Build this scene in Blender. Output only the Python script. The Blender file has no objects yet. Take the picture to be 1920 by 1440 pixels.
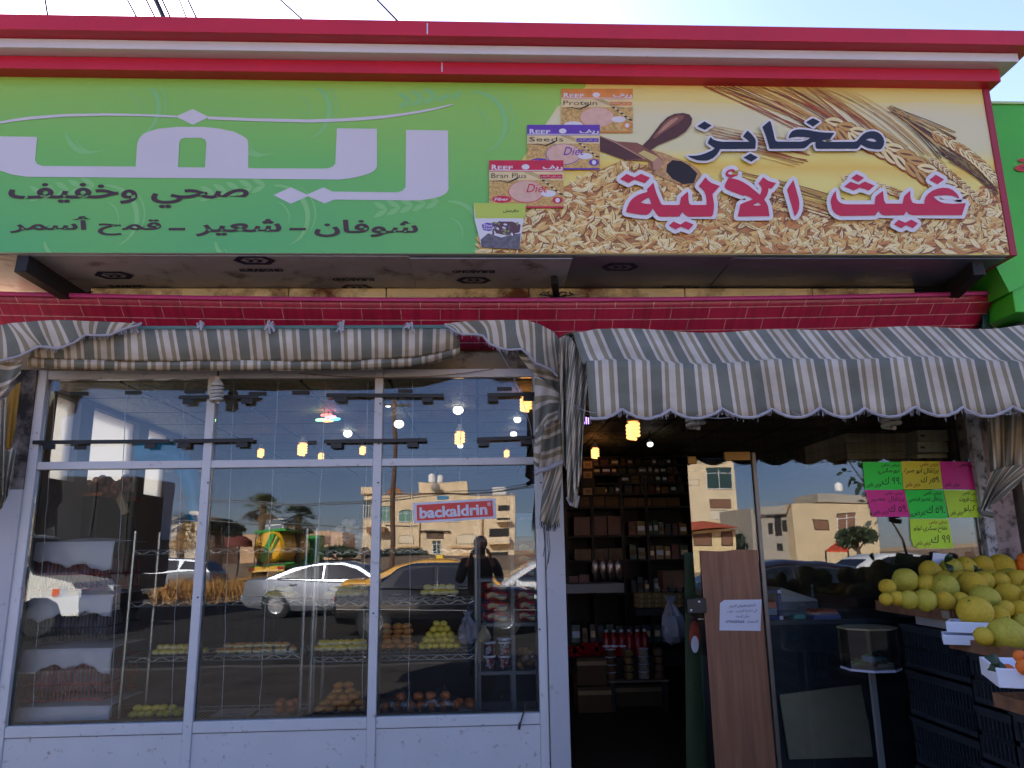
import bpy, math, random
from mathutils import Vector, Matrix
S = bpy.context.scene
COL = S.collection
R = math.radians
random.seed(7)
rnd = random.uniform

# ---------------------------------------------------------------- camera
FPX = 1414.0
CAM = Vector((0.0, -5.0, 1.55))
_p, _y, _r = R(12.47), R(2.7), R(-0.907)
FWD = Vector((math.sin(_y)*math.cos(_p), math.cos(_y)*math.cos(_p), math.sin(_p)))
_rt = Vector((math.cos(_y), -math.sin(_y), 0)); _up = _rt.cross(FWD)
RT = math.cos(_r)*_rt + math.sin(_r)*_up
UP = -math.sin(_r)*_rt + math.cos(_r)*_up
cd = bpy.data.cameras.new('camera'); cam = bpy.data.objects.new('camera', cd); COL.objects.link(cam)
cam.matrix_world = Matrix(((RT.x, UP.x, -FWD.x, CAM.x), (RT.y, UP.y, -FWD.y, CAM.y), (RT.z, UP.z, -FWD.z, CAM.z), (0, 0, 0, 1)))
cd.sensor_fit = 'HORIZONTAL'; cd.sensor_width = 36.0; cd.lens = FPX/1920*36.0
cd.clip_start = 0.02; cd.clip_end = 3000
S.camera = cam

# ---------------------------------------------------------------- light
SUN_EL, SUN_AZ = R(31), R(-28)          # azimuth from +Y, negative is towards -X
w = bpy.data.worlds.new('World'); S.world = w; w.use_nodes = True
nt = w.node_tree; nt.nodes.clear()
sky = nt.nodes.new('ShaderNodeTexSky'); sky.sky_type = 'NISHITA'; sky.sun_disc = False
sky.sun_elevation = SUN_EL; sky.sun_rotation = SUN_AZ
sky.air_density = 1.0; sky.dust_density = .4; sky.altitude = 1000; sky.ozone_density = 1.0
bg = nt.nodes.new('ShaderNodeBackground'); bg.inputs['Strength'].default_value = 0.055
wo = nt.nodes.new('ShaderNodeOutputWorld')
# added sky gain: brighter towards the sun, darker bluish cloud tone low opposite
wtc = nt.nodes.new('ShaderNodeTexCoord'); wse = nt.nodes.new('ShaderNodeSeparateXYZ'); nt.links.new(wtc.outputs['Generated'], wse.inputs[0])
wno = nt.nodes.new('ShaderNodeTexNoise'); wno.inputs['Scale'].default_value = 3.0; wno.inputs['Detail'].default_value = 6
wmp = nt.nodes.new('ShaderNodeMapping'); wmp.inputs['Scale'].default_value = (1, 1, 3.2); nt.links.new(wtc.outputs['Generated'], wmp.inputs[0]); nt.links.new(wmp.outputs[0], wno.inputs[0])
def wmap(sock, a, b, c, d):
    k = nt.nodes.new('ShaderNodeMapRange'); k.interpolation_type = 'SMOOTHSTEP'
    for i, v in zip((1, 2, 3, 4), (a, b, c, d)): k.inputs[i].default_value = v
    nt.links.new(sock, k.inputs[0]); return k.outputs[0]
def wmul(a, b):
    k = nt.nodes.new('ShaderNodeMath'); k.operation = 'MULTIPLY'; nt.links.new(a, k.inputs[0]); nt.links.new(b, k.inputs[1]); return k.outputs[0]
back = wmap(wse.outputs[1], .1, -.5, 0, 1); low = wmap(wse.outputs[2], .75, .25, 0, 1)
bank = wmul(wmul(back, low), wmap(wno.outputs[0], .25, .6, .75, 1))
front = wmul(wmap(wse.outputs[1], .1, .75, 0, 1), wmap(wse.outputs[0], .42, -.42, .06, 1))
m1 = nt.nodes.new('ShaderNodeMixRGB'); m1.inputs[1].default_value = (1, .89, .98, 1); m1.inputs[2].default_value = (.33, .36, .52, 1); nt.links.new(bank, m1.inputs[0])
m2 = nt.nodes.new('ShaderNodeMixRGB'); m2.inputs[1].default_value = (1, 1, 1, 1); m2.inputs[2].default_value = (3.1, 2.6, 2.25, 1); nt.links.new(front, m2.inputs[0])
m3 = nt.nodes.new('ShaderNodeMixRGB'); m3.blend_type = 'MULTIPLY'; m3.inputs[0].default_value = 1; nt.links.new(sky.outputs[0], m3.inputs[1]); nt.links.new(m1.outputs[0], m3.inputs[2])
m4 = nt.nodes.new('ShaderNodeMixRGB'); m4.blend_type = 'MULTIPLY'; m4.inputs[0].default_value = 1; nt.links.new(m3.outputs[0], m4.inputs[1]); nt.links.new(m2.outputs[0], m4.inputs[2])
nt.links.new(m4.outputs[0], bg.inputs[0]); nt.links.new(bg.outputs[0], wo.inputs[0])
ld = bpy.data.lights.new('sun', 'SUN'); ld.energy = 3.0; ld.angle = R(0.53); ld.color = (1.0, 0.95, 0.88)
sun = bpy.data.objects.new('sun', ld); COL.objects.link(sun)
SD = Vector((math.sin(SUN_AZ)*math.cos(SUN_EL), math.cos(SUN_AZ)*math.cos(SUN_EL), math.sin(SUN_EL)))
sun.rotation_euler = SD.to_track_quat('Z', 'Y').to_euler(); sun.location = (-8, 10, 20)
S.view_settings.view_transform = 'Standard'; S.view_settings.look = 'None'
S.view_settings.gamma = 1.0; S.view_settings.exposure = 3.0
S.cycles.max_bounces = 8; S.cycles.transparent_max_bounces = 16; S.cycles.diffuse_bounces = 4
S.cycles.glossy_bounces = 4; S.cycles.transmission_bounces = 6
S.cycles.caustics_reflective = False; S.cycles.caustics_refractive = False
S.cycles.sample_clamp_indirect = 4.0

# ---------------------------------------------------------------- helpers
def ray(px, py): return RT*((px-960)/FPX) - UP*((py-720)/FPX) + FWD
def at(px, py, Y=0.0):
    d = ray(px, py); return CAM + d*((Y-CAM.y)/d.y)
def atz(px, py, z):
    d = ray(px, py); return CAM + d*((z-CAM.z)/d.z)
def seen(px, py, Y):
    """point at depth Y in the street whose reflection in the shop glass shows at that pixel"""
    p = at(px, py, -Y); return Vector((p.x, Y, p.z))
def lin(c):
    def f(u):
        u /= 255.0
        return u/12.92 if u <= .04045 else ((u+.055)/1.055)**2.4
    return (f(c[0]), f(c[1]), f(c[2]), 1)

MATS = {}
def M(name, col, rough=.6, metal=0., var=0., scale=4., bump=0., bscale=40., spec=.5, dirt=None, emit=0., sheen=0., trans=0., alpha=1.):
    """principled material; var = noise variation of the colour, dirt = (colour, amount, scale)"""
    if name in MATS: return MATS[name]
    m = bpy.data.materials.new(name); m.use_nodes = True
    n = m.node_tree.nodes; l = m.node_tree.links; b = n['Principled BSDF']
    c = lin(col) if max(col) > 1.5 else (*col[:3], 1)
    b.inputs['Roughness'].default_value = rough; b.inputs['Metallic'].default_value = metal
    b.inputs['Specular IOR Level'].default_value = spec
    b.inputs['Base Color'].default_value = c
    if emit:
        b.inputs['Emission Color'].default_value = c; b.inputs['Emission Strength'].default_value = emit
    if trans: b.inputs['Transmission Weight'].default_value = trans
    if alpha < 1: b.inputs['Alpha'].default_value = alpha
    src = None
    if var or dirt or bump:
        tc = n.new('ShaderNodeTexCoord')
    if var:
        t = n.new('ShaderNodeTexNoise'); t.inputs['Scale'].default_value = scale; t.inputs['Detail'].default_value = 6
        l.new(tc.outputs['Object'], t.inputs['Vector'])
        r = n.new('ShaderNodeValToRGB'); r.color_ramp.elements[0].position = .3; r.color_ramp.elements[1].position = .7
        r.color_ramp.elements[0].color = tuple(x*(1-var) for x in c[:3])+(1,)
        r.color_ramp.elements[1].color = tuple(min(1, x*(1+var)) for x in c[:3])+(1,)
        l.new(t.outputs['Fac'], r.inputs[0]); src = r.outputs[0]
    if dirt:
        t = n.new('ShaderNodeTexNoise'); t.inputs['Scale'].default_value = dirt[2]; t.inputs['Detail'].default_value = 9; t.inputs['Roughness'].default_value = .65
        l.new(tc.outputs['Object'], t.inputs['Vector'])
        r = n.new('ShaderNodeValToRGB'); r.color_ramp.elements[0].position = .62-dirt[1]*.25; r.color_ramp.elements[1].position = .72-dirt[1]*.15
        l.new(t.outputs['Fac'], r.inputs[0])
        x = n.new('ShaderNodeMixRGB'); l.new(r.outputs[0], x.inputs[0])
        if src: l.new(src, x.inputs[1])
        else: x.inputs[1].default_value = c
        x.inputs[2].default_value = lin(dirt[0]); src = x.outputs[0]
    if src: l.new(src, b.inputs['Base Color'])
    if bump:
        t = n.new('ShaderNodeTexNoise'); t.inputs['Scale'].default_value = bscale; t.inputs['Detail'].default_value = 5
        l.new(tc.outputs['Object'], t.inputs['Vector'])
        bp = n.new('ShaderNodeBump'); bp.inputs['Strength'].default_value = bump; bp.inputs['Distance'].default_value = .02
        l.new(t.outputs['Fac'], bp.inputs['Height']); l.new(bp.outputs[0], b.inputs['Normal'])
    MATS[name] = m
    return m
def node_mat(name):
    m = bpy.data.materials.new(name); m.use_nodes = True; MATS[name] = m
    return m, m.node_tree.nodes, m.node_tree.links, m.node_tree.nodes['Principled BSDF']

class MB:
    """collects shapes into one mesh"""
    def __init__(s): s.v = []; s.f = []; s.m = []; s.uv = []
    def add(s, vs, fs, mi=0, uvs=None):
        o = len(s.v); s.v += [Vector(v) for v in vs]
        for k, f in enumerate(fs):
            s.f.append([i+o for i in f]); s.m.append(mi); s.uv.append(uvs[k] if uvs else None)
        return s
    def box(s, a, b, mi=0):
        x0, y0, z0 = a; x1, y1, z1 = b
        vs = [(x0,y0,z0),(x1,y0,z0),(x1,y1,z0),(x0,y1,z0),(x0,y0,z1),(x1,y0,z1),(x1,y1,z1),(x0,y1,z1)]
        return s.add(vs, [(0,3,2,1),(4,5,6,7),(0,1,5,4),(1,2,6,5),(2,3,7,6),(3,0,4,7)], mi)
    def hexa(s, p, q, mi=0):
        """solid between two quads p and q"""
        return s.add(list(p)+list(q), [(3,2,1,0),(4,5,6,7),(0,1,5,4),(1,2,6,5),(2,3,7,6),(3,0,4,7)], mi)
    def bar(s, a, b, w, h, mi=0, up=(0,0,1)):
        a = Vector(a); b = Vector(b); d = (b-a).normalized(); u = Vector(up)
        x = d.cross(u)
        if x.length < 1e-4: x = d.cross(Vector((0,1,0)))
        x.normalize(); u = x.cross(d)
        q = [x*w/2*i+u*h/2*j for i, j in ((-1,-1),(1,-1),(1,1),(-1,1))]
        return s.hexa([a+k for k in q], [b+k for k in q], mi)
    def prism(s, poly, ext, mi=0):
        n = len(poly); e = Vector(ext); p = [Vector(v) for v in poly]
        vs = p+[v+e for v in p]
        fs = [tuple(range(n-1,-1,-1)), tuple(range(n,2*n))]+[(i,(i+1)%n,n+(i+1)%n,n+i) for i in range(n)]
        return s.add(vs, fs, mi)
    def tube(s, pts, r, n=6, mi=0):
        pts = [Vector(p) for p in pts]; k = len(pts)
        rs = r if isinstance(r, (list, tuple)) else [r]*k
        vs = []; ref = None
        for i, p in enumerate(pts):
            d = (pts[min(i+1,k-1)]-pts[max(i-1,0)]).normalized()
            if ref is None:
                ref = d.orthogonal().normalized()
            ref = (ref-d*ref.dot(d))
            if ref.length < 1e-6: ref = d.orthogonal()
            ref.normalize(); o = d.cross(ref)
            for j in range(n):
                a = 2*math.pi*j/n; vs.append(p+(ref*math.cos(a)+o*math.sin(a))*rs[i])
        fs = [(i*n+j, i*n+(j+1)%n, (i+1)*n+(j+1)%n, (i+1)*n+j) for i in range(k-1) for j in range(n)]
        fs += [tuple(range(n-1,-1,-1)), tuple(range((k-1)*n, k*n))]
        return s.add(vs, fs, mi)
    def ball(s, c, r, nu=12, nv=8, mi=0, rot=None, fn=None):
        c = Vector(c); r = r if isinstance(r, (list, tuple)) else (r, r, r)
        vs = []
        def P(th, ph):
            d = Vector((math.sin(th)*math.cos(ph), math.sin(th)*math.sin(ph), math.cos(th)))
            k = fn(d) if fn else 1
            q = Vector((d.x*r[0], d.y*r[1], d.z*r[2]))*k
            if rot: q = rot @ q
            return c+q
        vs.append(P(0,0))
        for i in range(1, nv):
            for j in range(nu): vs.append(P(math.pi*i/nv, 2*math.pi*j/nu))
        vs.append(P(math.pi,0)); L = len(vs)-1
        fs = [(0,1+j,1+(j+1)%nu) for j in range(nu)]
        for i in range(nv-2):
            for j in range(nu):
                a = 1+i*nu; fs.append((a+j, a+nu+j, a+nu+(j+1)%nu, a+(j+1)%nu))
        a = 1+(nv-2)*nu
        fs += [(L, a+(j+1)%nu, a+j) for j in range(nu)]
        return s.add(vs, fs, mi)
    def lathe(s, c, prof, n=16, mi=0, axis='Z'):
        c = Vector(c); vs = []
        for (r, h) in prof:
            for j in range(n):
                a = 2*math.pi*j/n; x, y = r*math.cos(a), r*math.sin(a)
                vs.append(c+(Vector((x,y,h)) if axis == 'Z' else Vector((x,h,y)) if axis == 'Y' else Vector((h,x,y))))
        k = len(prof)
        fs = [(i*n+j, i*n+(j+1)%n, (i+1)*n+(j+1)%n, (i+1)*n+j) for i in range(k-1) for j in range(n)]
        fs += [tuple(range(n-1,-1,-1)), tuple(range((k-1)*n, k*n))]
        return s.add(vs, fs, mi)
    def grid(s, fn, nu, nv, mi=0, uvfn=None):
        vs = [fn(i/nu, j/nv) for j in range(nv+1) for i in range(nu+1)]
        fs = []; uvs = []
        for j in range(nv):
            for i in range(nu):
                a = j*(nu+1)+i; fs.append((a, a+1, a+nu+2, a+nu+1))
                if uvfn: uvs.append([uvfn(x/nu, y/nv) for x, y in ((i,j),(i+1,j),(i+1,j+1),(i,j+1))])
        return s.add(vs, fs, mi, uvs or None)
    def flat(s, vf, mp, mi=0):
        """2-D (verts, faces) mapped to 3-D by mp(u, v)"""
        return s.add([mp(p[0], p[1])+(Vector((0,-.0004*p[2],0)) if len(p) > 2 else Vector((0,0,0))) for p in vf[0]], vf[1], mi)
    def build(s, name, mats, parent=None, smooth=True, bevel=0., angle=35, thick=0., sub=0):
        me = bpy.data.meshes.new(name)
        mats = mats if isinstance(mats, (list, tuple)) else [mats]
        if parent is None:
            xs = [v.x for v in s.v]; ys = [v.y for v in s.v]; zs = [v.z for v in s.v]
            off = Vector(((min(xs)+max(xs))/2, (min(ys)+max(ys))/2, min(zs)))
        else:
            t = parent
            while t.parent: t = t.parent
            off = Vector(t.location)
        me.from_pydata([v-off for v in s.v], [], s.f)
        for m in mats: me.materials.append(m)
        me.polygons.foreach_set('material_index', s.m)
        if any(u is not None for u in s.uv):
            ul = me.uv_layers.new(name='UVMap'); k = 0
            for f, u in zip(s.f, s.uv):
                for q in range(len(f)):
                    ul.data[k].uv = u[q] if u else (0, 0); k += 1
        me.update()
        if smooth:
            me.polygons.foreach_set('use_smooth', [True]*len(me.polygons)); me.set_sharp_from_angle(angle=R(angle))
        o = bpy.data.objects.new(name, me); COL.objects.link(o)
        if parent is None: o.location = off
        else: o.parent = parent
        if thick:
            q = o.modifiers.new('thickness', 'SOLIDIFY'); q.thickness = thick; q.offset = 0
        if bevel:
            q = o.modifiers.new('bevel', 'BEVEL'); q.width = bevel; q.segments = 2; q.limit_method = 'ANGLE'
        if sub:
            q = o.modifiers.new('subdivision', 'SUBSURF'); q.levels = sub; q.render_levels = sub
        return o

def tag(o, label=None, cat=None, group=None, kind=None):
    if label: o['label'] = label
    if cat: o['category'] = cat
    if group: o['group'] = group
    if kind: o['kind'] = kind
    return o
def thing(name, label, cat, loc=(0,0,0), group=None, rz=0):
    o = bpy.data.objects.new(name, None); COL.objects.link(o); o.empty_display_size = .1
    o.location = Vector(loc); o.rotation_euler.z = rz
    return tag(o, label, cat, group)
def copy_tree(o, parent=None):
    c = o.copy(); COL.objects.link(c); c.parent = parent
    for ch in list(o.children): copy_tree(ch, c)
    return c

# ---- lettering
_AR = {'ا':(0xFE8D,2),'أ':(0xFE83,2),'آ':(0xFE81,2),'ب':(0xFE8F,4),'ة':(0xFE93,2),'ت':(0xFE95,4),'ث':(0xFE99,4),'ج':(0xFE9D,4),'ح':(0xFEA1,4),
 'خ':(0xFEA5,4),'د':(0xFEA9,2),'ذ':(0xFEAB,2),'ر':(0xFEAD,2),'ز':(0xFEAF,2),'س':(0xFEB1,4),'ش':(0xFEB5,4),'ص':(0xFEB9,4),'ض':(0xFEBD,4),'ط':(0xFEC1,4),
 'ع':(0xFEC9,4),'غ':(0xFECD,4),'ف':(0xFED1,4),'ق':(0xFED5,4),'ك':(0xFED9,4),'ل':(0xFEDD,4),'م':(0xFEE1,4),'ن':(0xFEE5,4),'ه':(0xFEE9,4),'و':(0xFEED,2),'ى':(0xFEEF,2),'ي':(0xFEF1,4)}
def arabic(t):
    t = t.replace('لأ', '\x01').replace('لا', '\x02'); out = []
    A = dict(_AR); A['\x01'] = (0xFEF7,2); A['\x02'] = (0xFEFB,2)
    for i, ch in enumerate(t):
        if ch not in A: out.append(ch); continue
        base, n = A[ch]
        pj = i > 0 and t[i-1] in A and A[t[i-1]][1] == 4
        nj = n == 4 and i+1 < len(t) and t[i+1] in A
        out.append(chr(base + (3 if pj and nj else 2 if nj else 1 if pj else 0)))
    res = []; num = []
    for ch in reversed(out):
        if ch.isdigit() or ch in '.٫': num.insert(0, ch)
        else: res += num; num = []; res.append(ch)
    return ''.join(res+num)
_TC = {}
def txt(s, bold=0., res=2, shear=0.):
    """2-D filled lettering scaled to a unit box"""
    key = (s, bold, res, shear)
    if key in _TC: return _TC[key]
    c = bpy.data.curves.new('lettering', 'FONT'); c.body = s; c.resolution_u = res; c.offset = bold; c.shear = shear; c.fill_mode = 'FRONT'
    o = bpy.data.objects.new('lettering', c); COL.objects.link(o)
    bpy.context.view_layer.update()
    dg = bpy.context.evaluated_depsgraph_get(); me = bpy.data.meshes.new_from_object(o.evaluated_get(dg))
    vs = [(v.co.x, v.co.y) for v in me.vertices]; fs = [tuple(p.vertices) for p in me.polygons]
    bpy.data.objects.remove(o); bpy.data.curves.remove(c); bpy.data.meshes.remove(me)
    if vs:
        x0 = min(v[0] for v in vs); x1 = max(v[0] for v in vs); y0 = min(v[1] for v in vs); y1 = max(v[1] for v in vs)
        par = list(range(len(vs)))
        def find(i):
            while par[i] != i: par[i] = par[par[i]]; i = par[i]
            return i
        for f in fs:
            for i in f[1:]: par[find(i)] = find(f[0])
        ids = {}
        vs = [((x-x0)/max(1e-6, x1-x0), (y-y0)/max(1e-6, y1-y0), ids.setdefault(find(i), len(ids)) % 5) for i, (x, y) in enumerate(vs)]
    _TC[key] = (vs, fs); return _TC[key]
def fill(loops, offset=0.):
    """2-D filled outline (holes allowed), grown by offset"""
    c = bpy.data.curves.new('outline', 'CURVE'); c.dimensions = '2D'; c.fill_mode = 'BOTH'; c.offset = offset
    for lp in loops:
        sp = c.splines.new('POLY'); sp.points.add(len(lp)-1); sp.use_cyclic_u = True
        for p, q in zip(sp.points, lp): p.co = (q[0], q[1], 0, 1)
    o = bpy.data.objects.new('outline', c); COL.objects.link(o); bpy.context.view_layer.update()
    dg = bpy.context.evaluated_depsgraph_get(); me = bpy.data.meshes.new_from_object(o.evaluated_get(dg))
    r = ([(v.co.x, v.co.y) for v in me.vertices], [tuple(p.vertices) for p in me.polygons])
    bpy.data.objects.remove(o); bpy.data.curves.remove(c); bpy.data.meshes.remove(me)
    return r
def grow(lp, d):
    """outline pushed outwards by d, corners rounded"""
    a = sum(lp[i][0]*lp[(i+1)%len(lp)][1]-lp[(i+1)%len(lp)][0]*lp[i][1] for i in range(len(lp)))
    sg = 1 if a > 0 else -1; out = []; n = len(lp)
    for i in range(n):
        p0 = Vector(lp[i-1]); p = Vector(lp[i]); p1 = Vector(lp[(i+1)%n])
        e0 = (p-p0).normalized(); e1 = (p1-p).normalized()
        n0 = Vector((e0.y, -e0.x))*sg; n1 = Vector((e1.y, -e1.x))*sg
        cr = (e0.x*e1.y-e0.y*e1.x)*sg
        if cr > .3:      # convex: round it
            for k in (0, .5, 1):
                q = n0.lerp(n1, k)
                if q.length < .05: q = e0
                q.normalize(); out.append(tuple(p+q*d))
        else:
            q = n0+n1
            if q.length < .1: out.append(tuple(p)); continue
            q = q.normalized(); out.append(tuple(p+q*d/max(.5, q.dot(n0))))
    return out

# ---- common materials
def glass_mat(name, tint, refl, rough=0.):
    m = bpy.data.materials.new(name); m.use_nodes = True; n = m.node_tree.nodes; l = m.node_tree.links; n.clear()
    t = n.new('ShaderNodeBsdfTransparent'); t.inputs[0].default_value = tint
    g = n.new('ShaderNodeBsdfGlossy'); g.inputs['Roughness'].default_value = rough; g.inputs[0].default_value = (.95,.97,1,1)
    lw = n.new('ShaderNodeFresnel'); lw.inputs[0].default_value = 1.5
    mt = n.new('ShaderNodeMath'); mt.operation = 'MULTIPLY_ADD'; mt.inputs[1].default_value = 1.0; mt.inputs[2].default_value = refl; mt.use_clamp = True
    mx = n.new('ShaderNodeMixShader'); o = n.new('ShaderNodeOutputMaterial')
    l.new(lw.outputs[0], mt.inputs[0]); l.new(mt.outputs[0], mx.inputs[0]); l.new(t.outputs[0], mx.inputs[1]); l.new(g.outputs[0], mx.inputs[2]); l.new(mx.outputs[0], o.inputs[0])
    # panes are never quite flat or clean: slow ripple, faint dusty smears
    tc = n.new('ShaderNodeTexCoord'); no = n.new('ShaderNodeTexNoise'); no.inputs['Scale'].default_value = 1.6; no.inputs['Detail'].default_value = 1
    bp = n.new('ShaderNodeBump'); bp.inputs['Strength'].default_value = .5; bp.inputs['Distance'].default_value = .003
    l.new(tc.outputs['Object'], no.inputs[0]); l.new(no.outputs[0], bp.inputs['Height']); l.new(bp.outputs[0], g.inputs['Normal'])
    n2 = n.new('ShaderNodeTexNoise'); n2.inputs['Scale'].default_value = 2.2; n2.inputs['Detail'].default_value = 9; n2.inputs['Roughness'].default_value = .7
    mp = n.new('ShaderNodeMapping'); mp.inputs['Scale'].default_value = (2.2, 1, .8); l.new(tc.outputs['Object'], mp.inputs[0]); l.new(mp.outputs[0], n2.inputs[0])
    mr = n.new('ShaderNodeMapRange'); mr.inputs[1].default_value = .4; mr.inputs[2].default_value = .8; mr.inputs[3].default_value = .0; mr.inputs[4].default_value = .018; l.new(n2.outputs[0], mr.inputs[0])
    df = n.new('ShaderNodeBsdfDiffuse'); df.inputs[0].default_value = (.6,.58,.55,1); m2 = n.new('ShaderNodeMixShader')
    l.new(mr.outputs[0], m2.inputs[0]); l.new(mx.outputs[0], m2.inputs[1]); l.new(df.outputs[0], m2.inputs[2]); l.new(m2.outputs[0], o.inputs[0])
    MATS[name] = m; return m
GLASS = glass_mat('window_glass', (.96,.98,.97,1), .016)
CLEAR = glass_mat('clear_box_glass', (.95,.96,.95,1), -.02)
WHITE_AL = M('white_aluminium', (206,203,203), .42, var=.04, scale=3, dirt=((146,134,126),.05,20), spec=.4)
BLACK = M('black_plastic', (14,14,15), .45)
STEEL = M('chromed_steel', (170,172,172), .3, metal=.9)
DKSTEEL = M('dark_steel', (38,34,32), .6, metal=.3, var=.3, scale=8)
PAPER = M('white_paper', (215,213,225), .7)
CARD = M('brown_cardboard', (88,66,46), .85, var=.12, scale=6)
WOOD = M('raw_crate_wood', (120,82,56), .8, var=.35, scale=14, bump=.3, bscale=30)
FOAM = M('white_foam', (222,222,232), .7, bump=.1, bscale=90)
# ================================================================ SETTING
def struct(o): o['kind'] = 'structure'; return o
G0 = -.13
b = MB(); b.grid(lambda u,v: Vector((-700+1400*u, -900+1100*v, G0)), 2, 2)
struct(b.build('ground', M('dry_ground', (176,146,108), .95, var=.22, scale=.6, dirt=((120,98,70),.4,.25))))
b = MB(); b.grid(lambda u,v: Vector((-200+400*u, -24+17.4*v, G0+.004)), 2, 2)
struct(b.build('road', M('asphalt', (.034,.031,.029), .9, var=.25, scale=1.2, bump=.25, bscale=60, spec=.1, dirt=((60,55,50),.1,1.7))))
b = MB(); b.box((-200,-6.6,G0+.002),(200,-6.42,.004)); 
struct(b.build('kerb', M('kerb_stone', (74,70,66), .85, var=.12, scale=5)))
b = MB(); b.box((-200,-6.42,G0+.002),(200,-.02,0))
struct(b.build('pavement', M('paving', (66,61,57), .9, var=.16, scale=2.2, spec=.1, dirt=((50,46,42),.35,3))))
b = MB(); b.box((-200,-24.3,G0+.002),(200,-24.0,.02))
struct(b.build('kerb', MATS['kerb_stone']))

# ---------------------------------------------------------------- the shop building
bl = thing('shop_building', 'single storey bakery shop building with dark interior behind the white window frames', 'building', (0,3,0))
PLASTER = M('white_plaster', (186,182,184), .8, var=.05, scale=2, dirt=((140,126,112),.02,9))
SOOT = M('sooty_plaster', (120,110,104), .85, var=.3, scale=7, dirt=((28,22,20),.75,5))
INNER = M('interior_wall', (52,42,34), .85, var=.1, scale=2)
XL = -2.9
def ylw(px, py):
    p = at(px, py, 0); return 5*(XL/p.x)-5
# translucent white sheets in the side windows
m, n, l, bs = node_mat('frosted_sheet'); n.remove(bs)
d = n.new('ShaderNodeBsdfDiffuse'); t = n.new('ShaderNodeBsdfTranslucent'); mx = n.new('ShaderNodeMixShader')
d.inputs[0].default_value = (.7,.69,.68,1); t.inputs[0].default_value = (.62,.61,.59,1); mx.inputs[0].default_value = .62
l.new(d.outputs[0], mx.inputs[1]); l.new(t.outputs[0], mx.inputs[2]); l.new(mx.outputs[0], n['Material Output'].inputs[0])
ed = [ylw(104,780), ylw(152,780), ylw(176,780), ylw(264,780), ylw(282,780), ylw(325,780), ylw(336,780), ylw(362,780)]
zb, zt = 2.08, 2.66
b = MB(); b.box((XL-.12,.08,0),(XL,6.5,zb)); b.box((XL-.12,.08,zt),(XL,6.5,3.0))
for a0, a1 in ((.08,ed[0]),(ed[1],ed[2]),(ed[3],ed[4]),(ed[5],ed[6]),(ed[7],6.5)): b.box((XL-.12,a0,zb),(XL,a1,zt))
b.build('side_wall', M('side_wall_paint', (120,112,106), .8, var=.15, scale=3), bl)
for k in range(4):
    q = MB(); q.box((XL-.07,ed[2*k]+.001,zb+.001),(XL-.05,ed[2*k+1]-.001,zt-.001)); q.build('window_pane', m, bl)
b = MB(); b.box((XL,6.4,0),(4.0,6.5,3.0)); b.build('back_wall', INNER, bl)
b = MB(); b.box((3.9,.4,0),(4.0,6.4,3.0)); b.build('side_wall', INNER, bl)
b = MB(); b.box((XL-.12,.0,3.0),(4.1,6.5,3.2)); b.build('roof', PLASTER, bl)
b = MB(); b.box((XL-.3,.02,2.76),(4.05,.07,3.0)); b.build('facade_wall', M('facade_beige', (150,128,96), .85, var=.2, scale=3, dirt=((84,52,30),.4,5)), bl)
b = MB(); b.box((XL-.3,.16,3.2),(4.05,.3,4.9)); b.build('parapet', PLASTER, bl)
# stamped ceiling tiles
m, n, l, bs = node_mat('ceiling_tiles')
tc = n.new('ShaderNodeTexCoord'); br = n.new('ShaderNodeTexBrick'); br.offset = 0
br.inputs['Scale'].default_value = 1; br.inputs['Brick Width'].default_value = .6; br.inputs['Row Height'].default_value = .6; br.inputs['Mortar Size'].default_value = .012
br.inputs['Color1'].default_value = lin((176,168,140)); br.inputs['Color2'].default_value = lin((168,160,134)); br.inputs['Mortar'].default_value = lin((40,36,30))
wv = n.new('ShaderNodeTexVoronoi'); wv.inputs['Scale'].default_value = 26
bp = n.new('ShaderNodeBump'); bp.inputs['Strength'].default_value = .5; bp.inputs['Distance'].default_value = .03
l.new(tc.outputs['Object'], br.inputs['Vector']); l.new(br.outputs[0], bs.inputs['Base Color']); l.new(tc.outputs['Object'], wv.inputs['Vector']); l.new(wv.outputs[0], bp.inputs['Height']); l.new(bp.outputs[0], bs.inputs['Normal'])
bs.inputs['Roughness'].default_value = .55
b = MB(); b.box((XL,.08,2.70),(3.9,6.4,2.73)); b.build('ceiling', m, bl)
b = MB(); b.box((XL,-.02,-.1),(3.9,6.4,.012)); b.build('floor', M('floor_tiles', (44,40,36), .45, var=.15, scale=3), bl)
b = MB(); b.box((.435,-.07,0),(.555,.12,2.76)); b.build('door_post', PLASTER, bl, bevel=.004)
b = MB(); b.box((XL-.16,-.05,0),(XL+.012,.075,1.98)); b.box((XL-.42,-.03,0),(XL-.16,.075,1.9)); b.build('pilaster', PLASTER, bl, bevel=.005)
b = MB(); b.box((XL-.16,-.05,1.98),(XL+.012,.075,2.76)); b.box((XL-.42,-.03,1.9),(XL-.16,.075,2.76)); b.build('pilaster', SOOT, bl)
WEATH = M('weathered_timber', (150,128,120), .85, var=.2, scale=8, dirt=((70,52,44),.5,12))
b = MB(); b.box((3.36,-.05,0),(3.43,.1,2.76)); b.build('door_post', M('chipped_white_paint', (176,172,168), .8, var=.15, scale=9, dirt=((60,48,40),.55,16)), bl)
b = MB(); b.box((3.43,-.03,0),(3.60,.12,2.76)); b.build('door_post', WEATH, bl)

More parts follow.
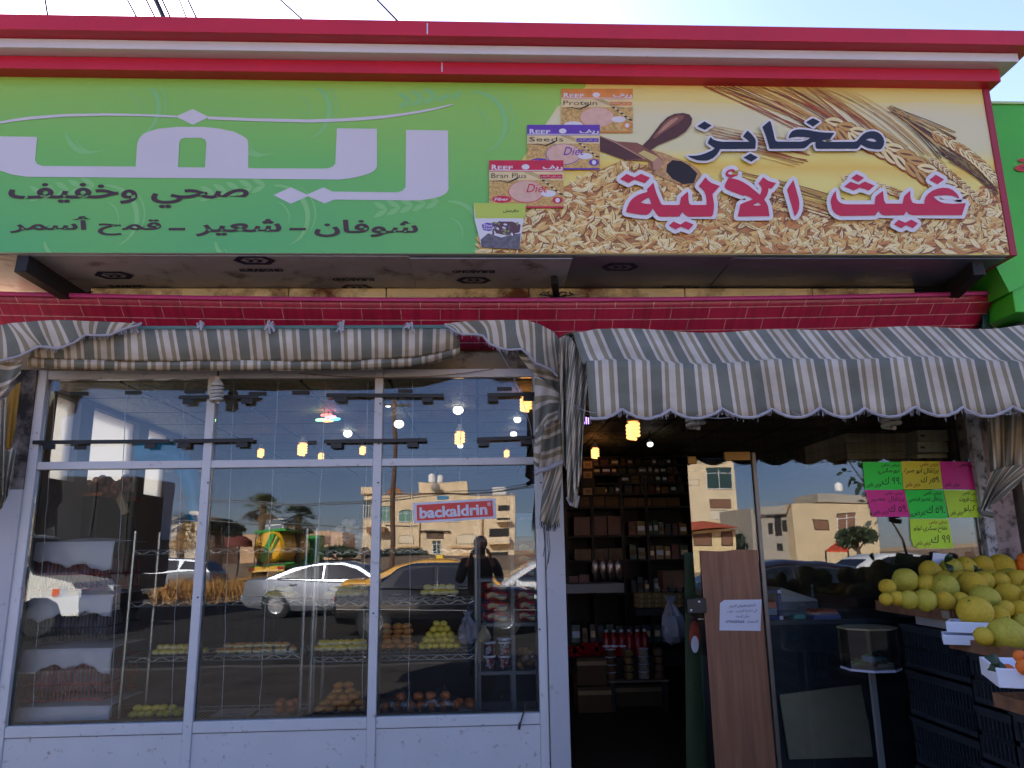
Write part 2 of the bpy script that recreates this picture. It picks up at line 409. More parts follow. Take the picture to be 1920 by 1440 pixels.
# ---------------------------------------------------------------- neighbours
nb = thing('corner_shop_building', 'neighbouring shop of rough stone blocks at the right edge', 'building', (6.4,3,0))
STONE = M('rough_stone', (150,140,126), .9, var=.3, scale=5, bump=.6, bscale=12)
b = MB(); b.box((3.70,.0,0),(4.1,.3,3.1)); b.box((4.1,-.02,0),(9,7,3.1)); b.build('wall', STONE, nb)
b = MB(); b.box((3.76,-.03,1.28),(4.05,-.004,1.9)); b.build('poster', M('faded_poster', (170,60,44), .6, var=.2, scale=6), nb)
# ================================================================ SHOP SIGN
YS = -.6
SX0, SX1, SZ0, SZ1 = -3.6, 3.415, 3.352, 4.56
sg = thing('shop_sign', 'long green and yellow lightbox sign with red and white cornice above the shopfront', 'sign', (0,-.4,SZ0))
RED = M('cornice_red', (198,24,54), .42, var=.1, scale=1.5, spec=.5, bump=.12, bscale=2.5)
REDP = M('trim_red', (160,40,58), .5, var=.05, scale=2)
WHT = M('cornice_white', (218,216,222), .45, var=.05, scale=2, bump=.1, bscale=2.5, dirt=((160,150,148),-.12,6))
b = MB(); b.box((SX0,YS,SZ0),(SX1,.1,SZ1)); b.build('sign_box', M('sign_backing', (190,186,178), .7), sg)
# cornice: three stepped bands
def band(x1, dep, z0, z1, mat):
    q = MB(); q.box((SX0,YS-dep,z0),(x1,.12,z1)); return q.build('cornice_band', mat, sg, bevel=.004)
band(SX1+.075, .09, 4.545, 4.635, RED)
band(SX1+.155, .17, 4.637, 4.70, WHT)
band(SX1+.225, .25, 4.702, 4.81, RED)
q = MB(); q.box((SX1,YS-.012,SZ0-.006),(SX1+.045,.1,4.544)); q.build('side_trim', REDP, sg, bevel=.003)
q = MB()
for x, z0, z1, d in ((-.215,4.56,4.628,.0925),(-.30,4.712,4.79,.2525)): q.box((x-.004,YS-d,z0),(x+.004,YS-d+.02,z1))
q.build('joint_gap', M('bare_aluminium', (215,215,218), .35, metal=.5), sg)

def sp(px, py): p = at(px, py, YS); return (p.x, p.z)
def lay(k): return YS-.003*k
def on(k):
    y = lay(k); return lambda u, v: Vector((u, y, v))
def conv(pts, ox=0, oy=0, s=1): return [sp(ox+x/s, oy+y/s) for x, y in pts]

# green half: light centre to deeper edge, as printed
m, n, l, bs = node_mat('green_print')
tc = n.new('ShaderNodeTexCoord'); no = n.new('ShaderNodeTexNoise'); no.inputs['Scale'].default_value = .55; no.inputs['Detail'].default_value = 1
se = n.new('ShaderNodeSeparateXYZ'); l.new(tc.outputs['Object'], se.inputs[0]); l.new(tc.outputs['Object'], no.inputs['Vector'])
mr = n.new('ShaderNodeMapRange'); mr.inputs[1].default_value = 0; mr.inputs[2].default_value = 1.2; l.new(se.outputs[2], mr.inputs[0])
ad = n.new('ShaderNodeMath'); ad.operation = 'MULTIPLY_ADD'; ad.inputs[1].default_value = .9; l.new(no.outputs[0], ad.inputs[0])
ad2 = n.new('ShaderNodeMath'); ad2.operation = 'MULTIPLY'; ad2.inputs[1].default_value = .55; l.new(mr.outputs[0], ad2.inputs[0]); l.new(ad2.outputs[0], ad.inputs[2])
rp = n.new('ShaderNodeValToRGB'); e = rp.color_ramp.elements
e[0].position = .3; e[0].color = lin((92,182,110)); e[1].position = 1.0; e[1].color = lin((160,206,84))
x = e.new(.62); x.color = lin((120,194,96))
l.new(ad.outputs[0], rp.inputs[0]); l.new(rp.outputs[0], bs.inputs['Base Color']); bs.inputs['Roughness'].default_value = .35
GREENP = m
edge = conv([(-60,139),(1098,158),(1098,163),(1045,200),(985,290),(930,380),(895,440),(893,482),(-60,482)])
edge = [(max(SX0,x), min(max(z,SZ0+.002),4.544)) for x, z in edge]
b = MB(); b.flat(fill([edge]), on(1)); GP = b.build('green_print', GREENP, sg, smooth=False)
# yellow half
m, n, l, bs = node_mat('yellow_print')
tc = n.new('ShaderNodeTexCoord'); se = n.new('ShaderNodeSeparateXYZ'); l.new(tc.outputs['Object'], se.inputs[0])
no = n.new('ShaderNodeTexNoise'); no.inputs['Scale'].default_value = 1.2; no.inputs['Detail'].default_value = 3
mp = n.new('ShaderNodeMapping'); mp.inputs['Scale'].default_value = (.5,1,2.5); l.new(tc.outputs['Object'], mp.inputs[0]); l.new(mp.outputs[0], no.inputs['Vector'])
mr = n.new('ShaderNodeMapRange'); mr.inputs[1].default_value = 0; mr.inputs[2].default_value = 1.2; l.new(se.outputs[2], mr.inputs[0])
ad = n.new('ShaderNodeMath'); ad.operation = 'MULTIPLY_ADD'; ad.inputs[1].default_value = .22; l.new(no.outputs[0], ad.inputs[0])
l.new(mr.outputs[0], ad.inputs[2])
rp = n.new('ShaderNodeValToRGB'); e = rp.color_ramp.elements
e[0].position = .0; e[0].color = lin((240,218,116)); e[1].position = 1.0; e[1].color = lin((236,220,150))
for ps, c in ((.5,(242,224,126)),(.6,(238,200,90)),(.66,(242,222,118)),(.74,(228,220,170)),(.92,(228,220,178)),(1.0,(238,218,128))):
    x = e.new(ps); x.color = lin(c)
l.new(ad.outputs[0], rp.inputs[0]); l.new(rp.outputs[0], bs.inputs['Base Color']); bs.inputs['Roughness'].default_value = .4
b = MB(); b.box((sp(890,300)[0],YS-.001,SZ0+.001),(SX1,YS+.01,4.544)); b.build('yellow_print', m, sg, smooth=False)

# pale leaf swirls printed on the green
SWN = [0]
def swirl(mb, cx, cy, s, mir=1):
    def arc(x, y, r0, a0, a1, w):
        pts = []
        for i in range(15):
            t = i/14; a = R(a0+(a1-a0)*t); ww = w*math.sin(math.pi*min(1, t*.9+.1))
            pts.append((a, r0*(1-.12*t), ww))
        o = [(cx+mir*s*(x+math.cos(a)*(r+ww)), cy+s*(y+math.sin(a)*(r+ww))) for a, r, ww in pts]
        i_ = [(cx+mir*s*(x+math.cos(a)*(r-ww)), cy+s*(y+math.sin(a)*(r-ww))) for a, r, ww in reversed(pts)]
        q = conv([(x_,min(474,max(166,y_))) for x_,y_ in o+i_]); SWN[0] += 1; mb.flat((q, [(k, k+1, len(q)-2-k, len(q)-1-k) for k in range(14)]), on(1.36+.012*(SWN[0] % 30)))
    arc(0, 0, 62, -95, 70, 5); arc(14, -4, 62, -60, 40, 1.6); arc(-8, 2, 34, -75, 20, 1.6)
    arc(-70, 40, 46, 175, 70, 5); arc(-60, 44, 40, 160, 60, 1.4)
    for i in range(5):
        x0, y0 = -22-i*24, -62+i*4
        for sg_ in (-1, 1):
            a = R(180+sg_*28); L = 30
            pts = []
            for k in range(9):
                t = k/8; pts.append((x0+math.cos(a)*L*t-math.sin(a)*5*math.sin(math.pi*t), y0+math.sin(a)*L*t*-1-math.cos(a)*5*math.sin(math.pi*t)))
            for k in range(7, 0, -1):
                t = k/8; pts.append((x0+math.cos(a)*L*t+math.sin(a)*5*math.sin(math.pi*t), y0-math.sin(a)*L*t+math.cos(a)*5*math.sin(math.pi*t)))
            q = conv([(cx+mir*s*u, cy+s*v) for u, v in pts])
            if max(cy+s*v for u, v in pts) > 474 or min(cy+s*v for u, v in pts) < 166: continue
            mb.flat((q, [tuple(range(len(q)))]), on(1.4+.02*i))
for cx, cy in ((240,205),(560,210),(890,235),(200,410),(520,410),(845,440)):
    b = MB(); swirl(b, cx, cy, 1.); b.build('leaf_print', M('pale_green_print', (138,202,122), .4), sg, smooth=False)

# big white word
MAUVE = M('white_print', (214,207,214), .4, var=.03, scale=2)
L1 = [(-40,256),(70.7,257.7),(66.7,301.7),(70.7,308.3),(80,312),(255,313.3),(258.3,270),(262,260),(270,252),(283,246.5),(300,242),(333,239),(383,239),(413,242.3),(440,248.3),(456,256),(464,262),(466,269),(466,315.7),(480,316.5),(609,317),(617,316),(624,313.5),(629,308),(632,241.5),(707,242.5),(707,313),(704.5,318),(699,323),(690,327),(680,330),(668,333),(657,335.2),(636,337.7),(480,336),(50,332.3),(23,328),(0,320),(-20,308),(-35,290)]
H1 = [(334.5,314.5),(337,268),(340,262),(346,259.5),(378,259.5),(385,262.5),(387.7,269),(385,314.9)]
b = MB(); b.flat(fill([conv(L1), conv(H1)]), on(2))
L2 = [(761.5,244.5),(840,245.8),(841,355),(839,360),(835,364),(826,369),(815,372),(803,374.5),(790,376.2),(776,376.7),(627,375),(609,382.5),(578,368.6),(546,383),(513,366.5),(546,352),(576,365.6),(607,352),(623,360),(742,361.5),(749,360.5),(755,358),(760.5,352)]
b.flat(fill([conv(L2)]), on(2))
b.flat(fill([conv([(330,219.5),(362,205.5),(393,220.5),(362,235)])]), on(2))
b.flat(fill([conv([(-40,238),(-20,232.5),(0,229),(30,223.5),(60,219.5),(120,215),(200,213.5),(280,215.5),(332,218),(332,221.5),(270,219),(200,218),(120,220),(60,225),(30,228.5),(0,233),(-40,243)])]), on(2.3))
b.flat(fill([conv([(391,219.5),(480,223),(580,225),(640,223),(680,220.7),(720,217.5),(755,213.5),(790,208),(820,202.5),(850,195.5),(848,198),(820,206),(790,212),(755,218),(720,223),(680,226.7),(640,229),(580,231),(480,228.5),(391,225)])]), on(2.3))
b.build('brand_lettering', MAUVE, sg, smooth=False)

# small brown lines
def print_text(mb, s, x0, y0, x1, y1, k, mi=0, bold=.02, skew=0, shear=0., res=2):
    """lettering filling the pixel box x0..x1, y0..y1 of the sign"""
    vf = txt(s, bold, res, shear)
    y = lay(k)
    def mp(u, v):
        q = sp(x0+(x1-x0)*u, y1+(y0-y1)*v+skew*(u-.5)); return Vector((q[0], y, q[1]))
    mb.flat(vf, mp, mi)
BRP = M('brown_print', (74,44,50), .45)
for w_, bx in (('صحي وخفيف',(17,344,467,391)),('شوفان',(590,413,784,445)),('شعير',(367,411,528,444)),('قمح أسمر',(19,406,303,442))):
    b = MB(); print_text(b, arabic(w_), *bx, 2, bold=.024); b.build('slogan_lettering', BRP, sg, smooth=False)
for x in (317,543): b = MB(); q = conv([(x,428),(x+31,428),(x+31,432.5),(x,432.5)]); b.flat((q, [(0,1,2,3)]), on(2)); b.build('slogan_dash', BRP, sg, smooth=False)

# ---- wheat picture
def blend(c1, c2, t): return tuple(c1[i]+(c2[i]-c1[i])*t for i in range(3))
HB = [(893,482),(905,455),(985,395),(1040,360),(1110,325),(1170,300),(1225,318),(1290,345),(1330,365),(1400,372),(1440,352),(1480,372),(1540,390),(1620,400),(1700,395),(1760,388),(1800,372),(1850,350),(1880,380),(1897,474)]
b = MB(); q = conv(HB); q = [(min(x,SX1-.002), max(z,SZ0+.004)) for x, z in q]
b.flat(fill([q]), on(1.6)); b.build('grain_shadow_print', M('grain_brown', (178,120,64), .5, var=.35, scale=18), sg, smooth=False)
def inside(p, poly):
    c = False; n_ = len(poly)
    for i in range(n_):
        a, d = poly[i], poly[i-1]
        if (a[1] > p[1]) != (d[1] > p[1]) and p[0] < (d[0]-a[0])*(p[1]-a[1])/(d[1]-a[1])+a[0]: c = not c
    return c
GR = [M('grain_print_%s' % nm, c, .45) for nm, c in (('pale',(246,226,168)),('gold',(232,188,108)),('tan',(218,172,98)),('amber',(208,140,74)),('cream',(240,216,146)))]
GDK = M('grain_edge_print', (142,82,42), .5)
b = MB(); k = 0
pts = []
while len(pts) < 1500:
    x, y = rnd(893,1896), rnd(300,480)
    if inside((x,y), HB): pts.append((x,y))
pts.sort(key=lambda p: p[1])
def leaf2(cx, cy, L, W, a, n_=5):
    o = []
    for i in range(n_+1): t = i/n_; o.append((t-.5, math.sin(math.pi*t)**.7))
    out = [(L*t, W*h) for t, h in o]+[(L*t, -W*h) for t, h in reversed(o[1:-1])]
    return [(cx+u*math.cos(a)-v*math.sin(a), cy+u*math.sin(a)+v*math.cos(a)) for u, v in out]
for (x, y) in pts:
    a = rnd(-.9,.9) if random.random() < .7 else rnd(-1.6,1.6)
    L = rnd(20,34)*(.8+.35*(y-300)/180); W = rnd(3.2,5.2); k += 1; dk = 1.7+k*.0006
    g = random.choice((0,0,1,1,2,3,4,4))
    def put(poly, kk, mi):
        q = conv(poly)
        q = [(min(u,SX1-.003), max(v,SZ0+.004)) for u, v in q]
        b.flat((q, [tuple(range(len(q)))]), on(kk), mi)
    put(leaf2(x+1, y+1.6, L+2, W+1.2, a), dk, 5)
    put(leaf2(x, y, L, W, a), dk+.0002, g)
    if random.random() < .55: put(leaf2(x+rnd(-1,1), y+.5, L*.8, .55, a, 4), dk+.0004, 5)
    elif random.random() < .5: put(leaf2(x-math.sin(a)*-1.2, y-1.4, L*.6, .9, a, 4), dk+.0004, 0)
b.build('grain_print', GR+[GDK], sg, smooth=False)

# ears of wheat with long awns
ST = [M('straw_print_%s' % nm, c, .5) for nm, c in (('rust',(164,74,40)),('brown',(120,64,34)),('gold',(206,160,84)),('pale',(240,222,160)),('dark',(70,34,30)))]
b = MB(); kk = [2.7]
def pl(poly, mi):
    kk[0] += .0006; q = conv(poly); q = [(min(u,SX1-.003), min(v,4.542)) for u, v in q]
    b.flat((q, [tuple(range(len(q)))]), on(kk[0]), mi)
def strand(p0, p1, w0, w1, mi, sag=0):
    d = Vector((p1[0]-p0[0], p1[1]-p0[1])); nrm = Vector((-d.y, d.x)).normalized()
    up_, lo = [], []
    for i in range(7):
        t = i/6; c = Vector(p0)+d*t+nrm*sag*math.sin(math.pi*t); w_ = w0+(w1-w0)*t
        up_.append(tuple(c+nrm*w_)); lo.append(tuple(c-nrm*w_))
    pl(up_+lo[::-1], mi)
for i in range(40):
    t = i/39; s = rnd(0,1)
    strand((1312+t*230+rnd(-8,8),163), (1520+t*170+rnd(-20,20), 240+t*45+rnd(-12,12)), rnd(.4,1.0), rnd(.8,1.9), random.choice((0,0,1,2,2,3)), rnd(-9,3))
for i in range(10): strand((1500+i*9,163), (1700+i*8,290+rnd(-10,30)), .4, .8, random.choice((1,2,2)), -14)
for i in range(22): strand((1668+rnd(-6,6),198+rnd(0,14)), (1770+rnd(-15,25),262+rnd(-14,40)), .4, .9, random.choice((1,4,2,4)), rnd(-4,1))
for i in range(16): strand((1330+rnd(-10,10),236+i*2.2), (1500+rnd(-20,20),268+i*3), .35, .8, random.choice((0,1,2)), rnd(-3,3))
for i in range(16): strand((1390+rnd(-25,10),318+i*2.5), (1560+rnd(-25,25),365+i*3.2), .5, .9, random.choice((0,1,2,1)), rnd(-4,2))
def ear(p0, p1, n_, W, L, bend=0):
    d = Vector((p1[0]-p0[0], p1[1]-p0[1])); nrm = Vector((-d.y, d.x)).normalized(); a = math.atan2(d.y, d.x)
    for i in range(n_):
        t = i/(n_-1); c = Vector(p0)+d*t+nrm*bend*math.sin(math.pi*t)
        for sd in (-1, 1):
            q = c+nrm*sd*W*.55
            pl(leaf2(q.x+1.5, q.y+1.5, L*1.08, W*.62, a+sd*.35), 1 if sd < 0 else 0)
            pl(leaf2(q.x, q.y, L, W*.5, a+sd*.35), random.choice((2,3,3)))
            pl(leaf2(q.x+1, q.y+.5, L*.7, W*.12, a+sd*.35), 1)
ear((1560,238),(1790,370),12,17,40,-14)
ear((1755,255),(1872,350),14,8,22,-10)
ear((1745,300),(1840,385),12,5,15,-4)
ear((1585,335),(1700,372),12,6,17,-5)
for i in range(14): strand((1770+rnd(-20,10),280+rnd(-8,30)), (1868,352+rnd(0,20)), .7, .4, random.choice((4,1,4)), rnd(-6,4))
b.build('wheat_ear_print', ST, sg, smooth=False)

# wooden scoop lying in the grain
b = MB(); Z6 = (1100,160,6)
def scp(pts, k_, mi): b.flat(fill([conv(pts, *Z6)]), on(k_), mi)
scp([(730,735),(860,770),(1010,830),(1150,880),(1260,960),(1290,1010),(1240,1090),(1190,1130),(1000,1110),(880,1060),(740,1000),(690,900)], 3.4, 2)
scp([(900,900),(960,850),(1060,860),(1150,910),(1240,1000),(1200,1110),(1080,1120),(960,1060),(890,980)], 3.5, 3)
scp([(140,575),(330,640),(560,655),(700,720),(800,800),(850,850),(840,900),(740,1000),(690,860),(430,850),(150,745)], 3.6, 1)
scp([(140,575),(330,655),(640,830),(600,835),(430,850),(150,745)], 3.7, 0)
scp([(140,572),(330,650),(660,835),(650,845),(325,662),(140,582)], 3.8, 5)
scp([(575,775),(640,740),(800,815),(740,870)], 3.8, 4)
scp([(740,870),(800,815),(850,865),(830,930),(790,970),(745,955)], 3.85, 5)
scp([(620,690),(700,610),(760,530),(830,440),(900,370),(980,332),(1080,322),(1150,338),(1183,385),(1170,450),(1110,530),(1020,590),(900,640),(800,680),(745,720),(715,742)], 3.9, 0)
scp([(735,600),(800,520),(870,430),(940,375),(1030,345),(1090,350),(1090,380),(1020,440),(920,500),(830,560),(770,610)], 4.0, 1)
scp([(780,570),(860,470),(940,400),(1010,370),(1030,385),(950,450),(860,520)], 4.1, 5)
b.build('scoop_print', [M('scoop_dark', (88,48,38), .45), M('scoop_brown', (140,84,62), .45), M('scoop_sack', (196,150,96), .5, var=.3, scale=40), M('scoop_hollow', (36,24,28), .6), M('scoop_brass', (214,188,112), .45), M('scoop_light', (188,140,112), .45)], sg, smooth=False)

# printed product packs
PINK = M('dough_print', (222,180,160), .5, var=.08, scale=30)
MEAL = M('meal_print', (206,166,96), .5, var=.35, scale=60)
CREAM = M('pack_cream', (228,206,152), .5, var=.12, scale=10)
WPR = M('pack_white', (226,220,224), .45)
BLK = M('pack_black', (40,30,28), .5)
def pack(x0, y0, x1, y1, head, hcol, title, k0, diet=True):
    W, H = x1-x0, y1-y0; hm = M('pack_%s' % head, hcol, .42, var=.1, scale=14)
    q = MB(); X = lambda u: x0+W*u; Yp = lambda v: y0+H*v
    def rect(u0, v0, u1, v1, k, mi): p = conv([(X(u0),Yp(v0)),(X(u1),Yp(v0)),(X(u1),Yp(v1)),(X(u0),Yp(v1))]); q.flat((p, [(0,1,2,3)]), on(k0+k), mi)
    rect(0,0,1,1,0,2); rect(0,.42,1,.97,.05,1); rect(0,0,1,.235,.1,0); rect(0,.205,1,.22,.15,4); rect(0,.965,1,1,.1,0)
    rect(.68,.30,.985,.385,.1,0)
    def ell(cu, cv, ru, rv, k, mi): p = conv([(X(cu+ru*math.cos(a*math.pi/12)), Yp(cv+rv*math.sin(a*math.pi/12))) for a in range(24)]); q.flat((p, [tuple(range(24))]), on(k0+k), mi)
    ell(.5,.66,.245,.235,.15,0); ell(.5,.655,.235,.225,.2,3); ell(.80,.70,.10,.07,.25,4)
    ell(.92,.84,.07,.075,.25,0); ell(.92,.84,.03,.05,.3,4); ell(.49,.14,.052,.055,.2,4)
    p = conv([(X(.0),Yp(.45)),(X(.15),Yp(.42)),(X(.25),Yp(.455)),(X(.41),Yp(.34)),(X(.38),Yp(.40)),(X(.26),Yp(.48)),(X(.16),Yp(.44))]); q.flat(fill([p]), on(k0+.18), 5)
    for i in range(9):
        p = conv(leaf2(X(.74+i*.028), Yp(.43+i*.035), W*.07, W*.012, .9 if i % 2 else .2)); q.flat((p, [tuple(range(len(p)))]), on(k0+.22+.01*i), 2 if i % 2 else 5)
    for i in range(6): p = conv([(X(.45+i*.02),Yp(.24)),(X(.46+i*.02),Yp(.24)),(X(.78+i*.02),Yp(.46)),(X(.775+i*.02),Yp(.46))]); q.flat((p, [(0,1,2,3)]), on(k0+.12), 5 if i % 2 else 1)
    def T(s, u0, v0, u1, v1, k, mi, **kw):
        vf = txt(s, **kw); y = lay(k0+k)
        def mp(u, v): g = sp(X(u0+(u1-u0)*u), Yp(v1+(v0-v1)*v)); return Vector((g[0], y, g[1]))
        q.flat(vf, mp, mi)
    T('R', .035,.095,.11,.20,.25,4, bold=.03); T('EEF', .115,.12,.32,.20,.25,4, bold=.02)
    T(arabic('ريف'), .72,.105,.99,.215,.25,4, bold=.03)
    if title: T(title, .03,.275,.5,.375,.25,5, bold=-.004)
    T(arabic('خبز عالي الألياف'), .70,.315,.97,.372,.25,4)
    if diet: T('Diet', .5,.50,.79,.68,.3,0, shear=.3)
    ell(.17,.82,.13,.075,.25,0 if diet else 4); T('Fiber', .07,.79,.26,.85,.3,4, bold=.02, shear=.2)
    q.build('pack_print', [hm, MEAL, CREAM, PINK, WPR, BLK], sg, smooth=False)
pack(1052,168,1186,250,'orange',(224,140,56),'Protein',3.2,False)
pack(988,236,1124,320,'purple',(104,60,168),'Seeds',4.4)
pack(917,303,1056,392,'red',(206,36,66),'Bran Plus',5.6)
q = MB()
def pq(pts, k, mi): q.flat(fill([conv(pts)]), on(k), mi)
pq([(888,383),(986,385),(980,420),(974,470),(903,466),(890,415)], 6.8, 0); pq([(888,383),(986,385),(984,412),(892,412)], 6.9, 1)
pq([(901,452),(915,440),(940,448),(960,442),(976,440),(974,470),(903,466)], 6.95, 2)
pq([(922,425),(935,418),(960,418),(976,424),(974,438),(950,444),(930,440)], 6.95, 3)
pq([(903,424),(913,420),(925,422),(928,430),(918,436),(906,434)], 7.0, 4)
print_text(q, arabic('مقرمش'), 943,395,972,402, 7.0, 5); print_text(q, 'Diet', 907,423,923,428, 7.05, 0); print_text(q, 'Nutri', 907,429,924,433, 7.05, 0)
for i in range(26):
    p = conv(leaf2(rnd(924,972), rnd(420,442), 8, 2, rnd(-1.5,1.5))); q.flat((p, [tuple(range(len(p)))]), on(7.0+.01*i), random.choice((0,3,6,2)))
q.build('pack_print', [WPR, M('pouch_lime', (190,206,84), .45), M('pouch_grey', (104,100,108), .5, var=.4, scale=40), M('pouch_plum', (96,62,72), .5), MATS['pack_purple'], BLK, M('pouch_seed', (150,160,96), .5)], sg, smooth=False)

# ---- the two big words with white outlines
Za, Zb, Zc = (1280,210,4.8), (1140,300,5.0526), (1440,310,4.8)
W1 = [[(215,300),(225,272),(240,245),(265,268),(300,281),(350,287),(590,287),(560,262),(530,240),(550,212),(570,188),(600,212),(622,238),(640,262),(646,285),(640,350),(325,352),(315,375),(300,397),(280,418),(258,436),(230,449),(200,456),(160,456),(120,452),(85,440),(62,430),(35,412),(75,414),(110,412),(150,405),(185,394),(220,380),(250,366),(280,345),(250,325)],
      [(120,148),(185,105),(250,142),(190,180)], [(535,428),(597,392),(663,428),(605,466)],
      [(703,155),(738,125),(770,100),(780,115),(790,150),(803,205),(815,260),(822,277),(838,286),(1050,287),(1090,276),(1118,263),(1132,253),(1100,247),(1060,243),(1015,243),(975,248),(938,258),(942,232),(955,208),(975,190),(1003,179),(1035,176),(1080,178),(1120,184),(1160,192),(1210,200),(1270,205),(1350,208),(1330,235),(1310,265),(1270,269),(1235,276),(1255,285),(1280,288),(1520,288),(1545,283),(1560,270),(1580,245),(1605,220),(1635,202),(1670,193),(1705,193),(1740,203),(1768,225),(1787,255),(1795,285),(1790,318),(1775,345),(1760,355),(1720,354),(1680,350),(1640,340),(1610,325),(1585,312),(1570,335),(1550,349),(1190,350),(1180,330),(1178,305),(1182,288),(1150,291),(1125,308),(1100,332),(1075,348),(768,350),(757,310),(740,250),(720,195)],
      [(1095,112),(1155,75),(1220,108),(1160,150)]]
W1H = [[(1630,270),(1655,260),(1680,258),(1705,263),(1720,274),(1727,286),(1700,287),(1665,282)]]
W2b = [[(163,512),(172,475),(185,440),(200,412),(220,388),(248,366),(280,348),(320,333),(360,322),(366,312),(358,298),(390,265),(420,233),(430,265),(445,320),(465,370),(485,415),(495,435),(510,444),(650,445),(668,440),(674,410),(680,375),(712,345),(745,318),(750,350),(752,390),(757,425),(768,440),(785,444),(922,443),(922,400),(915,350),(900,315),(875,288),(848,265),(880,225),(912,182),(935,212),(970,237),(1048,265),(1012,305),(978,342),(985,390),(993,440),(990,490),(983,535),(970,553),(755,555),(730,545),(712,528),(693,508),(682,530),(665,553),(490,555),(465,545),(445,525),(430,498),(415,475),(402,500),(388,518),(372,530),(355,538),(260,530)],
       [(108,200),(140,172),(170,150),(205,168),(245,183),(275,165),(305,150),(345,168),(390,187),(365,212),(340,238),(290,220),(240,205),(215,222),(185,238),(145,215)],
       [(568,640),(590,618),(610,600),(640,613),(675,628),(700,612),(725,597),(760,612),(798,628),(778,652),(755,678),(715,662),(680,648),(655,662),(630,675),(595,655)],
       [(1215,553),(1228,495),(1240,438),(1300,412),(1360,390),(1320,366),(1285,352),(1272,358),(1225,342),(1160,318),(1110,296),(1092,275),(1098,245),(1112,215),(1132,196),(1160,192),(1215,205),(1270,230),(1320,262),(1370,302),(1425,348),(1438,318),(1442,295),(1435,270),(1412,240),(1435,210),(1455,182),(1505,218),(1578,237),(1555,265),(1535,290),(1505,287),(1502,320),(1490,355),(1465,393),(1485,420),(1500,452),(1508,500),(1515,550)],
       [(1113,205),(1128,190),(1150,183),(1120,178),(1103,165),(1101,145),(1112,125),(1132,112),(1158,105),(1180,108),(1190,125),(1168,133),(1148,124),(1128,136),(1122,150),(1142,158),(1185,155),(1225,152),(1208,168),(1170,182)],
       [(1680,300),(1710,252),(1740,208),(1758,270),(1775,330),(1790,385),(1796,430),(1793,480),(1778,522),(1752,553),(1735,490),(1708,395)]]
W2bH = [[(300,422),(338,395),(380,370),(390,402),(402,436),(350,432)], [(1358,447),(1384,432),(1410,420),(1435,447),(1395,450)]]
W2c = [[(548,352),(550,325),(560,295),(575,268),(595,245),(595,285),(602,315),(615,338),(635,355),(665,365),(700,368),(940,367),(945,330),(950,298),(982,270),(1015,248),(1020,290),(1024,330),(1040,361),(1190,362),(1197,325),(1204,295),(1232,268),(1260,245),(1260,290),(1265,325),(1282,354),(1320,362),(1385,362),(1388,330),(1398,302),(1420,272),(1455,247),(1500,228),(1550,219),(1600,222),(1640,240),(1672,268),(1690,290),(1698,318),(1670,300),(1630,289),(1580,285),(1520,288),(1465,297),(1490,322),(1525,345),(1570,358),(1640,363),(1757,357),(1740,410),(1722,465),(1280,465),(1255,458),(1240,447),(1225,425),(1217,445),(1203,465),(1030,467),(1005,460),(988,445),(975,425),(963,445),(945,468),(640,472),(605,460),(580,440),(560,410)],
       [(732,133),(780,97),(847,130),(795,168)], [(668,210),(697,185),(725,165),(760,178),(800,192),(828,175),(855,163),(895,182),(940,200),(915,222),(890,245),(850,230),(805,218),(780,232),(755,243),(710,226)],
       [(1433,148),(1487,102),(1562,145),(1505,188)], [(1113,548),(1135,525),(1155,507),(1185,520),(1215,532),(1242,517),(1268,505),(1300,522),(1328,540),(1305,562),(1283,582),(1250,567),(1218,555),(1200,568),(1180,582),(1145,565)]]
def word(loops, holes, z, grow_px, dark_mat, name):
    q = MB()
    for i, lp in enumerate(loops): q.flat(fill([conv(grow([(x,-y) for x, y in lp], grow_px) and [(x,-y) for x, y in grow([(x,-y) for x, y in lp], grow_px)], *z)]), on(8+.05*i))
    q.build('word_outline', WPR, sg, smooth=False)
    q = MB()
    for i, lp in enumerate(loops):
        hs = [conv(h, *z) for h in holes if inside(h[0], lp)]
        q.flat(fill([conv(lp, *z)]+hs), on(9.2+.02*i))
    q.build(name, dark_mat, sg, smooth=False)
NAVY = M('navy_print', (26,26,44), .4); CRIM = M('crimson_print', (204,30,66), .4)
word(W1, W1H, Za, 19, NAVY, 'word_lettering')
word(W2b, W2bH, Zb, 38, CRIM, 'word_lettering')
word(W2c, [], Zc, 36, CRIM, 'word_lettering')

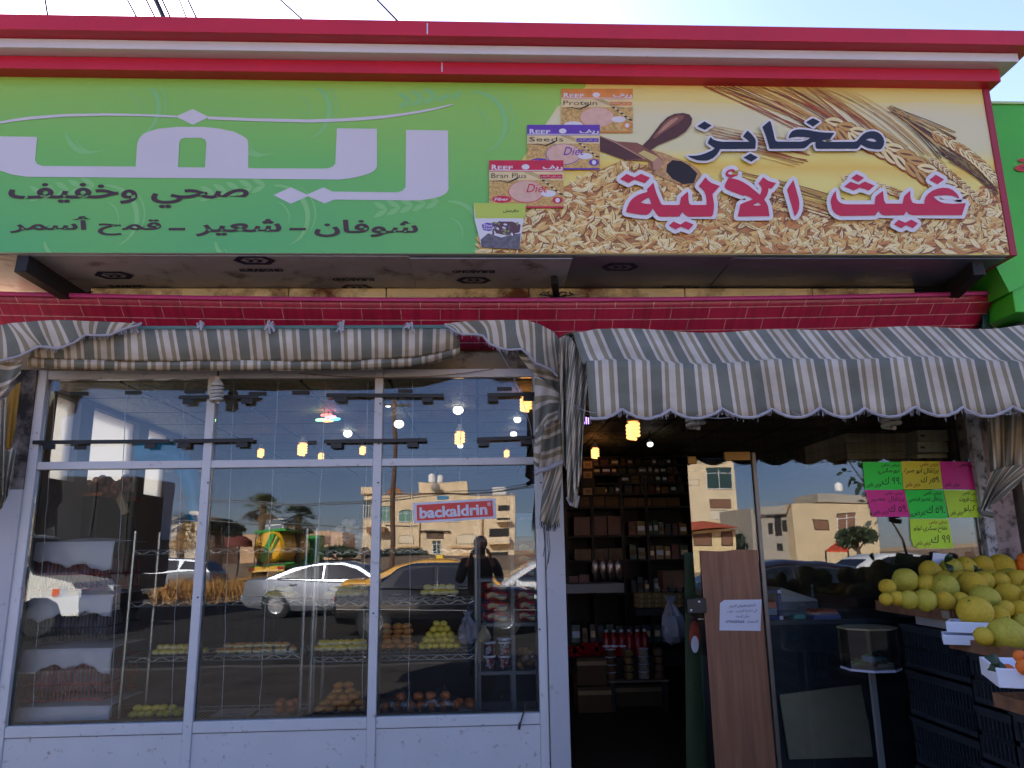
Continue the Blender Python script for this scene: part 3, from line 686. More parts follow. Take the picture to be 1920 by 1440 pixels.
# ---- soffit of loose composite panels under the sign, with film lettering
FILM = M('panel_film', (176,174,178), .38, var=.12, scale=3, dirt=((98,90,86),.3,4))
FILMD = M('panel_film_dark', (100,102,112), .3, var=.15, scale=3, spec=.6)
MARK = M('film_ink', (14,20,56), .6)
MARKG = M('film_ink_grey', (84,82,86), .6)
def soffit(x0, x1, zf, zk, mat, marks):
    yf, yk = YS+.02, .02
    q = MB(); q.hexa([(x0,yf,zf),(x1,yf,zf),(x1,yk,zk),(x0,yk,zk)], [(x0,yf,zf+.004),(x1,yf,zf+.004),(x1,yk,zk+.004),(x0,yk,zk+.004)])
    o = q.build('soffit_panel', mat, sg)
    def mp(u, v):       # u metres along, v 0 front .. 1 back
        return Vector((u, yf+(yk-yf)*v, zf+(zk-zf)*v-.003))
    for kind, u, v, w_, fl in marks:
        q = MB()
        if kind == 'logo':
            w_ *= 1.2
            hexo = [(-1,0),(-.6,.5),(.6,.5),(1,0),(.6,-.5),(-.6,-.5)]
            q.flat(fill([[(x, y) for x, y in hexo], [(x*.66, y*.6) for x, y in hexo]]), lambda a, c: mp(u+a*w_, v+fl*c*w_/.6))
            for dx in (-.3, .1):
                q.flat(([(dx-.2,-.2),(dx,-.2),(dx+.3,.02),(dx+.1,.22),(dx-.1,.22),(dx+.08,.02)], [(0,1,2,5),(5,2,3,4)]), lambda a, c: mp(u+a*w_, v+fl*c*w_/.6))
        else:
            w_ *= 1.15; vf = txt(kind, .045); h = w_*.19
            q.flat(vf, lambda a, c: mp(u+fl*(a-.5)*w_, v+fl*(.5-c)*h/.6))
        q.build('film_mark', MARK, o, smooth=False)
soffit(-3.6,-2.05,3.345,3.33,FILM,[('logo',-2.35,.52,.105,1),('EURABOND',-2.35,.84,.2,1)])
soffit(-2.045,-.42,3.343,3.325,FILM,[('logo',-1.38,.1,.11,1),('EURABOND',-1.38,.36,.24,1),('EURABOND',-.82,.62,.24,-1),('logo',-.82,.86,.09,-1)])
soffit(-.415,.60,3.33,3.325,FILM,[('EURABOND',-.02,.36,.24,-1),('logo',-.02,.62,.10,-1)])
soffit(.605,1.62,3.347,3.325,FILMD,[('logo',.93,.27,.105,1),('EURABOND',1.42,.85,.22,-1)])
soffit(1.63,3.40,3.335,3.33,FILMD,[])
# rusty box tube behind the sign, steel arms
b = MB(); rb = thing('rusty_beam', 'cream painted box beam streaked with rust between sign and brick fascia', 'beam', (-.2,.0,3.2))
RUST = M('rusty_cream', (226,206,160), .75, var=.12, scale=5, dirt=((96,48,20),.62,3.2))
xs = [-2.60,-1.28,-.62,.36,1.45,2.36,3.1]
for i in range(6):
    q = MB(); q.box((xs[i]+.003,-.06,3.255),(xs[i+1]-.003,.012,3.322)); q.build('beam_section', RUST, rb, bevel=.006)
q = MB(); q.box((-3.3,-.012,3.13),(3.55,.015,3.25)); q.build('backing_strip', M('rusty_strip', (178,146,96), .8, var=.3, scale=5, dirt=((80,44,22),.6,4)), rb)
for px, lab, s in ((125,'dark steel arm holding the sign at its left end',1.3),(1045,'short dark steel arm under the middle of the sign',.7),(1790,'dark steel arm with hanging cables at the right end of the sign',1.2)):
    x = at(px,530,-.2).x
    t = thing('sign_bracket', lab, 'bracket', (x,-.1,3.2), 'steel arms under the sign')
    q = MB(); q.bar((x-.05*s,-.45*s,3.29),(x+.02,.0,3.24),.06*s,.085*s); q.build('arm', DKSTEEL, t, bevel=.004)
    q = MB(); q.box((x-.05,-.02,3.16),(x+.07,.015,3.31)); q.build('mount_plate', DKSTEEL, t, bevel=.004)
    q = MB()
    for i in range(7):
        a0 = Vector((x+rnd(-.1,.12),-.08,3.29)); q.tube([a0, a0+Vector((rnd(-.08,.1),-.05,-.04)), a0+Vector((rnd(-.12,.16),-.04,-.06)), a0+Vector((rnd(-.1,.2),.04,-.03))], .004, 5)
    q.build('cable', BLACK, t)

# ---- printed brick fascia, leaning out at the top and sagging in the middle
m, n, l, bs = node_mat('brick_print')
uv = n.new('ShaderNodeUVMap'); br = n.new('ShaderNodeTexBrick'); br.offset = .5
br.inputs['Scale'].default_value = 1; br.inputs['Brick Width'].default_value = .272; br.inputs['Row Height'].default_value = .066; br.inputs['Mortar Size'].default_value = .0026; br.inputs['Mortar Smooth'].default_value = .3
br.inputs['Color1'].default_value = lin((178,34,66)); br.inputs['Color2'].default_value = lin((164,28,58)); br.inputs['Mortar'].default_value = lin((206,150,140))
no = n.new('ShaderNodeTexNoise'); no.inputs['Scale'].default_value = 3; no.inputs['Detail'].default_value = 8
mp = n.new('ShaderNodeMapping'); mp.inputs['Scale'].default_value = (9,.7,1); l.new(uv.outputs[0], mp.inputs[0]); l.new(mp.outputs[0], no.inputs[0])
rr = n.new('ShaderNodeValToRGB'); rr.color_ramp.elements[0].position = .42; rr.color_ramp.elements[1].position = .75; rr.color_ramp.elements[1].color = (.5,.5,.5,1); rr.color_ramp.elements[0].color = (0,0,0,1)
mx = n.new('ShaderNodeMixRGB'); l.new(no.outputs[0], rr.inputs[0]); l.new(rr.outputs[0], mx.inputs[0]); mx.inputs[2].default_value = lin((84,24,30))
l.new(uv.outputs[0], br.inputs['Vector']); l.new(br.outputs[0], mx.inputs[1]); l.new(mx.outputs[0], bs.inputs['Base Color']); bs.inputs['Roughness'].default_value = .32
bf = thing('brick_fascia', 'sagging red fascia strip printed with a brick pattern under the sign', 'fascia', (.3,-.1,2.95))
xl0, xr0 = -3.27, at(1870,547,-.2).x
def fz(u): x = u*2-1; return -.05*(1-x*x)
ztop = at(1870,547,-.2).z; zbot = 2.93
def fas(u, v):
    lean = .2*(1-v); xr = xr0-.10*v
    x = xl0+.08*v+(xr-xl0-.08*v)*u
    return Vector((x, -lean-.004, ztop+(zbot-ztop)*v+fz(u)*(1-.3*v)))
b = MB(); b.grid(fas, 48, 5, 0, lambda u, v: (u*7.1, .10+.3*(1-v)-.012)); b.build('printed_strip', m, bf, thick=.004)
b = MB(); b.grid(lambda u, v: fas(u, 0)+Vector((0,-.004-.0*v,.004-.028*v)), 48, 1); b.build('top_edge', M('fascia_pink_edge', (196,60,120), .4), bf, thick=.003)
b = MB(); b.grid(lambda u, v: fas(1, u)+Vector((0,(.2*(1-u)+.03)*v,0)), 4, 1); b.build('end_cap', M('fascia_dark_edge', (70,14,26), .5), bf, thick=.003)

# ---- neighbour's green sign and tarpaulin at the right edge
gs = thing('green_sign', "neighbour's bright green box sign with red lettering at the right edge", 'sign', (5,-.4,3.2))
GRN = M('neighbour_green', (78,190,48), .35, var=.1, scale=2)
x0 = at(1857,300,-.35).x
zT = at(1880,196,-.35).z
b = MB(); b.box((x0,-.35,3.05),(x0+3,.15,zT)); b.build('sign_box', GRN, gs, bevel=.006)
b = MB(); b.box((x0,-.36,zT+.001),(x0+3,.15,zT+.02)); b.build('top_strip', M('pale_green_strip', (190,220,150), .4), gs)  # thin paler green strip along the top edge
p = [at(1893,548,-.38), at(1930,530,-.38), at(1930,488,-.38), at(1850,488,-.38), at(1868,500,-.38)]
b = MB(); b.prism(p, (0,.5,0)); b.build('lower_flap', GRN, gs)
b = MB(); y = -.358
vf = txt(arabic('مكتبة'), .05)
def mpn(u, v): q = at(1903+150*u, 331-34*v, y); return q
b.flat(vf, mpn); b.build('lettering', M('neighbour_red', (206,40,44), .4), gs, smooth=False)
b = MB()
dt = thing('tarpaulin', 'dark green tarpaulin bunched between the brick fascia and the green sign', 'tarpaulin', (3.9,-.2,2.95))
def tp(u, v):
    p = at(1842+100*u, 545+75*v, -.05-.12*math.sin(9*u+2*v)*v); return p
b.grid(tp, 14, 8); b.build('cloth', M('tarpaulin_green', (14,58,46), .6, var=.2, scale=6), dt, thick=.004)

# ---- overhead wires
for i, (xa, xb, yb, r_) in enumerate(((85,91,38,.010),(240,262,43,.010),(275,296,43,.010),(293,312,43,.026),(305,325,44,.010),(337,354,44,.008),(353,374,45,.010),(527,582,50,.010),(708,760,54,.011))):
    Y0 = 2.0
    a = at(xb+(xb-xa)*.5, yb+(yb)*.5, Y0); c = at(xa-(xb-xa)*9, -9*yb, Y0)
    mid = (a+c)/2; 
    b = MB(); b.tube([a, mid+Vector((0,0,-.02)), c], r_, 5)
    if r_ > .02:
        b.tube([a+Vector((.02,0,0)), (a*.7+c*.3)+Vector((-.03,0,0)), (a*.4+c*.6)+Vector((.03,0,0)), c], .01, 5)
    tag(b.build('overhead_wire', BLACK), ['thin overhead wire at the far left above the red cornice','thin wire left of the thick cable bundle','thin wire just left of the thick cable bundle','thick twisted overhead cable bundle above the sign','thin wire touching the right side of the thick bundle','faint thin wire second right of the thick bundle','thin wire third right of the thick cable bundle','single slanting wire between the bundle and the middle of the sign','longest slanting wire nearest the middle of the sky'][i], 'wire', 'overhead wires above the sign')
# ================================================================ SHOP WINDOW
wn = thing('shop_window', 'white aluminium shop window of six panes with blank kick panels left of the doorway', 'window', (-1.2,0,0))
XW = [-2.89,-2.83,-1.785,-1.73,-.685,-.63,.375,.43]
def fbox(name, a, c, mat=WHITE_AL, bev=.004):
    q = MB(); q.box(a, c); return q.build(name, mat, wn, bevel=bev)
for i in range(4): fbox('mullion', (XW[2*i],-.035,.02), (XW[2*i+1],.035,2.76))
for i in range(3):
    a, c = XW[2*i+1]+.0005, XW[2*i+2]-.0005
    fbox('transom', (a,-.028,2.105), (c,.028,2.155)); fbox('sill_rail', (a,-.03,.505), (c,.03,.57)); fbox('head_rail', (a,-.028,2.70), (c,.028,2.758))
    fbox('kick_panel', (a,-.022,.02), (c,.02,.501), bev=.002)
    q = MB(); q.box((a,-.004,.571),(c,.004,2.104)); q.build('glass_pane', GLASS, wn, smooth=False)
    q = MB(); q.box((a,-.004,2.156),(c,.004,2.699)); q.build('glass_pane', GLASS, wn, smooth=False)
    # dark gasket round the lower glass
    q = MB(); q.box((a,.006,.571),(a+.016,.02,2.104)); q.box((c-.016,.006,.571),(c,.02,2.104)); q.box((a+.016,.006,.571),(c-.016,.02,.585)); q.build('gasket', BLACK, wn)

for px, py in ((713,757),(710,832),(709,905),(390,905),(371,1120),(700,1150),(1012,1180),(1014,905)):
    q = MB(); q.lathe(at(px,py,-.0355), [(.006,0),(.006,-.002),(.001,-.003)], 8, 0, 'Y'); q.build('rivet', DKSTEEL, wn)
# black rods with clips in front of the glass
def rod(px0, px1, py0, py1, lab, Y=-.045, h=.024):
    a, c = at(px0,py0,Y), at(px1,py1,Y)
    t = thing('curtain_rod', lab, 'rod', (a+c)/2, 'black rods across the upper panes')
    q = MB(); q.bar(a, c, .016, h); q.build('rail', BLACK, t)
    for u in (.12, .86):
        p = a.lerp(c, u); q = MB(); q.box((p.x-.035,Y-.006,p.z-.045),(p.x+.035,Y+.012,p.z-.014)); q.build('clip', BLACK, t)
rod(62,318,829.5,827.5,'long lower black rod across the leftmost upper pane')
rod(326,474,827.5,825,'black rod crossing the first mullion at lower height')
rod(608,800,828,825,'lower black rod crossing the second mullion')
rod(894,1002,824,820,'short lower black rod at the right end of the upper panes')
rod(336,484,745,744,'black rod behind the spiral bulb at upper height')
rod(612,832,741,742,'upper black rod crossing the second mullion')
rod(914,1003,741,739,'upper black rod at the right end beside the bright lamp')
for px, py, w_, lab in ((148,738,34,'black tape strip high in the leftmost pane'),(249,736,28,'black tape strip left of the spiral bulb'),(364,734,36,'black tape strip just under the awning by the first mullion'),(483,738,32,'black tape strip right of the spiral bulb'),(564,736,32,'black tape strip in the middle of the centre pane'),(760,733,28,'black tape strip right of the second mullion'),(946,729,28,'black tape strip beside the bright lamp'),(150,839,20,'small black tape strip under the left rod'),(585,830,16,'small black tape strip between lower rods')):
    p = at(px,py,-.008); s = w_/1414*5/2
    q = MB(); q.box((p.x-s,-.012,p.z-.012),(p.x+s,-.0045,p.z+.012)); tag(q.build('tape_strip', BLACK), lab, 'tape', 'black tape strips on the panes')

# hanging light strings behind the glass
STR = M('string_wire', (196,200,206), .4, trans=.2)
for px0, px1, yb, lab in ((104,60,1340,'first'),(238,207,1345,'second'),(348,320,1345,'third'),(439,416,1340,'fourth'),(522,486,1340,'fifth'),(611,580,1335,'sixth'),(690,679,1330,'seventh'),(774,766,1330,'eighth'),(866,862,905,'ninth, shorter')):
    a, c = at(px0,715,.05), at(px1,yb,.05)
    q = MB(); pts = []
    for i in range(22):
        t = i/21; pts.append(a.lerp(c,t)+Vector((rnd(-.004,.004),rnd(-.004,.004),0)))
    q.tube(pts, .0024, 5)
    for i in range(2, 21, 2): q.ball(pts[i], (.004,.004,.009), 6, 4)
    tag(q.build('string_light', STR), '%s white string of tiny lights from the left behind the panes' % lab, 'string light', 'light strings hanging behind the panes')

# spiral bulbs
def cfl(name, label, p, s, mat, lampcat='bulb', group=None, cord=None, base=True, turns=4.5):
    t = thing(name, label, lampcat, p, group)
    x, y, z = p; q = MB(); pts = []
    N = int(turns*14)
    for i in range(N+1):
        a = i/14*2*math.pi; k = min(1, i/10+.35, (N-i)/10+.35)
        pts.append(Vector((x+math.cos(a)*s*k, y+math.sin(a)*s*k, z+s*.25+i/N*s*3.0)))
    q.tube(pts, s*.30, 6); q.build('spiral_tube', mat, t)
    if base:
        q = MB(); q.lathe((x,y,z+s*3.35), [(s*1.05,0),(s*1.1,s*.25),(s*.8,s*.9),(s*.5,s*1.1),(s*.5,s*1.7)], 14); q.build('base', M('bulb_base', (196,190,180), .5), t)
    if cord:
        q = MB(); q.tube([Vector((x,y,z+s*4.9)), Vector((x+.004,y,(z+s*4.9+cord)/2)), Vector((x,y,cord))], .004, 5); q.build('cord', BLACK, t)
    return t
OPAL = M('opal_tube', (190,186,176), .35)
p = at(405,757,-.16); cfl('spiral_bulb', 'unlit white spiral bulb hanging in front of the first mullion under the rolled awning', p, .035, OPAL, cord=2.9)
p = at(1305,806,-.35); cfl('spiral_bulb', 'unlit dim spiral bulb under the right awning nearest the doorway', p, .05, OPAL, group='unlit bulbs under the right awning', cord=2.8)
p = at(1672,806,-.35); cfl('spiral_bulb', 'unlit dim spiral bulb under the right awning above the coloured notes', p, .05, OPAL, group='unlit bulbs under the right awning', cord=2.8)

# lit lamps inside
WARM = M('warm_lamp', (1.0,.52,.16), emit=.28); COOL = M('white_lamp', (1,.98,.95), emit=.45)
def lamp(kind, px, py, Y, r_, lab):
    p = at(px,py,Y)
    if kind == 'warm':
        cfl('warm_lamp', lab, p-Vector((0,0,r_*1.7)), r_, WARM, 'lamp', 'warm spiral lamps inside the shop', cord=2.7)
    else:
        t = thing('white_lamp', lab, 'lamp', p, 'white globe lamps inside the shop')
        q = MB(); q.ball(p, (r_,r_,r_*.85), 16, 10); q.build('globe', COOL, t)
        q = MB(); q.lathe(p+Vector((0,0,r_*.6)), [(r_*.75,0),(r_*.6,r_*.7),(r_*.4,r_*.9),(r_*.4,r_*1.3)], 12); q.build('cap', M('bulb_base', (196,190,180), .5), t)
        q = MB(); q.tube([p+Vector((0,0,r_*1.8)), Vector((p.x,p.y,2.7))], .004, 5); q.build('cord', BLACK, t)
for a in (('white',590,748,.8,.028,'small white globe lamp left of the flower-shaped light'),('white',748,795,1.4,.042,'white globe lamp just right of the second mullion'),
 ('white',652,813,2.2,.042,'white globe lamp below and right of the flower light'),('white',859,769,1.0,.042,'white globe lamp in the middle of the right upper pane'),
 ('white',970,787,1.6,.032,'upper of two white globe lamps left of the bright tube lamp'),('white',963,814,2.2,.032,'lower of two white globe lamps left of the bright tube lamp'),
 ('white',728,757,1.0,.034,'white lamp partly behind the second mullion'),
 ('white',1219,833,2.4,.03,'white globe lamp inside the doorway'),('white',863,836,3.0,.03,'white globe lamp directly under a warm tube lamp'),
 ('warm',489,850,2.4,.026,'small warm lamp leftmost in the centre pane'),('warm',567,843,1.6,.034,'tall warm lamp left of centre over the transom'),('warm',602,857,2.6,.024,'small warm lamp next to the tall warm lamp'),
 ('warm',680,845,2.6,.026,'dim warm lamp left of the second mullion'),('warm',862,822,1.2,.034,'tall warm lamp in the right upper pane'),('warm',986,758,.5,.036,'brightest warm lamp at the right edge of the window'),
 ('warm',950,851,3.0,.024,'tiny warm lamp low in the right upper pane'),('warm',1187,808,.9,.045,'large warm spiral lamp hanging in the doorway'),('warm',1116,850,3.0,.035,'small warm lamp deep inside the doorway')): lamp(*a)
LEDP = M('purple_led', (.55,.3,1.0), emit=.5)
t = thing('led_sign', 'small purple LED strip sign glowing under the left end of the right awning', 'sign', at(1098,788,.6))
for k in range(3): q = MB(); q.bar(at(1095+k*4,781+k,.6), at(1095.5+k*4,795,.6), .006, .006, 0, (0,1,0)); q.build('led_strip', LEDP, t)
q = MB(); q.box(tuple(at(1091,797,.61)), tuple(at(1108,779,.63))); q.build('housing', BLACK, t)
# flower shaped coloured lamp
c0 = at(615,786,1.2); t = thing('flower_lamp', 'flower-shaped lamp of green, red, orange and blue glowing rings', 'lamp', c0)
for dx, dz, col in ((-.055,-.005,(.25,1,.3)),(-.015,.035,(1,.15,.12)),(.0,-.012,(1,.5,.1)),(.055,.0,(.1,.55,1)),(.02,.02,(1,.2,.3))):
    q = MB(); q.tube([c0+Vector((dx+.04*math.cos(k*math.pi/8), .04*math.sin(k*math.pi/8), dz+.014*math.sin(k*math.pi/8))) for k in range(17)], .007, 6)
    q.build('glow_ring', M('glow_%d_%d' % (int(col[0]*100), int(col[1]*100)), col, emit=.5), t)
q = MB(); q.tube([c0+Vector((0,0,.03)), Vector((c0.x,c0.y,2.7))], .004, 5); q.build('cord', BLACK, t)

b = MB(); pts = [at(x,y,-.06) for x, y in ((560,700),(640,706),(720,708),(800,706),(870,700),(925,692))]; b.tube(pts, .003, 5); tag(b.build('loose_wire', M('tan_wire', (150,112,70), .6)), 'thin tan wire sagging along the top of the centre and right panes', 'wire')
b = MB(); b.tube([at(x,y,-.04) for x, y in ((985,1318),(983,1332),(979,1345),(975,1358),(974,1368))], .005, 5); b.tube([at(975,1355,-.04), at(973,1368,-.045)], .008, 5); tag(b.build('cable_end', BLACK), 'short black cable end dangling over the right kick panel', 'cable')
b = MB(); b.tube([at(x,y,-.05) for x, y in ((935,655),(955,690),(975,735),(995,800),(1001,850))], .0025, 4); tag(b.build('loose_string', STR), 'thin string hanging slantwise at the right upper pane', 'string')
# stickers on the glass
t = thing('window_sticker', 'red sticker with white rounded lettering on a white border stuck on the right pane', 'sticker', at(852,958,-.01))
A = [at(774,943,-.0052), at(929,934,-.0052), at(931,972,-.0052), at(776,981,-.0052)]
q = MB(); q.prism(A, (0,-.0012,0)); q.build('border', PAPER, t, smooth=False)
def bil(P, u, v): return (P[3].lerp(P[2],u)).lerp(P[0].lerp(P[1],u), v)
B = [at(781,947,-.0066), at(923,938.5,-.0066), at(925,968,-.0066), at(782,976.5,-.0066)]
q = MB(); q.prism(B, (0,-.001,0)); q.build('red_field', M('sticker_red', (214,52,44), .4), t, smooth=False)
q = MB(); vf = txt('backaldrin', .035, 4); q.flat(vf, lambda u, v: bil(B, .035+.89*u, .12+.72*v)+Vector((0,-.0022,0)))
q.build('lettering', PAPER, t, smooth=False); q = MB(); vf = txt('®', .01); q.flat(vf, lambda u, v: bil(B, .93+.05*u, .66+.26*v)+Vector((0,-.0022,0))); q.build('trade_mark', PAPER, t, smooth=False)
q = MB(); q.prism([at(819,930,-.0052),at(841,929,-.0052),at(842,936,-.0052),at(820,937.5,-.0052)], (0,-.001,0))
t = tag(q.build('price_sticker', M('sticker_teal', (92,160,172), .5)), 'tiny pale blue sticker just above the red sticker', 'sticker')

# ================================================================ AWNINGS
def stripes(name, horiz=False):
    m, n, l, bs = node_mat(name)
    uv = n.new('ShaderNodeUVMap'); se = n.new('ShaderNodeSeparateXYZ'); l.new(uv.outputs[0], se.inputs[0])
    fr = n.new('ShaderNodeMath'); fr.operation = 'FRACT'; l.new(se.outputs[0], fr.inputs[0])
    rp = n.new('ShaderNodeValToRGB'); rp.color_ramp.interpolation = 'CONSTANT'; e = rp.color_ramp.elements
    gr, wh, ol = lin((120,119,106)), lin((208,194,178)), lin((150,137,110))
    e[0].position = 0; e[0].color = gr; e[1].position = .31; e[1].color = wh
    for ps, c in ((.41,ol),(.53,wh),(.73,ol),(.87,wh),(.97,gr)):
        x = e.new(ps); x.color = c
    l.new(fr.outputs[0], rp.inputs[0])
    tc = n.new('ShaderNodeTexCoord'); no = n.new('ShaderNodeTexNoise'); no.inputs['Scale'].default_value = 5; no.inputs['Detail'].default_value = 8
    l.new(tc.outputs['Object'], no.inputs['Vector'])
    r2 = n.new('ShaderNodeValToRGB'); r2.color_ramp.elements[0].position = .35; r2.color_ramp.elements[1].position = .75
    r2.color_ramp.elements[0].color = (1,1,1,1); r2.color_ramp.elements[1].color = (.66,.62,.57,1)
    l.new(no.outputs[0], r2.inputs[0])
    mx = n.new('ShaderNodeMixRGB'); mx.blend_type = 'MULTIPLY'; mx.inputs[0].default_value = 1
    l.new(rp.outputs[0], mx.inputs[1]); l.new(r2.outputs[0], mx.inputs[2]); l.new(mx.outputs[0], bs.inputs['Base Color'])
    bs.inputs['Roughness'].default_value = .85
    n2 = n.new('ShaderNodeTexNoise'); n2.inputs['Scale'].default_value = 14; n2.inputs['Detail'].default_value = 6; l.new(tc.outputs['Object'], n2.inputs['Vector'])
    bp = n.new('ShaderNodeBump'); bp.inputs['Strength'].default_value = .35; bp.inputs['Distance'].default_value = .02; l.new(n2.outputs[0], bp.inputs['Height']); l.new(bp.outputs[0], bs.inputs['Normal'])
    return m
STRIPE = stripes('striped_canvas'); TRIM = M('frayed_trim', (170,164,170), .9, var=.12, scale=20)
PER = .18
aw = thing('striped_awning', 'extended grey and cream striped awning with scalloped valance over the doorway', 'awning', (2.0,-.5,2.3))
XA0, XA1 = .585, 4.75
def wob(x, k): return .012*math.sin(3.1*x+k)+.008*math.sin(7.3*x+2*k)
YT = -.86; ZTOP = at(1300,618,YT).z
CP = [(-.02,2.93),(-.45,2.87),(-.78,ZTOP+.005),(YT,ZTOP),(-.92,ZTOP-.07),(-1.0,ZTOP-.16),(-1.06,ZTOP-.228),(-1.10,2.535)]
def canopy(u, v):
    k = v*7; i = min(int(k),6); f = k-i; y = CP[i][0]+(CP[i+1][0]-CP[i][0])*f; z = CP[i][1]+(CP[i+1][1]-CP[i][1])*f
    x0 = .53+(XA0-.53)*v; x = x0+(XA1-x0)*u
    z += (.010*math.sin(2.3*x+1)+.006*math.sin(8*x))*math.sin(math.pi*v)+wob(x,1)*v
    if x > 3.05: z += .05*min(1,(x-3.05)/.25)*v
    if u < .03 and v > .3: z -= .05*(1-u/.03)*math.sin(math.pi*(v-.3)/.7)
    return Vector((x, y-.006*math.sin(9*x)*v, z))
b = MB(); b.grid(canopy, 130, 21, 0, lambda u, v: ((XA0+(XA1-XA0)*u)/PER+.10*(1-v)-.18, v)); b.build('canopy', STRIPE, aw, thick=.003)
c1 = at(1165,755,-1.1).x; SW = .2625
def scal(x):
    f = ((x-c1)/SW) % 1.0; return 2.268-.052*math.sin(math.pi*f)**.8
def val(u, v):
    x = XA0+(XA1-XA0)*u; z0 = 2.535+wob(x,1)+(.05*min(1,(x-3.05)/.25) if x > 3.05 else 0)
    return Vector((x+.01*v*math.sin(5*x), -1.10-.006*math.sin(9*x)-.012*math.sin(11*x)*v-.03*v, z0+(scal(x)-z0)*v))
b = MB(); b.grid(val, 320, 6, 0, lambda u, v: ((XA0+(XA1-XA0)*u)/PER-.18, v)); b.build('valance', STRIPE, aw, thick=.003)
b = MB(); pts = [val(i/320,1)+Vector((0,-.003,rnd(-.002,.002))) for i in range(321)]; b.tube(pts, .0085, 6); b.build('valance_trim', TRIM, aw)
b = MB()
for i in range(260):
    u = rnd(0,1); a = val(u,1); 
    if random.random() < .7: u = (round((val(u,1).x-c1)/SW)*SW+c1-XA0+rnd(-.03,.03))/(XA1-XA0); a = val(min(1,max(0,u)),1)
    b.tube([a, a+Vector((rnd(-.008,.008),rnd(-.004,.002),-rnd(.012,.035)))], .0012, 3)
b.build('fringe', TRIM, aw)
b = MB(); b.tube([Vector((XA0+.02,-1.07,2.485)), Vector((XA1,-1.07,2.5))], .016, 8); b.build('front_bar', DKSTEEL, aw)
for xx in (.75, 4.6):
    b = MB(); b.tube([Vector((xx,-.02,2.62)), Vector((xx,-1.08,2.52))], .014, 6); b.build('side_arm', DKSTEEL, aw)
for pa, pb, dp in (((1062,748),(1140,770),14),((1305,778),(1392,777),13),((1485,772),(1545,758),18),((1810,772),(1848,768),10),((1875,775),(1918,768),6)):
    A = at(*pa,-1.13); B = at(*pb,-1.13); C_ = at((pa[0]+pb[0])/2, max(pa[1],pb[1])+dp, -1.13)
    b = MB(); b.tube([A*(1-t)**2+C_*2*t*(1-t)+B*t*t for t in [i/10 for i in range(11)]], .0018, 4); b.build('loose_thread', TRIM, aw)

def pxcurve(pts, t):
    """point on a polyline of pixels by fraction of its index"""
    k = t*(len(pts)-1); i = min(int(k), len(pts)-2); f = k-i
    return (pts[i][0]+(pts[i+1][0]-pts[i][0])*f, pts[i][1]+(pts[i+1][1]-pts[i][1])*f)
def drape(top, bot, Y, fold=.02, nf=5, nu=40, nv=12, per=68., stripe_v=False, ph=0., skew=0., dY=0.):
    """cloth between an upper and a lower edge, with vertical folds"""
    def fn(u, v):
        a = pxcurve(top,u); c = pxcurve(bot,u); p = (a[0]+(c[0]-a[0])*v, a[1]+(c[1]-a[1])*v)
        return at(p[0], p[1], Y+dY*v+fold*math.sin(2*math.pi*nf*u+3*v)*(.35+.65*v))
    L = sum(math.dist(top[i],top[i+1]) for i in range(len(top)-1)); L2 = sum(math.dist(bot[i],bot[i+1]) for i in range(len(bot)-1)); L = max(L,L2)
    H = max(math.dist(pxcurve(top,.5),pxcurve(bot,.5)), 1)
    uvf = (lambda u, v: ((v*H+skew*u*L)/per+ph, u)) if stripe_v else (lambda u, v: ((u*L+skew*v*H)/per+ph, v))
    q = MB(); q.grid(fn, nu, nv, 0, uvf); return q
al = thing('rolled_awning', 'rolled-up grey and cream striped awning tied along its bar above the window', 'awning', (-1.2,-.35,2.6))
def px_pt(x, y, Y): return at(x, y, Y)
b = MB(); b.tube([at(45,616,-.33), at(840,613,-.33)], .014, 8); b.build('roller_bar', M('teal_bar', (96,130,126), .5, var=.1, scale=4), al)
top = [(40+i*41,619-i*.15) for i in range(21)]
bot = [(52,668),(90,672),(130,674),(170,675),(210,676),(250,676),(300,677),(340,677),(380,676),(420,677),(460,677),(500,676),(540,677),(580,676),(620,676),(660,676),(700,674),(740,672),(780,669),(820,662),(862,652)]
def rolled(u, v):
    a = pxcurve(top,u); c = pxcurve(bot,u); p = (a[0]+(c[0]-a[0])*v, a[1]+(c[1]-a[1])*v)
    return at(p[0], p[1], -.335-.04*math.sin(math.pi*min(1,v*1.05))**.8-.014*math.sin(23*u+2*math.sin(7*u))*v-.006*math.sin(61*u)*v)
b = MB(); b.grid(rolled, 110, 10, 0, lambda u, v: (u*820/58.+.05*v, v)); b.build('folded_canvas', STRIPE, al, thick=.004)
bot2 = [(x, y+18-(0 if x < 780 else (x-780)*.05)) for x, y in bot]
top2 = [(x, y-4) for x, y in bot]
def rolled2(u, v):
    a = pxcurve(top2,u); c = pxcurve(bot2,u); p = (a[0]+(c[0]-a[0])*v, a[1]+(c[1]-a[1])*v)
    return at(p[0], p[1], -.30-.04*math.sin(math.pi*v)+.006*math.sin(34*u))
b = MB(); b.grid(rolled2, 110, 6, 0, lambda u, v: (u*820/58.+.4, v)); b.build('lower_fold', STRIPE, al, thick=.004)
def rolled3(u, v):
    a = pxcurve(bot2,u); return at(a[0], a[1], -.30+.26*v)+Vector((0,0,.05*v))
b = MB(); b.grid(rolled3, 60, 4, 0, lambda u, v: (u*820/58.+.4, v)); b.build('under_fold', STRIPE, al, thick=.004)
b = drape([(-30,615),(0,610),(20,606),(67,602),(110,600),(165,602),(215,604),(262,607)], [(-30,682),(0,677),(35,668),(72,649),(88,651),(108,655),(138,642),(160,627),(180,629),(205,629),(235,617),(264,610)], -.43, .006, 3, 60, 10, 62, ph=.1, skew=.25)
b.build('end_flap', STRIPE, al, thick=.004)
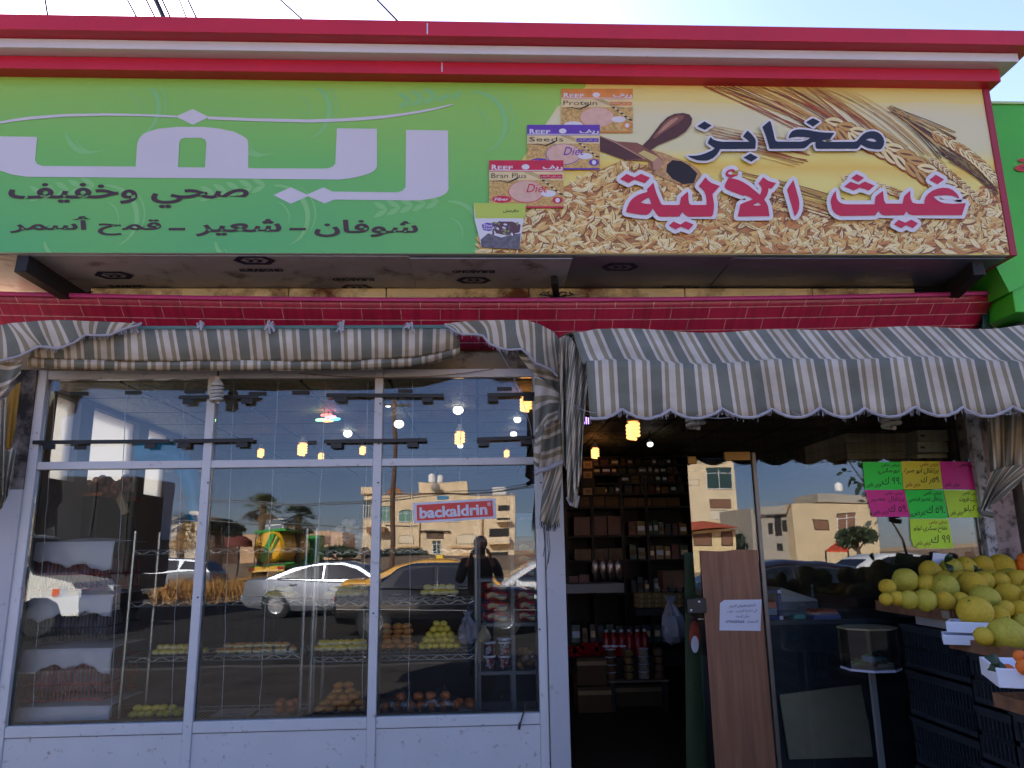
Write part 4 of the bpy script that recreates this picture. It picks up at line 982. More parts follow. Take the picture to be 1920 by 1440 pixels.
b = drape([(833,607),(870,603),(910,601),(950,600),(985,600),(1012,608),(1034,620),(1047,632)], [(834,609),(853,620),(868,627),(888,628),(905,629),(918,644),(935,653),(952,657),(978,654),(990,664),(1003,681),(1018,687),(1034,693),(1046,706)], -.44, .008, 3, 60, 10, 62, ph=.35, skew=-.5)
b.build('end_flap', STRIPE, al, thick=.004)
for pts in ([(0,677),(35,668),(72,649),(88,651),(108,655),(138,642),(160,627),(180,629),(205,629),(235,617),(264,609)], [(834,609),(853,620),(868,627),(888,628),(905,629),(918,644),(935,653),(952,657),(978,654),(990,664),(1003,681),(1018,687),(1034,693),(1046,706)]):
    q = MB(); q.tube([at(x,y,-.445)+Vector((0,0,rnd(-.004,.004))) for x, y in pts], .008, 6)
    for i in range(70):
        x, y = pxcurve(pts, rnd(0,1)); a = at(x,y,-.445); q.tube([a, a+Vector((rnd(-.008,.008),0,-rnd(.01,.03)))], .0012, 3)
    q.build('frayed_edge', TRIM, al)
for px in (256,378,508,640,768):
    q = MB(); c = at(px,611,-.37)
    for i in range(5): q.tube([c+Vector((rnd(-.03,.03),.0,rnd(.0,.02))), c+Vector((rnd(-.02,.02),-.03,rnd(-.01,.03))), c+Vector((rnd(-.04,.04),-.03,-rnd(.02,.06)))], .007, 5)
    q.build('tie_cord', TRIM, al)
# hanging side cloth between the two awnings
sc = thing('side_curtain', 'striped awning side cloth hanging in folds with a frayed hem left of the doorway post', 'curtain', at(1030,900,-.4))
q = drape([(960,652),(990,660),(1020,668),(1048,680)], [(1003,705),(1020,716),(1035,728),(1049,740)], -.36, .012, 2, 24, 10, 62, True, .0, .25); q.build('upper_cloth', STRIPE, sc, thick=.004)
q = drape([(1002,702),(1018,712),(1034,724),(1049,736)], [(1004,838),(1010,822),(1024,798),(1046,786)], -.40, .01, 2, 24, 16, 75, True, .35, .15); q.build('upper_cloth', STRIPE, sc, thick=.004)
q = drape([(1004,812),(1010,806),(1018,800),(1020,798)], [(1000,868),(1006,874),(1010,876),(1012,866)], -.41, .006, 1, 12, 10, 75, True, .1); q.build('upper_cloth', STRIPE, sc, thick=.004)
q = drape([(1016,800),(1030,796),(1044,786),(1052,780)], [(1008,884),(1026,880),(1044,872),(1058,866)], -.34, .015, 3, 30, 12, 70, True, .62, -.1); q.build('lower_cloth', STRIPE, sc, thick=.004)
q = MB(); q.tube([at(x,y,-.40) for x, y in ((1003,888),(1012,882),(1026,880),(1040,873),(1057,866))], .016, 7); q.build('hem', TRIM, sc)
q = drape([(1020,884),(1032,878),(1044,872),(1054,880)], [(1012,976),(1024,982),(1036,984),(1048,980)], -.36, .02, 2, 30, 12, 30, False, .4, .3); q.build('tail', STRIPE, sc, thick=.004)
q = MB()
for i in range(60):
    x, y = pxcurve([(1012,976),(1024,982),(1036,984),(1048,980)], rnd(0,1)); a = at(x,y,-.37); q.tube([a, a+Vector((rnd(-.008,.008),0,-rnd(.015,.045)))], .002, 3)
for px, l_ in ((1018,40),(1024,55),(1027,48)):
    a = at(px,980,-.38); q.tube([a, a+Vector((.01,0,-l_/300)), a+Vector((-.004,0,-l_/200))], .003, 4)
q.build('fringe', BLACK, sc)
rc = thing('tied_curtain', 'striped side curtain of the right awning gathered into a long bundle beside the doorway', 'curtain', at(1070,900,-.7))
q = drape([(1047,636),(1056,630),(1066,628),(1078,630)], [(1056,868),(1062,880),(1066,884),(1070,870)], -.62, .03, 3, 44, 20, 30, False, .2, .12); q.build('gathered_cloth', STRIPE, rc, thick=.004)
q = drape([(1062,632),(1074,634),(1084,660),(1090,690)], [(1064,930),(1070,946),(1080,952),(1086,900)], -.72, .03, 2, 40, 24, 46, False, .5, .35, -.02); q.build('gathered_cloth', STRIPE, rc, thick=.004)
q = drape([(1066,630),(1082,648),(1096,676),(1108,700)], [(1076,925),(1083,915),(1089,890),(1093,800)], -.84, .02, 3, 36, 24, 40, False, .1, .55, -.1); q.build('gathered_cloth', STRIPE, rc, thick=.004)
q = MB(); q.tube([at(1064,932,-.72), at(1071,946,-.73), at(1080,951,-.73), at(1084,930,-.72)], .01, 6); q.build('hem', TRIM, rc)
# left corner drape with sunlit yellow lining
lc = thing('corner_curtain', 'dark striped awning cloth with a sunlit yellow fold hanging at the left edge', 'curtain', at(20,820,-.4))
q = drape([(-40,690),(0,682),(20,678),(42,672)], [(-40,760),(-5,750),(15,728),(38,700)], -.38, .02, 2, 24, 8, 70, True, .0, -.3); q.build('upper_cloth', STRIPE, lc, thick=.004)
YEL, n, l, bs = node_mat('yellow_canvas'); n.remove(bs)
d = n.new('ShaderNodeBsdfDiffuse'); t_ = n.new('ShaderNodeBsdfTranslucent'); mx = n.new('ShaderNodeMixShader'); d.inputs[0].default_value = (.5,.36,.12,1); t_.inputs[0].default_value = (.75,.55,.2,1); mx.inputs[0].default_value = .6
l.new(d.outputs[0], mx.inputs[1]); l.new(t_.outputs[0], mx.inputs[2]); l.new(mx.outputs[0], n['Material Output'].inputs[0])
q = drape([(10,760),(20,735),(30,722),(39,716)], [(8,846),(16,842),(22,836),(27,815)], -.22, .008, 2, 16, 10, 60); q.build('yellow_fold', YEL, lc, thick=.003)
q = drape([(-40,755),(-10,750),(4,748),(14,744)], [(-40,1000),(-10,985),(5,940),(8,880)], -.3, .03, 3, 30, 16, 40, False, .2, .1); q.build('side_cloth', STRIPE, lc, thick=.004)
q = drape([(2,850),(14,846),(24,840),(32,828)], [(-12,960),(2,955),(14,930),(22,905)], -.26, .02, 3, 24, 12, 40, False, .6, .2); q.build('side_cloth', STRIPE, lc, thick=.004)
# right neighbour's drape
nd = thing('tied_curtain', 'dark striped cloth gathered and tied at the right edge beside the coloured notes', 'curtain', at(1880,880,-.5))
q = drape([(1848,770),(1875,770),(1905,768),(1940,768)], [(1858,890),(1880,884),(1900,880),(1945,880)], -.45, .03, 3, 36, 14, 44, False, .1); q.build('upper_cloth', STRIPE, nd, thick=.004)
q = drape([(1856,886),(1880,876),(1905,872),(1945,872)], [(1838,960),(1846,958),(1850,950),(1880,935)], -.5, .03, 3, 36, 16, 36, False, .4, .3); q.build('lower_cloth', STRIPE, nd, thick=.004)
q = MB(); q.tube([at(1838,955,-.5), at(1842,962,-.52), at(1852,964,-.52), at(1860,966,-.5)], .018, 7); q.build('knot', STRIPE, nd)
# ================================================================ INSIDE THE WINDOW
# wire shelving with pastries
def wire_rack(px0, px1, levels, lab, Y0=.32, Y1=.72):
    x0, x1 = at(px0,1228,Y0).x, at(px1,1228,Y0).x
    t = thing('wire_shelf', lab, 'shelf', ((x0+x1)/2,(Y0+Y1)/2,.3), 'chromed wire shelves in the window')
    for x in (x0, x1):
        for y in (Y0, Y1):
            q = MB(); q.tube([(x,y,.012),(x,y,1.72)], .0125, 8); q.build('post', STEEL, t)
    zs = []
    for py in levels:
        z = at((px0+px1)/2, py, Y0).z; zs.append(z); q = MB()
        for y in (Y0, Y1):
            q.tube([(x0,y,z),(x1,y,z)], .004, 5); q.tube([(x0,y,z-.028),(x1,y,z-.028)], .004, 5)
            n_ = int((x1-x0)/.06); q.tube([(x0+(x1-x0)*i/n_, y, z-.028*(i % 2)) for i in range(n_+1)], .003, 4)
        for x in (x0, x1): q.tube([(x,Y0,z),(x,Y1,z)], .004, 5)
        n_ = int((x1-x0)/.03)
        for i in range(1, n_): xx = x0+(x1-x0)*i/n_; q.tube([(xx,Y0,z+.003),(xx,Y1,z+.003)], .0022, 3)
        q.build('wire_tray', STEEL, t)
    return x0, x1, zs
LV = (1030,1127,1230,1347)
RA = wire_rack(233, 566, LV, 'left chromed wire shelf unit with pale pastries in the window')
RB = wire_rack(584, 893, LV, 'right chromed wire shelf unit with yellow and brown pastries')
Z4 = RA[2]
# pastry kinds: one mesh each, copied
def proto(name, build, lab, group, cat='pastry'):
    o = build(); o.name = name; tag(o, lab, cat, group); return o
def ballmesh(name, r, mat, mats2=None, fn=None, bump=None):
    q = MB(); q.ball((0,0,r[2]), r, 12, 7, 0, None, fn)
    if mats2:
        for i, f in enumerate(q.f):
            zc = sum(q.v[k].z for k in f)/len(f)
            if zc > r[2]*1.15: q.m[i] = 1
        return q.build(name, [mat, mats2])
    return q.build(name, mat)
CRUST = M('golden_crust', (220,154,72), .6, var=.2, scale=20); PALE = M('pale_dough', (240,226,170), .6, var=.1, scale=25)
YELL = M('yellow_pastry', (240,212,80), .55, var=.12, scale=25); BROWN = M('brown_biscuit', (200,130,62), .65, var=.25, scale=22); BUNB = M('glazed_bun', (190,104,46), .35, var=.25, scale=12)
def place(o, pts, rz=True):
    for i, p in enumerate(pts):
        c = o if i == 0 else o.copy()
        if i: COL.objects.link(c)
        c.location = p; c.rotation_euler = (rnd(-.12,.12), rnd(-.12,.12), rnd(0,6.28) if rz else rnd(-.2,.2))
def rows(px0, px1, z, ncol, nrow, nlay, r, taper=1., Y0=.36, dy=None, jit=.15):
    x0, x1 = at(px0,1228,Y0).x, at(px1,1228,Y0).x; out = []; dx = (x1-x0)/ncol; dy = dy or dx
    for k in range(nlay):
        n_ = max(1, int(ncol-k*taper)); m_ = max(1, int(nrow-k*taper*.6))
        for i in range(n_):
            for j in range(m_):
                out.append(Vector((x0+dx*(.5+i+(ncol-n_)/2)+rnd(-jit,jit)*dx, Y0+dy*(j+.3+k*taper*.3)+rnd(-jit,jit)*dy*.5, z+.006+k*r[2]*1.75+rnd(0,.1)*r[2])))
    return out
zt = Z4[2]
r = (.027,.027,.02); place(proto('cookie', lambda: ballmesh('cookie', r, YELL, BROWN if False else None), 'yellow cookie in the pyramid heap on the right wire shelf', 'yellow cookies heaped in a pyramid'), rows(785,862,zt,6,4,5,r,1.))
r = (.036,.036,.019); place(proto('biscuit', lambda: ballmesh('biscuit', r, BROWN, CRUST), 'round brown biscuit in the stacked columns beside the yellow pyramid', 'brown biscuits in stacked columns'), rows(705,782,zt,4,2,5,r,.15))
r = (.03,.036,.02); place(proto('roll', lambda: ballmesh('roll', r, PALE, YELL), 'pale roll in two layers on the right wire shelf behind the second mullion', 'pale rolls in two layers'), rows(586,690,zt,8,2,2,r,.8))
r = (.03,.03,.018); place(proto('tart', lambda: ballmesh('tart', r, PALE, CRUST), 'pale tart under film on the left wire shelf middle tray', 'pale tarts under film'), rows(405,552,zt,11,2,2,r,1.2))
r = (.025,.028,.018); place(proto('petit_four', lambda: ballmesh('petit_four', r, PALE, YELL), 'small square yellow cake on the left end of the middle shelf', 'small yellow cakes at the shelf end'), rows(284,384,zt,8,2,2,r,.5))
zt = Z4[3]
r = (.034,.026,.02); place(proto('finger_cake', lambda: ballmesh('finger_cake', r, YELL), 'yellow oval cake on the bottom shelf at the left', 'yellow oval cakes on the bottom shelf'), rows(248,345,zt,6,2,2,r,1.))
r = (.038,.038,.02); place(proto('flat_biscuit', lambda: ballmesh('flat_biscuit', r, BROWN, CRUST), 'flat golden biscuit in the big heap on the bottom shelf by the second mullion', 'golden biscuits heaped on the bottom shelf'), rows(592,694,zt,5,3,5,r,.7))
r = (.035,.035,.028); place(proto('bun', lambda: ballmesh('bun', r, BUNB), 'glazed brown bun on a wrapped tray on the bottom right shelf', 'glazed buns on wrapped trays'), rows(712,890,zt,8,2,1,r,0)+rows(740,850,zt+.06,4,1,1,r,0))
r = (.03,.03,.022); place(proto('orange_cake', lambda: ballmesh('orange_cake', r, M('orange_cake_crust', (196,104,52), .5, var=.2, scale=18)), 'small orange cake in a clear pack on the bottom shelf near the double posts', 'orange cakes near the double posts'), rows(516,560,zt,2,2,2,r,0))
zt = Z4[0]
r = (.04,.04,.034); place(proto('bread_roll', lambda: ballmesh('bread_roll', r, CRUST), 'golden bread roll heaped on the top left shelf under the palm reflection', 'golden rolls heaped on the top left shelf'), rows(303,372,zt,4,3,3,r,.8))
r = (.033,.033,.026); place(proto('sesame_ball', lambda: ballmesh('sesame_ball', r, M('pale_ball', (214,188,160), .6, var=.12, scale=20)), 'pale round roll heaped under clear film on the top right shelf', 'pale rolls heaped under film on top'), rows(604,686,zt,5,3,4,r,.7))
zt = Z4[1]
r = (.036,.03,.02); place(proto('sweet_roll', lambda: ballmesh('sweet_roll', r, PALE, YELL), 'pale sweet roll on the upper middle shelf', 'sweet rolls on the upper middle shelf'), rows(490,548,zt,4,2,2,r,.5)+rows(606,690,zt,6,2,2,r,.6)+rows(788,856,zt,5,2,2,r,.6))
# white trays and film
TRAYM = M('tray_white', (206,204,206), .5); FILMC = glass_mat('cling_film', (.93,.93,.94,1), .03, .15)
def tray(px0, px1, z, lab, Y0=.34, Y1=.62):
    x0, x1 = at(px0,1228,Y0).x, at(px1,1228,Y0).x
    q = MB(); q.hexa([(x0+.01,Y0+.01,z+.003),(x1-.01,Y0+.01,z+.003),(x1-.01,Y1-.01,z+.003),(x0+.01,Y1-.01,z+.003)], [(x0,Y0,z+.014),(x1,Y0,z+.014),(x1,Y1,z+.014),(x0,Y1,z+.014)])
    tag(q.build('pastry_tray', TRAYM), lab, 'tray', 'shallow white pastry trays')
for a in ((403,556,Z4[2]-.012,'long shallow white tray under the pale tarts'),(712,768,Z4[3]-.012,'white tray under the leftmost buns'),(776,830,Z4[3]-.012,'white tray under the middle buns'),(838,888,Z4[3]-.012,'white tray under the rightmost buns'),(398,470,Z4[3]-.012,'empty white tray at the left of the bottom shelf'),(480,545,Z4[3]-.012,'white tray under the orange cakes')): tray(*a)
def film(px0, px1, z, h, lab, Y0=.34, Y1=.64):
    x0, x1 = at(px0,1228,Y0).x, at(px1,1228,Y0).x
    def fn(u, v):
        k = math.sin(math.pi*u)**.4*math.sin(math.pi*v)**.4
        return Vector((x0+(x1-x0)*u, Y0+(Y1-Y0)*v, z+.004+h*k*(.85+.15*math.sin(9*u+5*v)+.08*math.sin(23*u))))
    q = MB(); q.grid(fn, 24, 10); tag(q.build('plastic_film', FILMC, thick=.001), lab, 'film')
film(440,558,Z4[2],.085,'clear film over the pale tarts on the middle shelf'); film(600,692,Z4[0],.22,'clear film over the pale rolls on the top right shelf'); film(706,786,Z4[3],.13,'clear film over the left buns on the bottom shelf'); film(790,860,Z4[3],.14,'clear film over the middle buns on the bottom shelf')

# stacked wire crates with plastic sheets at the left
CRATE = M('red_crate_wire', (150,38,30), .5, var=.15, scale=10); CRATEG = M('grey_crate_wire', (60,58,66), .5)
SHEET, n, l, bs = node_mat('plastic_sheet'); n.remove(bs)
d = n.new('ShaderNodeBsdfPrincipled'); d.inputs['Base Color'].default_value = lin((232,230,240)); d.inputs['Roughness'].default_value = .25; t_ = n.new('ShaderNodeBsdfTransparent'); mx = n.new('ShaderNodeMixShader'); mx.inputs[0].default_value = .82
l.new(t_.outputs[0], mx.inputs[1]); l.new(d.outputs[0], mx.inputs[2]); l.new(mx.outputs[0], n['Material Output'].inputs[0])
BREAD = M('bagged_bread', (158,148,152), .7, var=.25, scale=9)
def crate(px0, px1, ytop, ybot, mat, lab, Y=.2, D=.5):
    a, c = at(px0,ybot,Y), at(px1,ytop,Y); x0, x1, z0, z1 = a.x, c.x, a.z, c.z
    t = thing('bread_crate', lab, 'crate', ((x0+x1)/2,Y+D/2,z0), 'wire bread crates stacked at the left of the window')
    q = MB()
    for z in (z0+.01, z0+(z1-z0)*.32, z1-.10):
        q.tube([(x0,Y,z),(x1,Y,z),(x1,Y+D,z),(x0,Y+D,z),(x0,Y,z)], .006, 5)
    n_ = 22
    for i in range(n_+1):
        x = x0+(x1-x0)*i/n_; q.tube([(x,Y,z0+.01),(x,Y,z1-.10)], .0042, 4)
    for i in range(1, 12):
        y = Y+D*i/12; q.tube([(x1,y,z0+.01),(x1,y,z1-.10)], .003, 4)
    q.build('wire_frame', mat, t)
    q = MB()
    for i in range(4): q.ball((x0+(x1-x0)*(.15+.23*i), Y+.2, z0+.02+(z1-z0)*.3), ((x1-x0)*.14,.14,(z1-z0)*.28), 12, 8, 0, None, lambda d: 1+.06*math.sin(7*d.x+5*d.z))
    q.build('bagged_bread', BREAD, t)
    s1, s2, s3 = rnd(0,6), rnd(0,6), rnd(0,6)
    def hem(u): return .12+.028*math.sin(3.1*u+s1)+.016*abs(math.sin(7.3*u+s2))+.010*math.sin(19*u+s3)+.006*math.sin(43*u)+(.05*max(0,u-.8)/.2)
    def fn(u, v):
        x = x0-.02+(x1-x0+.05)*u
        if v < .5:
            k = v/.5; return Vector((x, Y-.012-.01*math.sin(9*u)*(1-k), z1-.01-hem(u)*(1-k)))
        k = (v-.5)/.5; return Vector((x, Y+D*k, z1-.01+.03*math.sin(3*u)*math.sin(math.pi*k)))
    q = MB(); q.grid(fn, 26, 12); q.build('plastic_sheet', SHEET, t, thick=.002)
crate(48,208,1012,1110,CRATE,'red wire bread crate under a plastic sheet, top of the stack')
crate(46,206,1112,1208,CRATEG,'dark wire bread crate second from the top of the stack')
crate(34,204,1212,1318,CRATE,'red wire bread crate third from the top of the stack')
crate(24,200,1320,1375,CRATE,'bottom wire bread crate of the stack with grey plastic')
# dark cupboard, bread bag, blue duct
t = thing('wall_cupboard', 'dark cupboard with an orange-brown edge behind the leftmost pane', 'cupboard', (-2.4,1.0,1.3))
a, c = at(72,1008,.7), at(186,930,.7)
DKW = M('dark_cupboard', (30,24,22), .6, var=.2, scale=5)
q = MB(); q.box((XL+.02,.7,a.z),(c.x,1.3,c.z)); q.build('body', DKW, t); q = MB(); q.box((XL+.02,.68,c.z+.001),(c.x+.03,1.32,c.z+.025)); q.build('top_board', M('orange_brown_board', (150,84,46), .6, var=.2, scale=8), t)
t = thing('bread_bag', 'bag of brown rolls on a pale stand behind the left pane', 'bag', at(200,928,.9))
q = MB(); c = at(200,910,.9)
for i in range(26): q.ball(c+Vector((rnd(-.16,.16),rnd(-.08,.08),rnd(-.06,.06))), rnd(.03,.045), 8, 6)
q.build('rolls', M('dark_rolls', (120,66,44), .5, var=.3, scale=14), t)
q = MB(); q.hexa([at(210,915,.92),at(222,912,.92),at(240,960,.92),at(228,965,.92)], [p+Vector((0,.04,0)) for p in (at(210,915,.92),at(222,912,.92),at(240,960,.92),at(228,965,.92))]); q.build('stand', M('pale_wood', (196,170,128), .7), t)
BLUE = M('blue_plastic', (30,150,205), .35, var=.12, scale=4)
t = thing('blue_duct', 'bright blue curved plastic duct behind the first mullion', 'duct', at(330,900,1.0))
q = MB(); q.tube([at(x,y,1.0) for x, y in ((262,852),(285,848),(312,850),(336,862),(352,885),(362,915),(366,950),(364,990))], [.10,.11,.105,.09,.075,.065,.06,.05], 14); q.build('pipe', BLUE, t)
# white partition by the duct, wallpaper of the far window corner
t = thing('display_partition', 'pale grey partition board standing behind the leftmost pane', 'partition', at(330,1000,1.15))
a = at(300,1012,1.2); c = at(378,885,1.2); q = MB(); q.box((a.x,1.2,a.z),(c.x,1.23,c.z)); q.build('board', M('partition_grey', (120,120,140), .6), t); q = MB(); q.box((a.x,1.19,c.z),(c.x,1.24,c.z+.02)); q.build('edge_strip', WHITE_AL, t)

# grey rack with red packs at the right of the window
GRK = M('grey_rack', (110,108,112), .5)
t = thing('display_rack', 'grey metal rack of red packs and jars at the right end of the window', 'rack', (.1,.5,.4))
x0, x1 = at(898,1160,.4).x, at(1016,1160,.4).x; xm = at(962,1160,.4).x
for x in (x0, xm, x1):
    for y in (.4,.75): q = MB(); q.box((x-.012,y-.012,.012),(x+.012,y+.012,1.95)); q.build('upright', GRK, t)
shz = [at(950,py,.4).z for py in (1335,1258,1168,1084,1008)]
for z in shz: q = MB(); q.box((x0-.01,.385,z-.022),(x1+.01,.765,z)); q.build('shelf', GRK, t)
REDBAG = M('red_pack', (196,22,30), .3, var=.1, scale=12); LABL = M('pack_label', (220,196,150), .4, var=.25, scale=24)
def redpack(p, w_, h, lab):
    t = thing('red_pack', lab, 'pack', p, 'red packs of dry goods on the grey rack')
    q = MB(); q.ball(p+Vector((0,.1,h*.5)), (w_/2,.12,h*.55), 14, 8, 0, None, lambda d: (abs(d.x)**3+abs(d.y)**3+abs(d.z)**3)**(-1/3)*.92); q.build('bag', REDBAG, t)
    q = MB(); q.grid(lambda u, v: p+Vector(((u-.42)*w_*.62, -.024+.02*(2*v-1)**2, h*(.24+.5*v)+.01*math.sin(6*u))), 8, 4); q.build('label', LABL, t)
    q = MB(); q.grid(lambda u, v: p+Vector(((u-.5)*w_*.3+.2*w_, -.0275+.016*(2*v-1)**2, h*(.4+.22*v))), 4, 2); q.build('label', M('pack_label_blue', (70,120,150), .4), t)
for col, (xa, xb) in enumerate(((x0,xm),(xm,x1))):
    for k in range(4):
        redpack(Vector(((xa+xb)/2+rnd(-.01,.01), .43, shz[2]+.003+k*.07)), (xb-xa)*.92, .068, 'red pack %s in the %s column below the white car reflection' % (('lowest','second from bottom','third from bottom','topmost')[k], ('left','right')[col]))
for k in range(3): redpack(Vector(((xm+x1)/2, .43, shz[3]+.003+k*.08)), (x1-xm)*.92, .078, 'red pack %s on the upper right shelf of the grey rack' % ('lowest','middle','topmost')[k])
t = thing('tissue_pack', 'pale blue pack standing at the top right of the grey rack', 'pack', Vector(((xm+x1)/2,.5,shz[4]))); q = MB(); q.box((xm+.03,.42,shz[4]+.002),(x1-.02,.6,shz[4]+.17)); q.build('wrap', M('pale_blue_pack', (120,180,200), .4), t, bevel=.01); q = MB(); vf = txt('UNITED', .02); q.flat(vf, lambda u, v: Vector((xm+.05+.1*u,.418,shz[4]+.12+.022*v))); q.build('lettering', PAPER, t, smooth=False)
JAR = glass_mat('clear_plastic', (.9,.9,.92,1), .04, .08)
SW = [M('sweet_red', (190,24,44), .4), M('sweet_white', (214,206,212), .4)]
for i, (px, py) in enumerate(((918,1255),(946,1255),(918,1229),(946,1229))):
    p = at(px,py-1,.44); t = thing('sweet_jar', '%s clear tub of red and white sweets on the grey rack' % ('lower left','lower right','upper left','upper right')[i], 'jar', p, 'tubs of red and white sweets')
    q = MB(); q.lathe(p, [(.038,0),(.041,.01),(.041,.075)], 16); q.build('tub', JAR, t); q = MB(); q.lathe(p+Vector((0,0,.076)), [(.043,0),(.043,.012)], 16); q.build('lid', PAPER, t)
    q = MB()
    for k in range(26): a = rnd(0,6.28); rr = .026*math.sqrt(rnd(0,1)); q.ball(p+Vector((rr*math.cos(a),rr*math.sin(a),rnd(.012,.066))), .0105, 6, 5, k % 2)
    q.build('sweets', SW, t)
p = at(938,1206,.44); t = thing('biscuit_jar', 'clear jar of brown biscuits with a white lid above the sweet tubs', 'jar', p-Vector((0,0,.1)))
q = MB(); q.lathe((p.x+.03,p.y+.1,shz[1]+.095), [(.05,0),(.05,.09)], 16); q.build('tub', JAR, t); q = MB(); q.lathe((p.x+.03,p.y+.1,shz[1]+.186), [(.053,0),(.053,.016)], 16); q.build('lid', PAPER, t); q = MB()
for k in range(16): q.ball((p.x+.03+rnd(-.03,.03),p.y+.1+rnd(-.03,.03),shz[1]+.105+rnd(0,.065)), (.02,.02,.01), 7, 5)
q.build('biscuits', BROWN, t)
t = thing('snack_bag', 'clear bag of brown snacks lying at the right end of the jar shelf', 'bag', Vector(((xm+x1)/2,.5,shz[1]))); q = MB()
for k in range(30): q.ball((rnd(xm+.04,x1-.03),rnd(.42,.6),shz[1]+.01+rnd(0,.12)), rnd(.012,.022), 7, 5)
q.build('snacks', BROWN, t); q = MB(); q.ball(((xm+x1)/2,.5,shz[1]+.075), ((x1-xm)*.46,.12,.085), 16, 10); q.build('bag', FILMC, t)
def hang_bag(px, py0, py1, w_, Y, lab, mat):
    a, c = at(px,py0,Y), at(px,py1,Y); h = a.z-c.z; s = w_/1414*(Y+5)/2
    t = thing('plastic_bag', lab, 'bag', c)
    q = MB(); q.lathe(c, [(s*.2,0),(s*.7,h*.05),(s*1.05,h*.2),(s*.95,h*.4),(s*.75,h*.58),(s*.45,h*.74),(s*.16,h*.85),(s*.3,h*.93),(s*.4,h)], 18)
    for i, v in enumerate(q.v): k_ = (i % 18)*2*math.pi/18; q.v[i] = v+Vector((math.cos(k_),math.sin(k_),0))*s*(.16*math.sin(5*k_+(i//18)*.8)+rnd(-.1,.1))+Vector((0,0,rnd(-.03,.03)*h))
    q.build('bag', mat, t); q = MB(); q.tube([a, a+Vector((0,.0,.12))], .003, 4); q.build('string', BLACK, t)
GREYBAG = M('greyish_bag', (150,142,150), .3, var=.15, scale=10)
hang_bag(877,1146,1208,34,.3,'knotted grey plastic bags hanging on the right shelf post', GREYBAG)
hang_bag(908,1172,1204,22,.36,'small beige plastic bag hanging beside the rack upright', M('beige_bag', (176,156,120), .35))

# ================================================================ DOORWAY INTERIOR
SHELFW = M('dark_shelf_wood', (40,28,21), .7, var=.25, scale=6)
def q_box(px0, px1, py0, py1, Y): a = at(px0,py1,Y); c = at(px1,py0,Y); return a, c
# wall of shelves with boxes
Yb = 3.2
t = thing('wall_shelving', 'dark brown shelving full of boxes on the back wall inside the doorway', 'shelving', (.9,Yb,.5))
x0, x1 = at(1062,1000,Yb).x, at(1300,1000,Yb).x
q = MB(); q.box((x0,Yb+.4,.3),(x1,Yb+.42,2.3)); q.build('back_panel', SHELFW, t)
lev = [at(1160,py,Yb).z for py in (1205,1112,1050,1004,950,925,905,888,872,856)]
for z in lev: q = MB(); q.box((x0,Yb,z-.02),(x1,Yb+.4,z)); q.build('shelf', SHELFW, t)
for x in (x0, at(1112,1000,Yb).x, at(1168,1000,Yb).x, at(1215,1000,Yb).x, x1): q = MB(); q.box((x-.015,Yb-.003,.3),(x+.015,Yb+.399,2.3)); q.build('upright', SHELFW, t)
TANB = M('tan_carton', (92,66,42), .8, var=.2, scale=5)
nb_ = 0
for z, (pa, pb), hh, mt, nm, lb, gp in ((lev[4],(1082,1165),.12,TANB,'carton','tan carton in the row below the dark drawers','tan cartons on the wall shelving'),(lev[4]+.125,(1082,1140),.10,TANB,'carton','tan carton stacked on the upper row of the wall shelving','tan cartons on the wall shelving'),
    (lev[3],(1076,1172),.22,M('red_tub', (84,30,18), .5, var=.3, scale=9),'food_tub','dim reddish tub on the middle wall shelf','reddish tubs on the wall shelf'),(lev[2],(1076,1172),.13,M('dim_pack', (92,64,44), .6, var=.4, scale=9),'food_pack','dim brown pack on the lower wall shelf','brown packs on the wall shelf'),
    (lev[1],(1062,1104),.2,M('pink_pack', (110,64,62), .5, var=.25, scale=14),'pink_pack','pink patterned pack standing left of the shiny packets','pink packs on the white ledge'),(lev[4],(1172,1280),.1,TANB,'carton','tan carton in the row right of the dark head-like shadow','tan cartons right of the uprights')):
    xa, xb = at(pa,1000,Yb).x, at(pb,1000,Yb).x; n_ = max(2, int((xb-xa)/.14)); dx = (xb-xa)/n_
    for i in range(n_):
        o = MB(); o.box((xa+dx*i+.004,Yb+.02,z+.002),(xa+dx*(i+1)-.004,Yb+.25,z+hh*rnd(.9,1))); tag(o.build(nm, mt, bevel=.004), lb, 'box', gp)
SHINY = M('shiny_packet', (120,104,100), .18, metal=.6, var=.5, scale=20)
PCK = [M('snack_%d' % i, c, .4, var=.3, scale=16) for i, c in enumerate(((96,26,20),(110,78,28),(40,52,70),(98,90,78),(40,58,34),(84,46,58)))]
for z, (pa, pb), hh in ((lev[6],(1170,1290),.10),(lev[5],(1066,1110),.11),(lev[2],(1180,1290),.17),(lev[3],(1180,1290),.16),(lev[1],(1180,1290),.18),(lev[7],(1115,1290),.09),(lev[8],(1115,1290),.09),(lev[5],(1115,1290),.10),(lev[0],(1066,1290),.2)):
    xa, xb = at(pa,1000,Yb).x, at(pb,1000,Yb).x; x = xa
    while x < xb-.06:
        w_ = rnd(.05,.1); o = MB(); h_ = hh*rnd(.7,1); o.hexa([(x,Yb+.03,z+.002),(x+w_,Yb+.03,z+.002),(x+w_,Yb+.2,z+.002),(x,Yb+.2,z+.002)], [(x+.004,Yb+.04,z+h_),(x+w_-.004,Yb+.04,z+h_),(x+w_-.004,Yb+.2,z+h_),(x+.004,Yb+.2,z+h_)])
        o.box((x+.01,Yb+.024,z+h_*.3),(x+w_-.01,Yb+.0295,z+h_*.65), 1); tag(o.build('grocery_pack', [random.choice(PCK), random.choice((LABL,PAPER,TANB))], bevel=.003), 'small grocery pack among the crowded goods on the dark wall shelving', 'pack', 'grocery packs on the wall shelving'); x += w_+rnd(.004,.02)
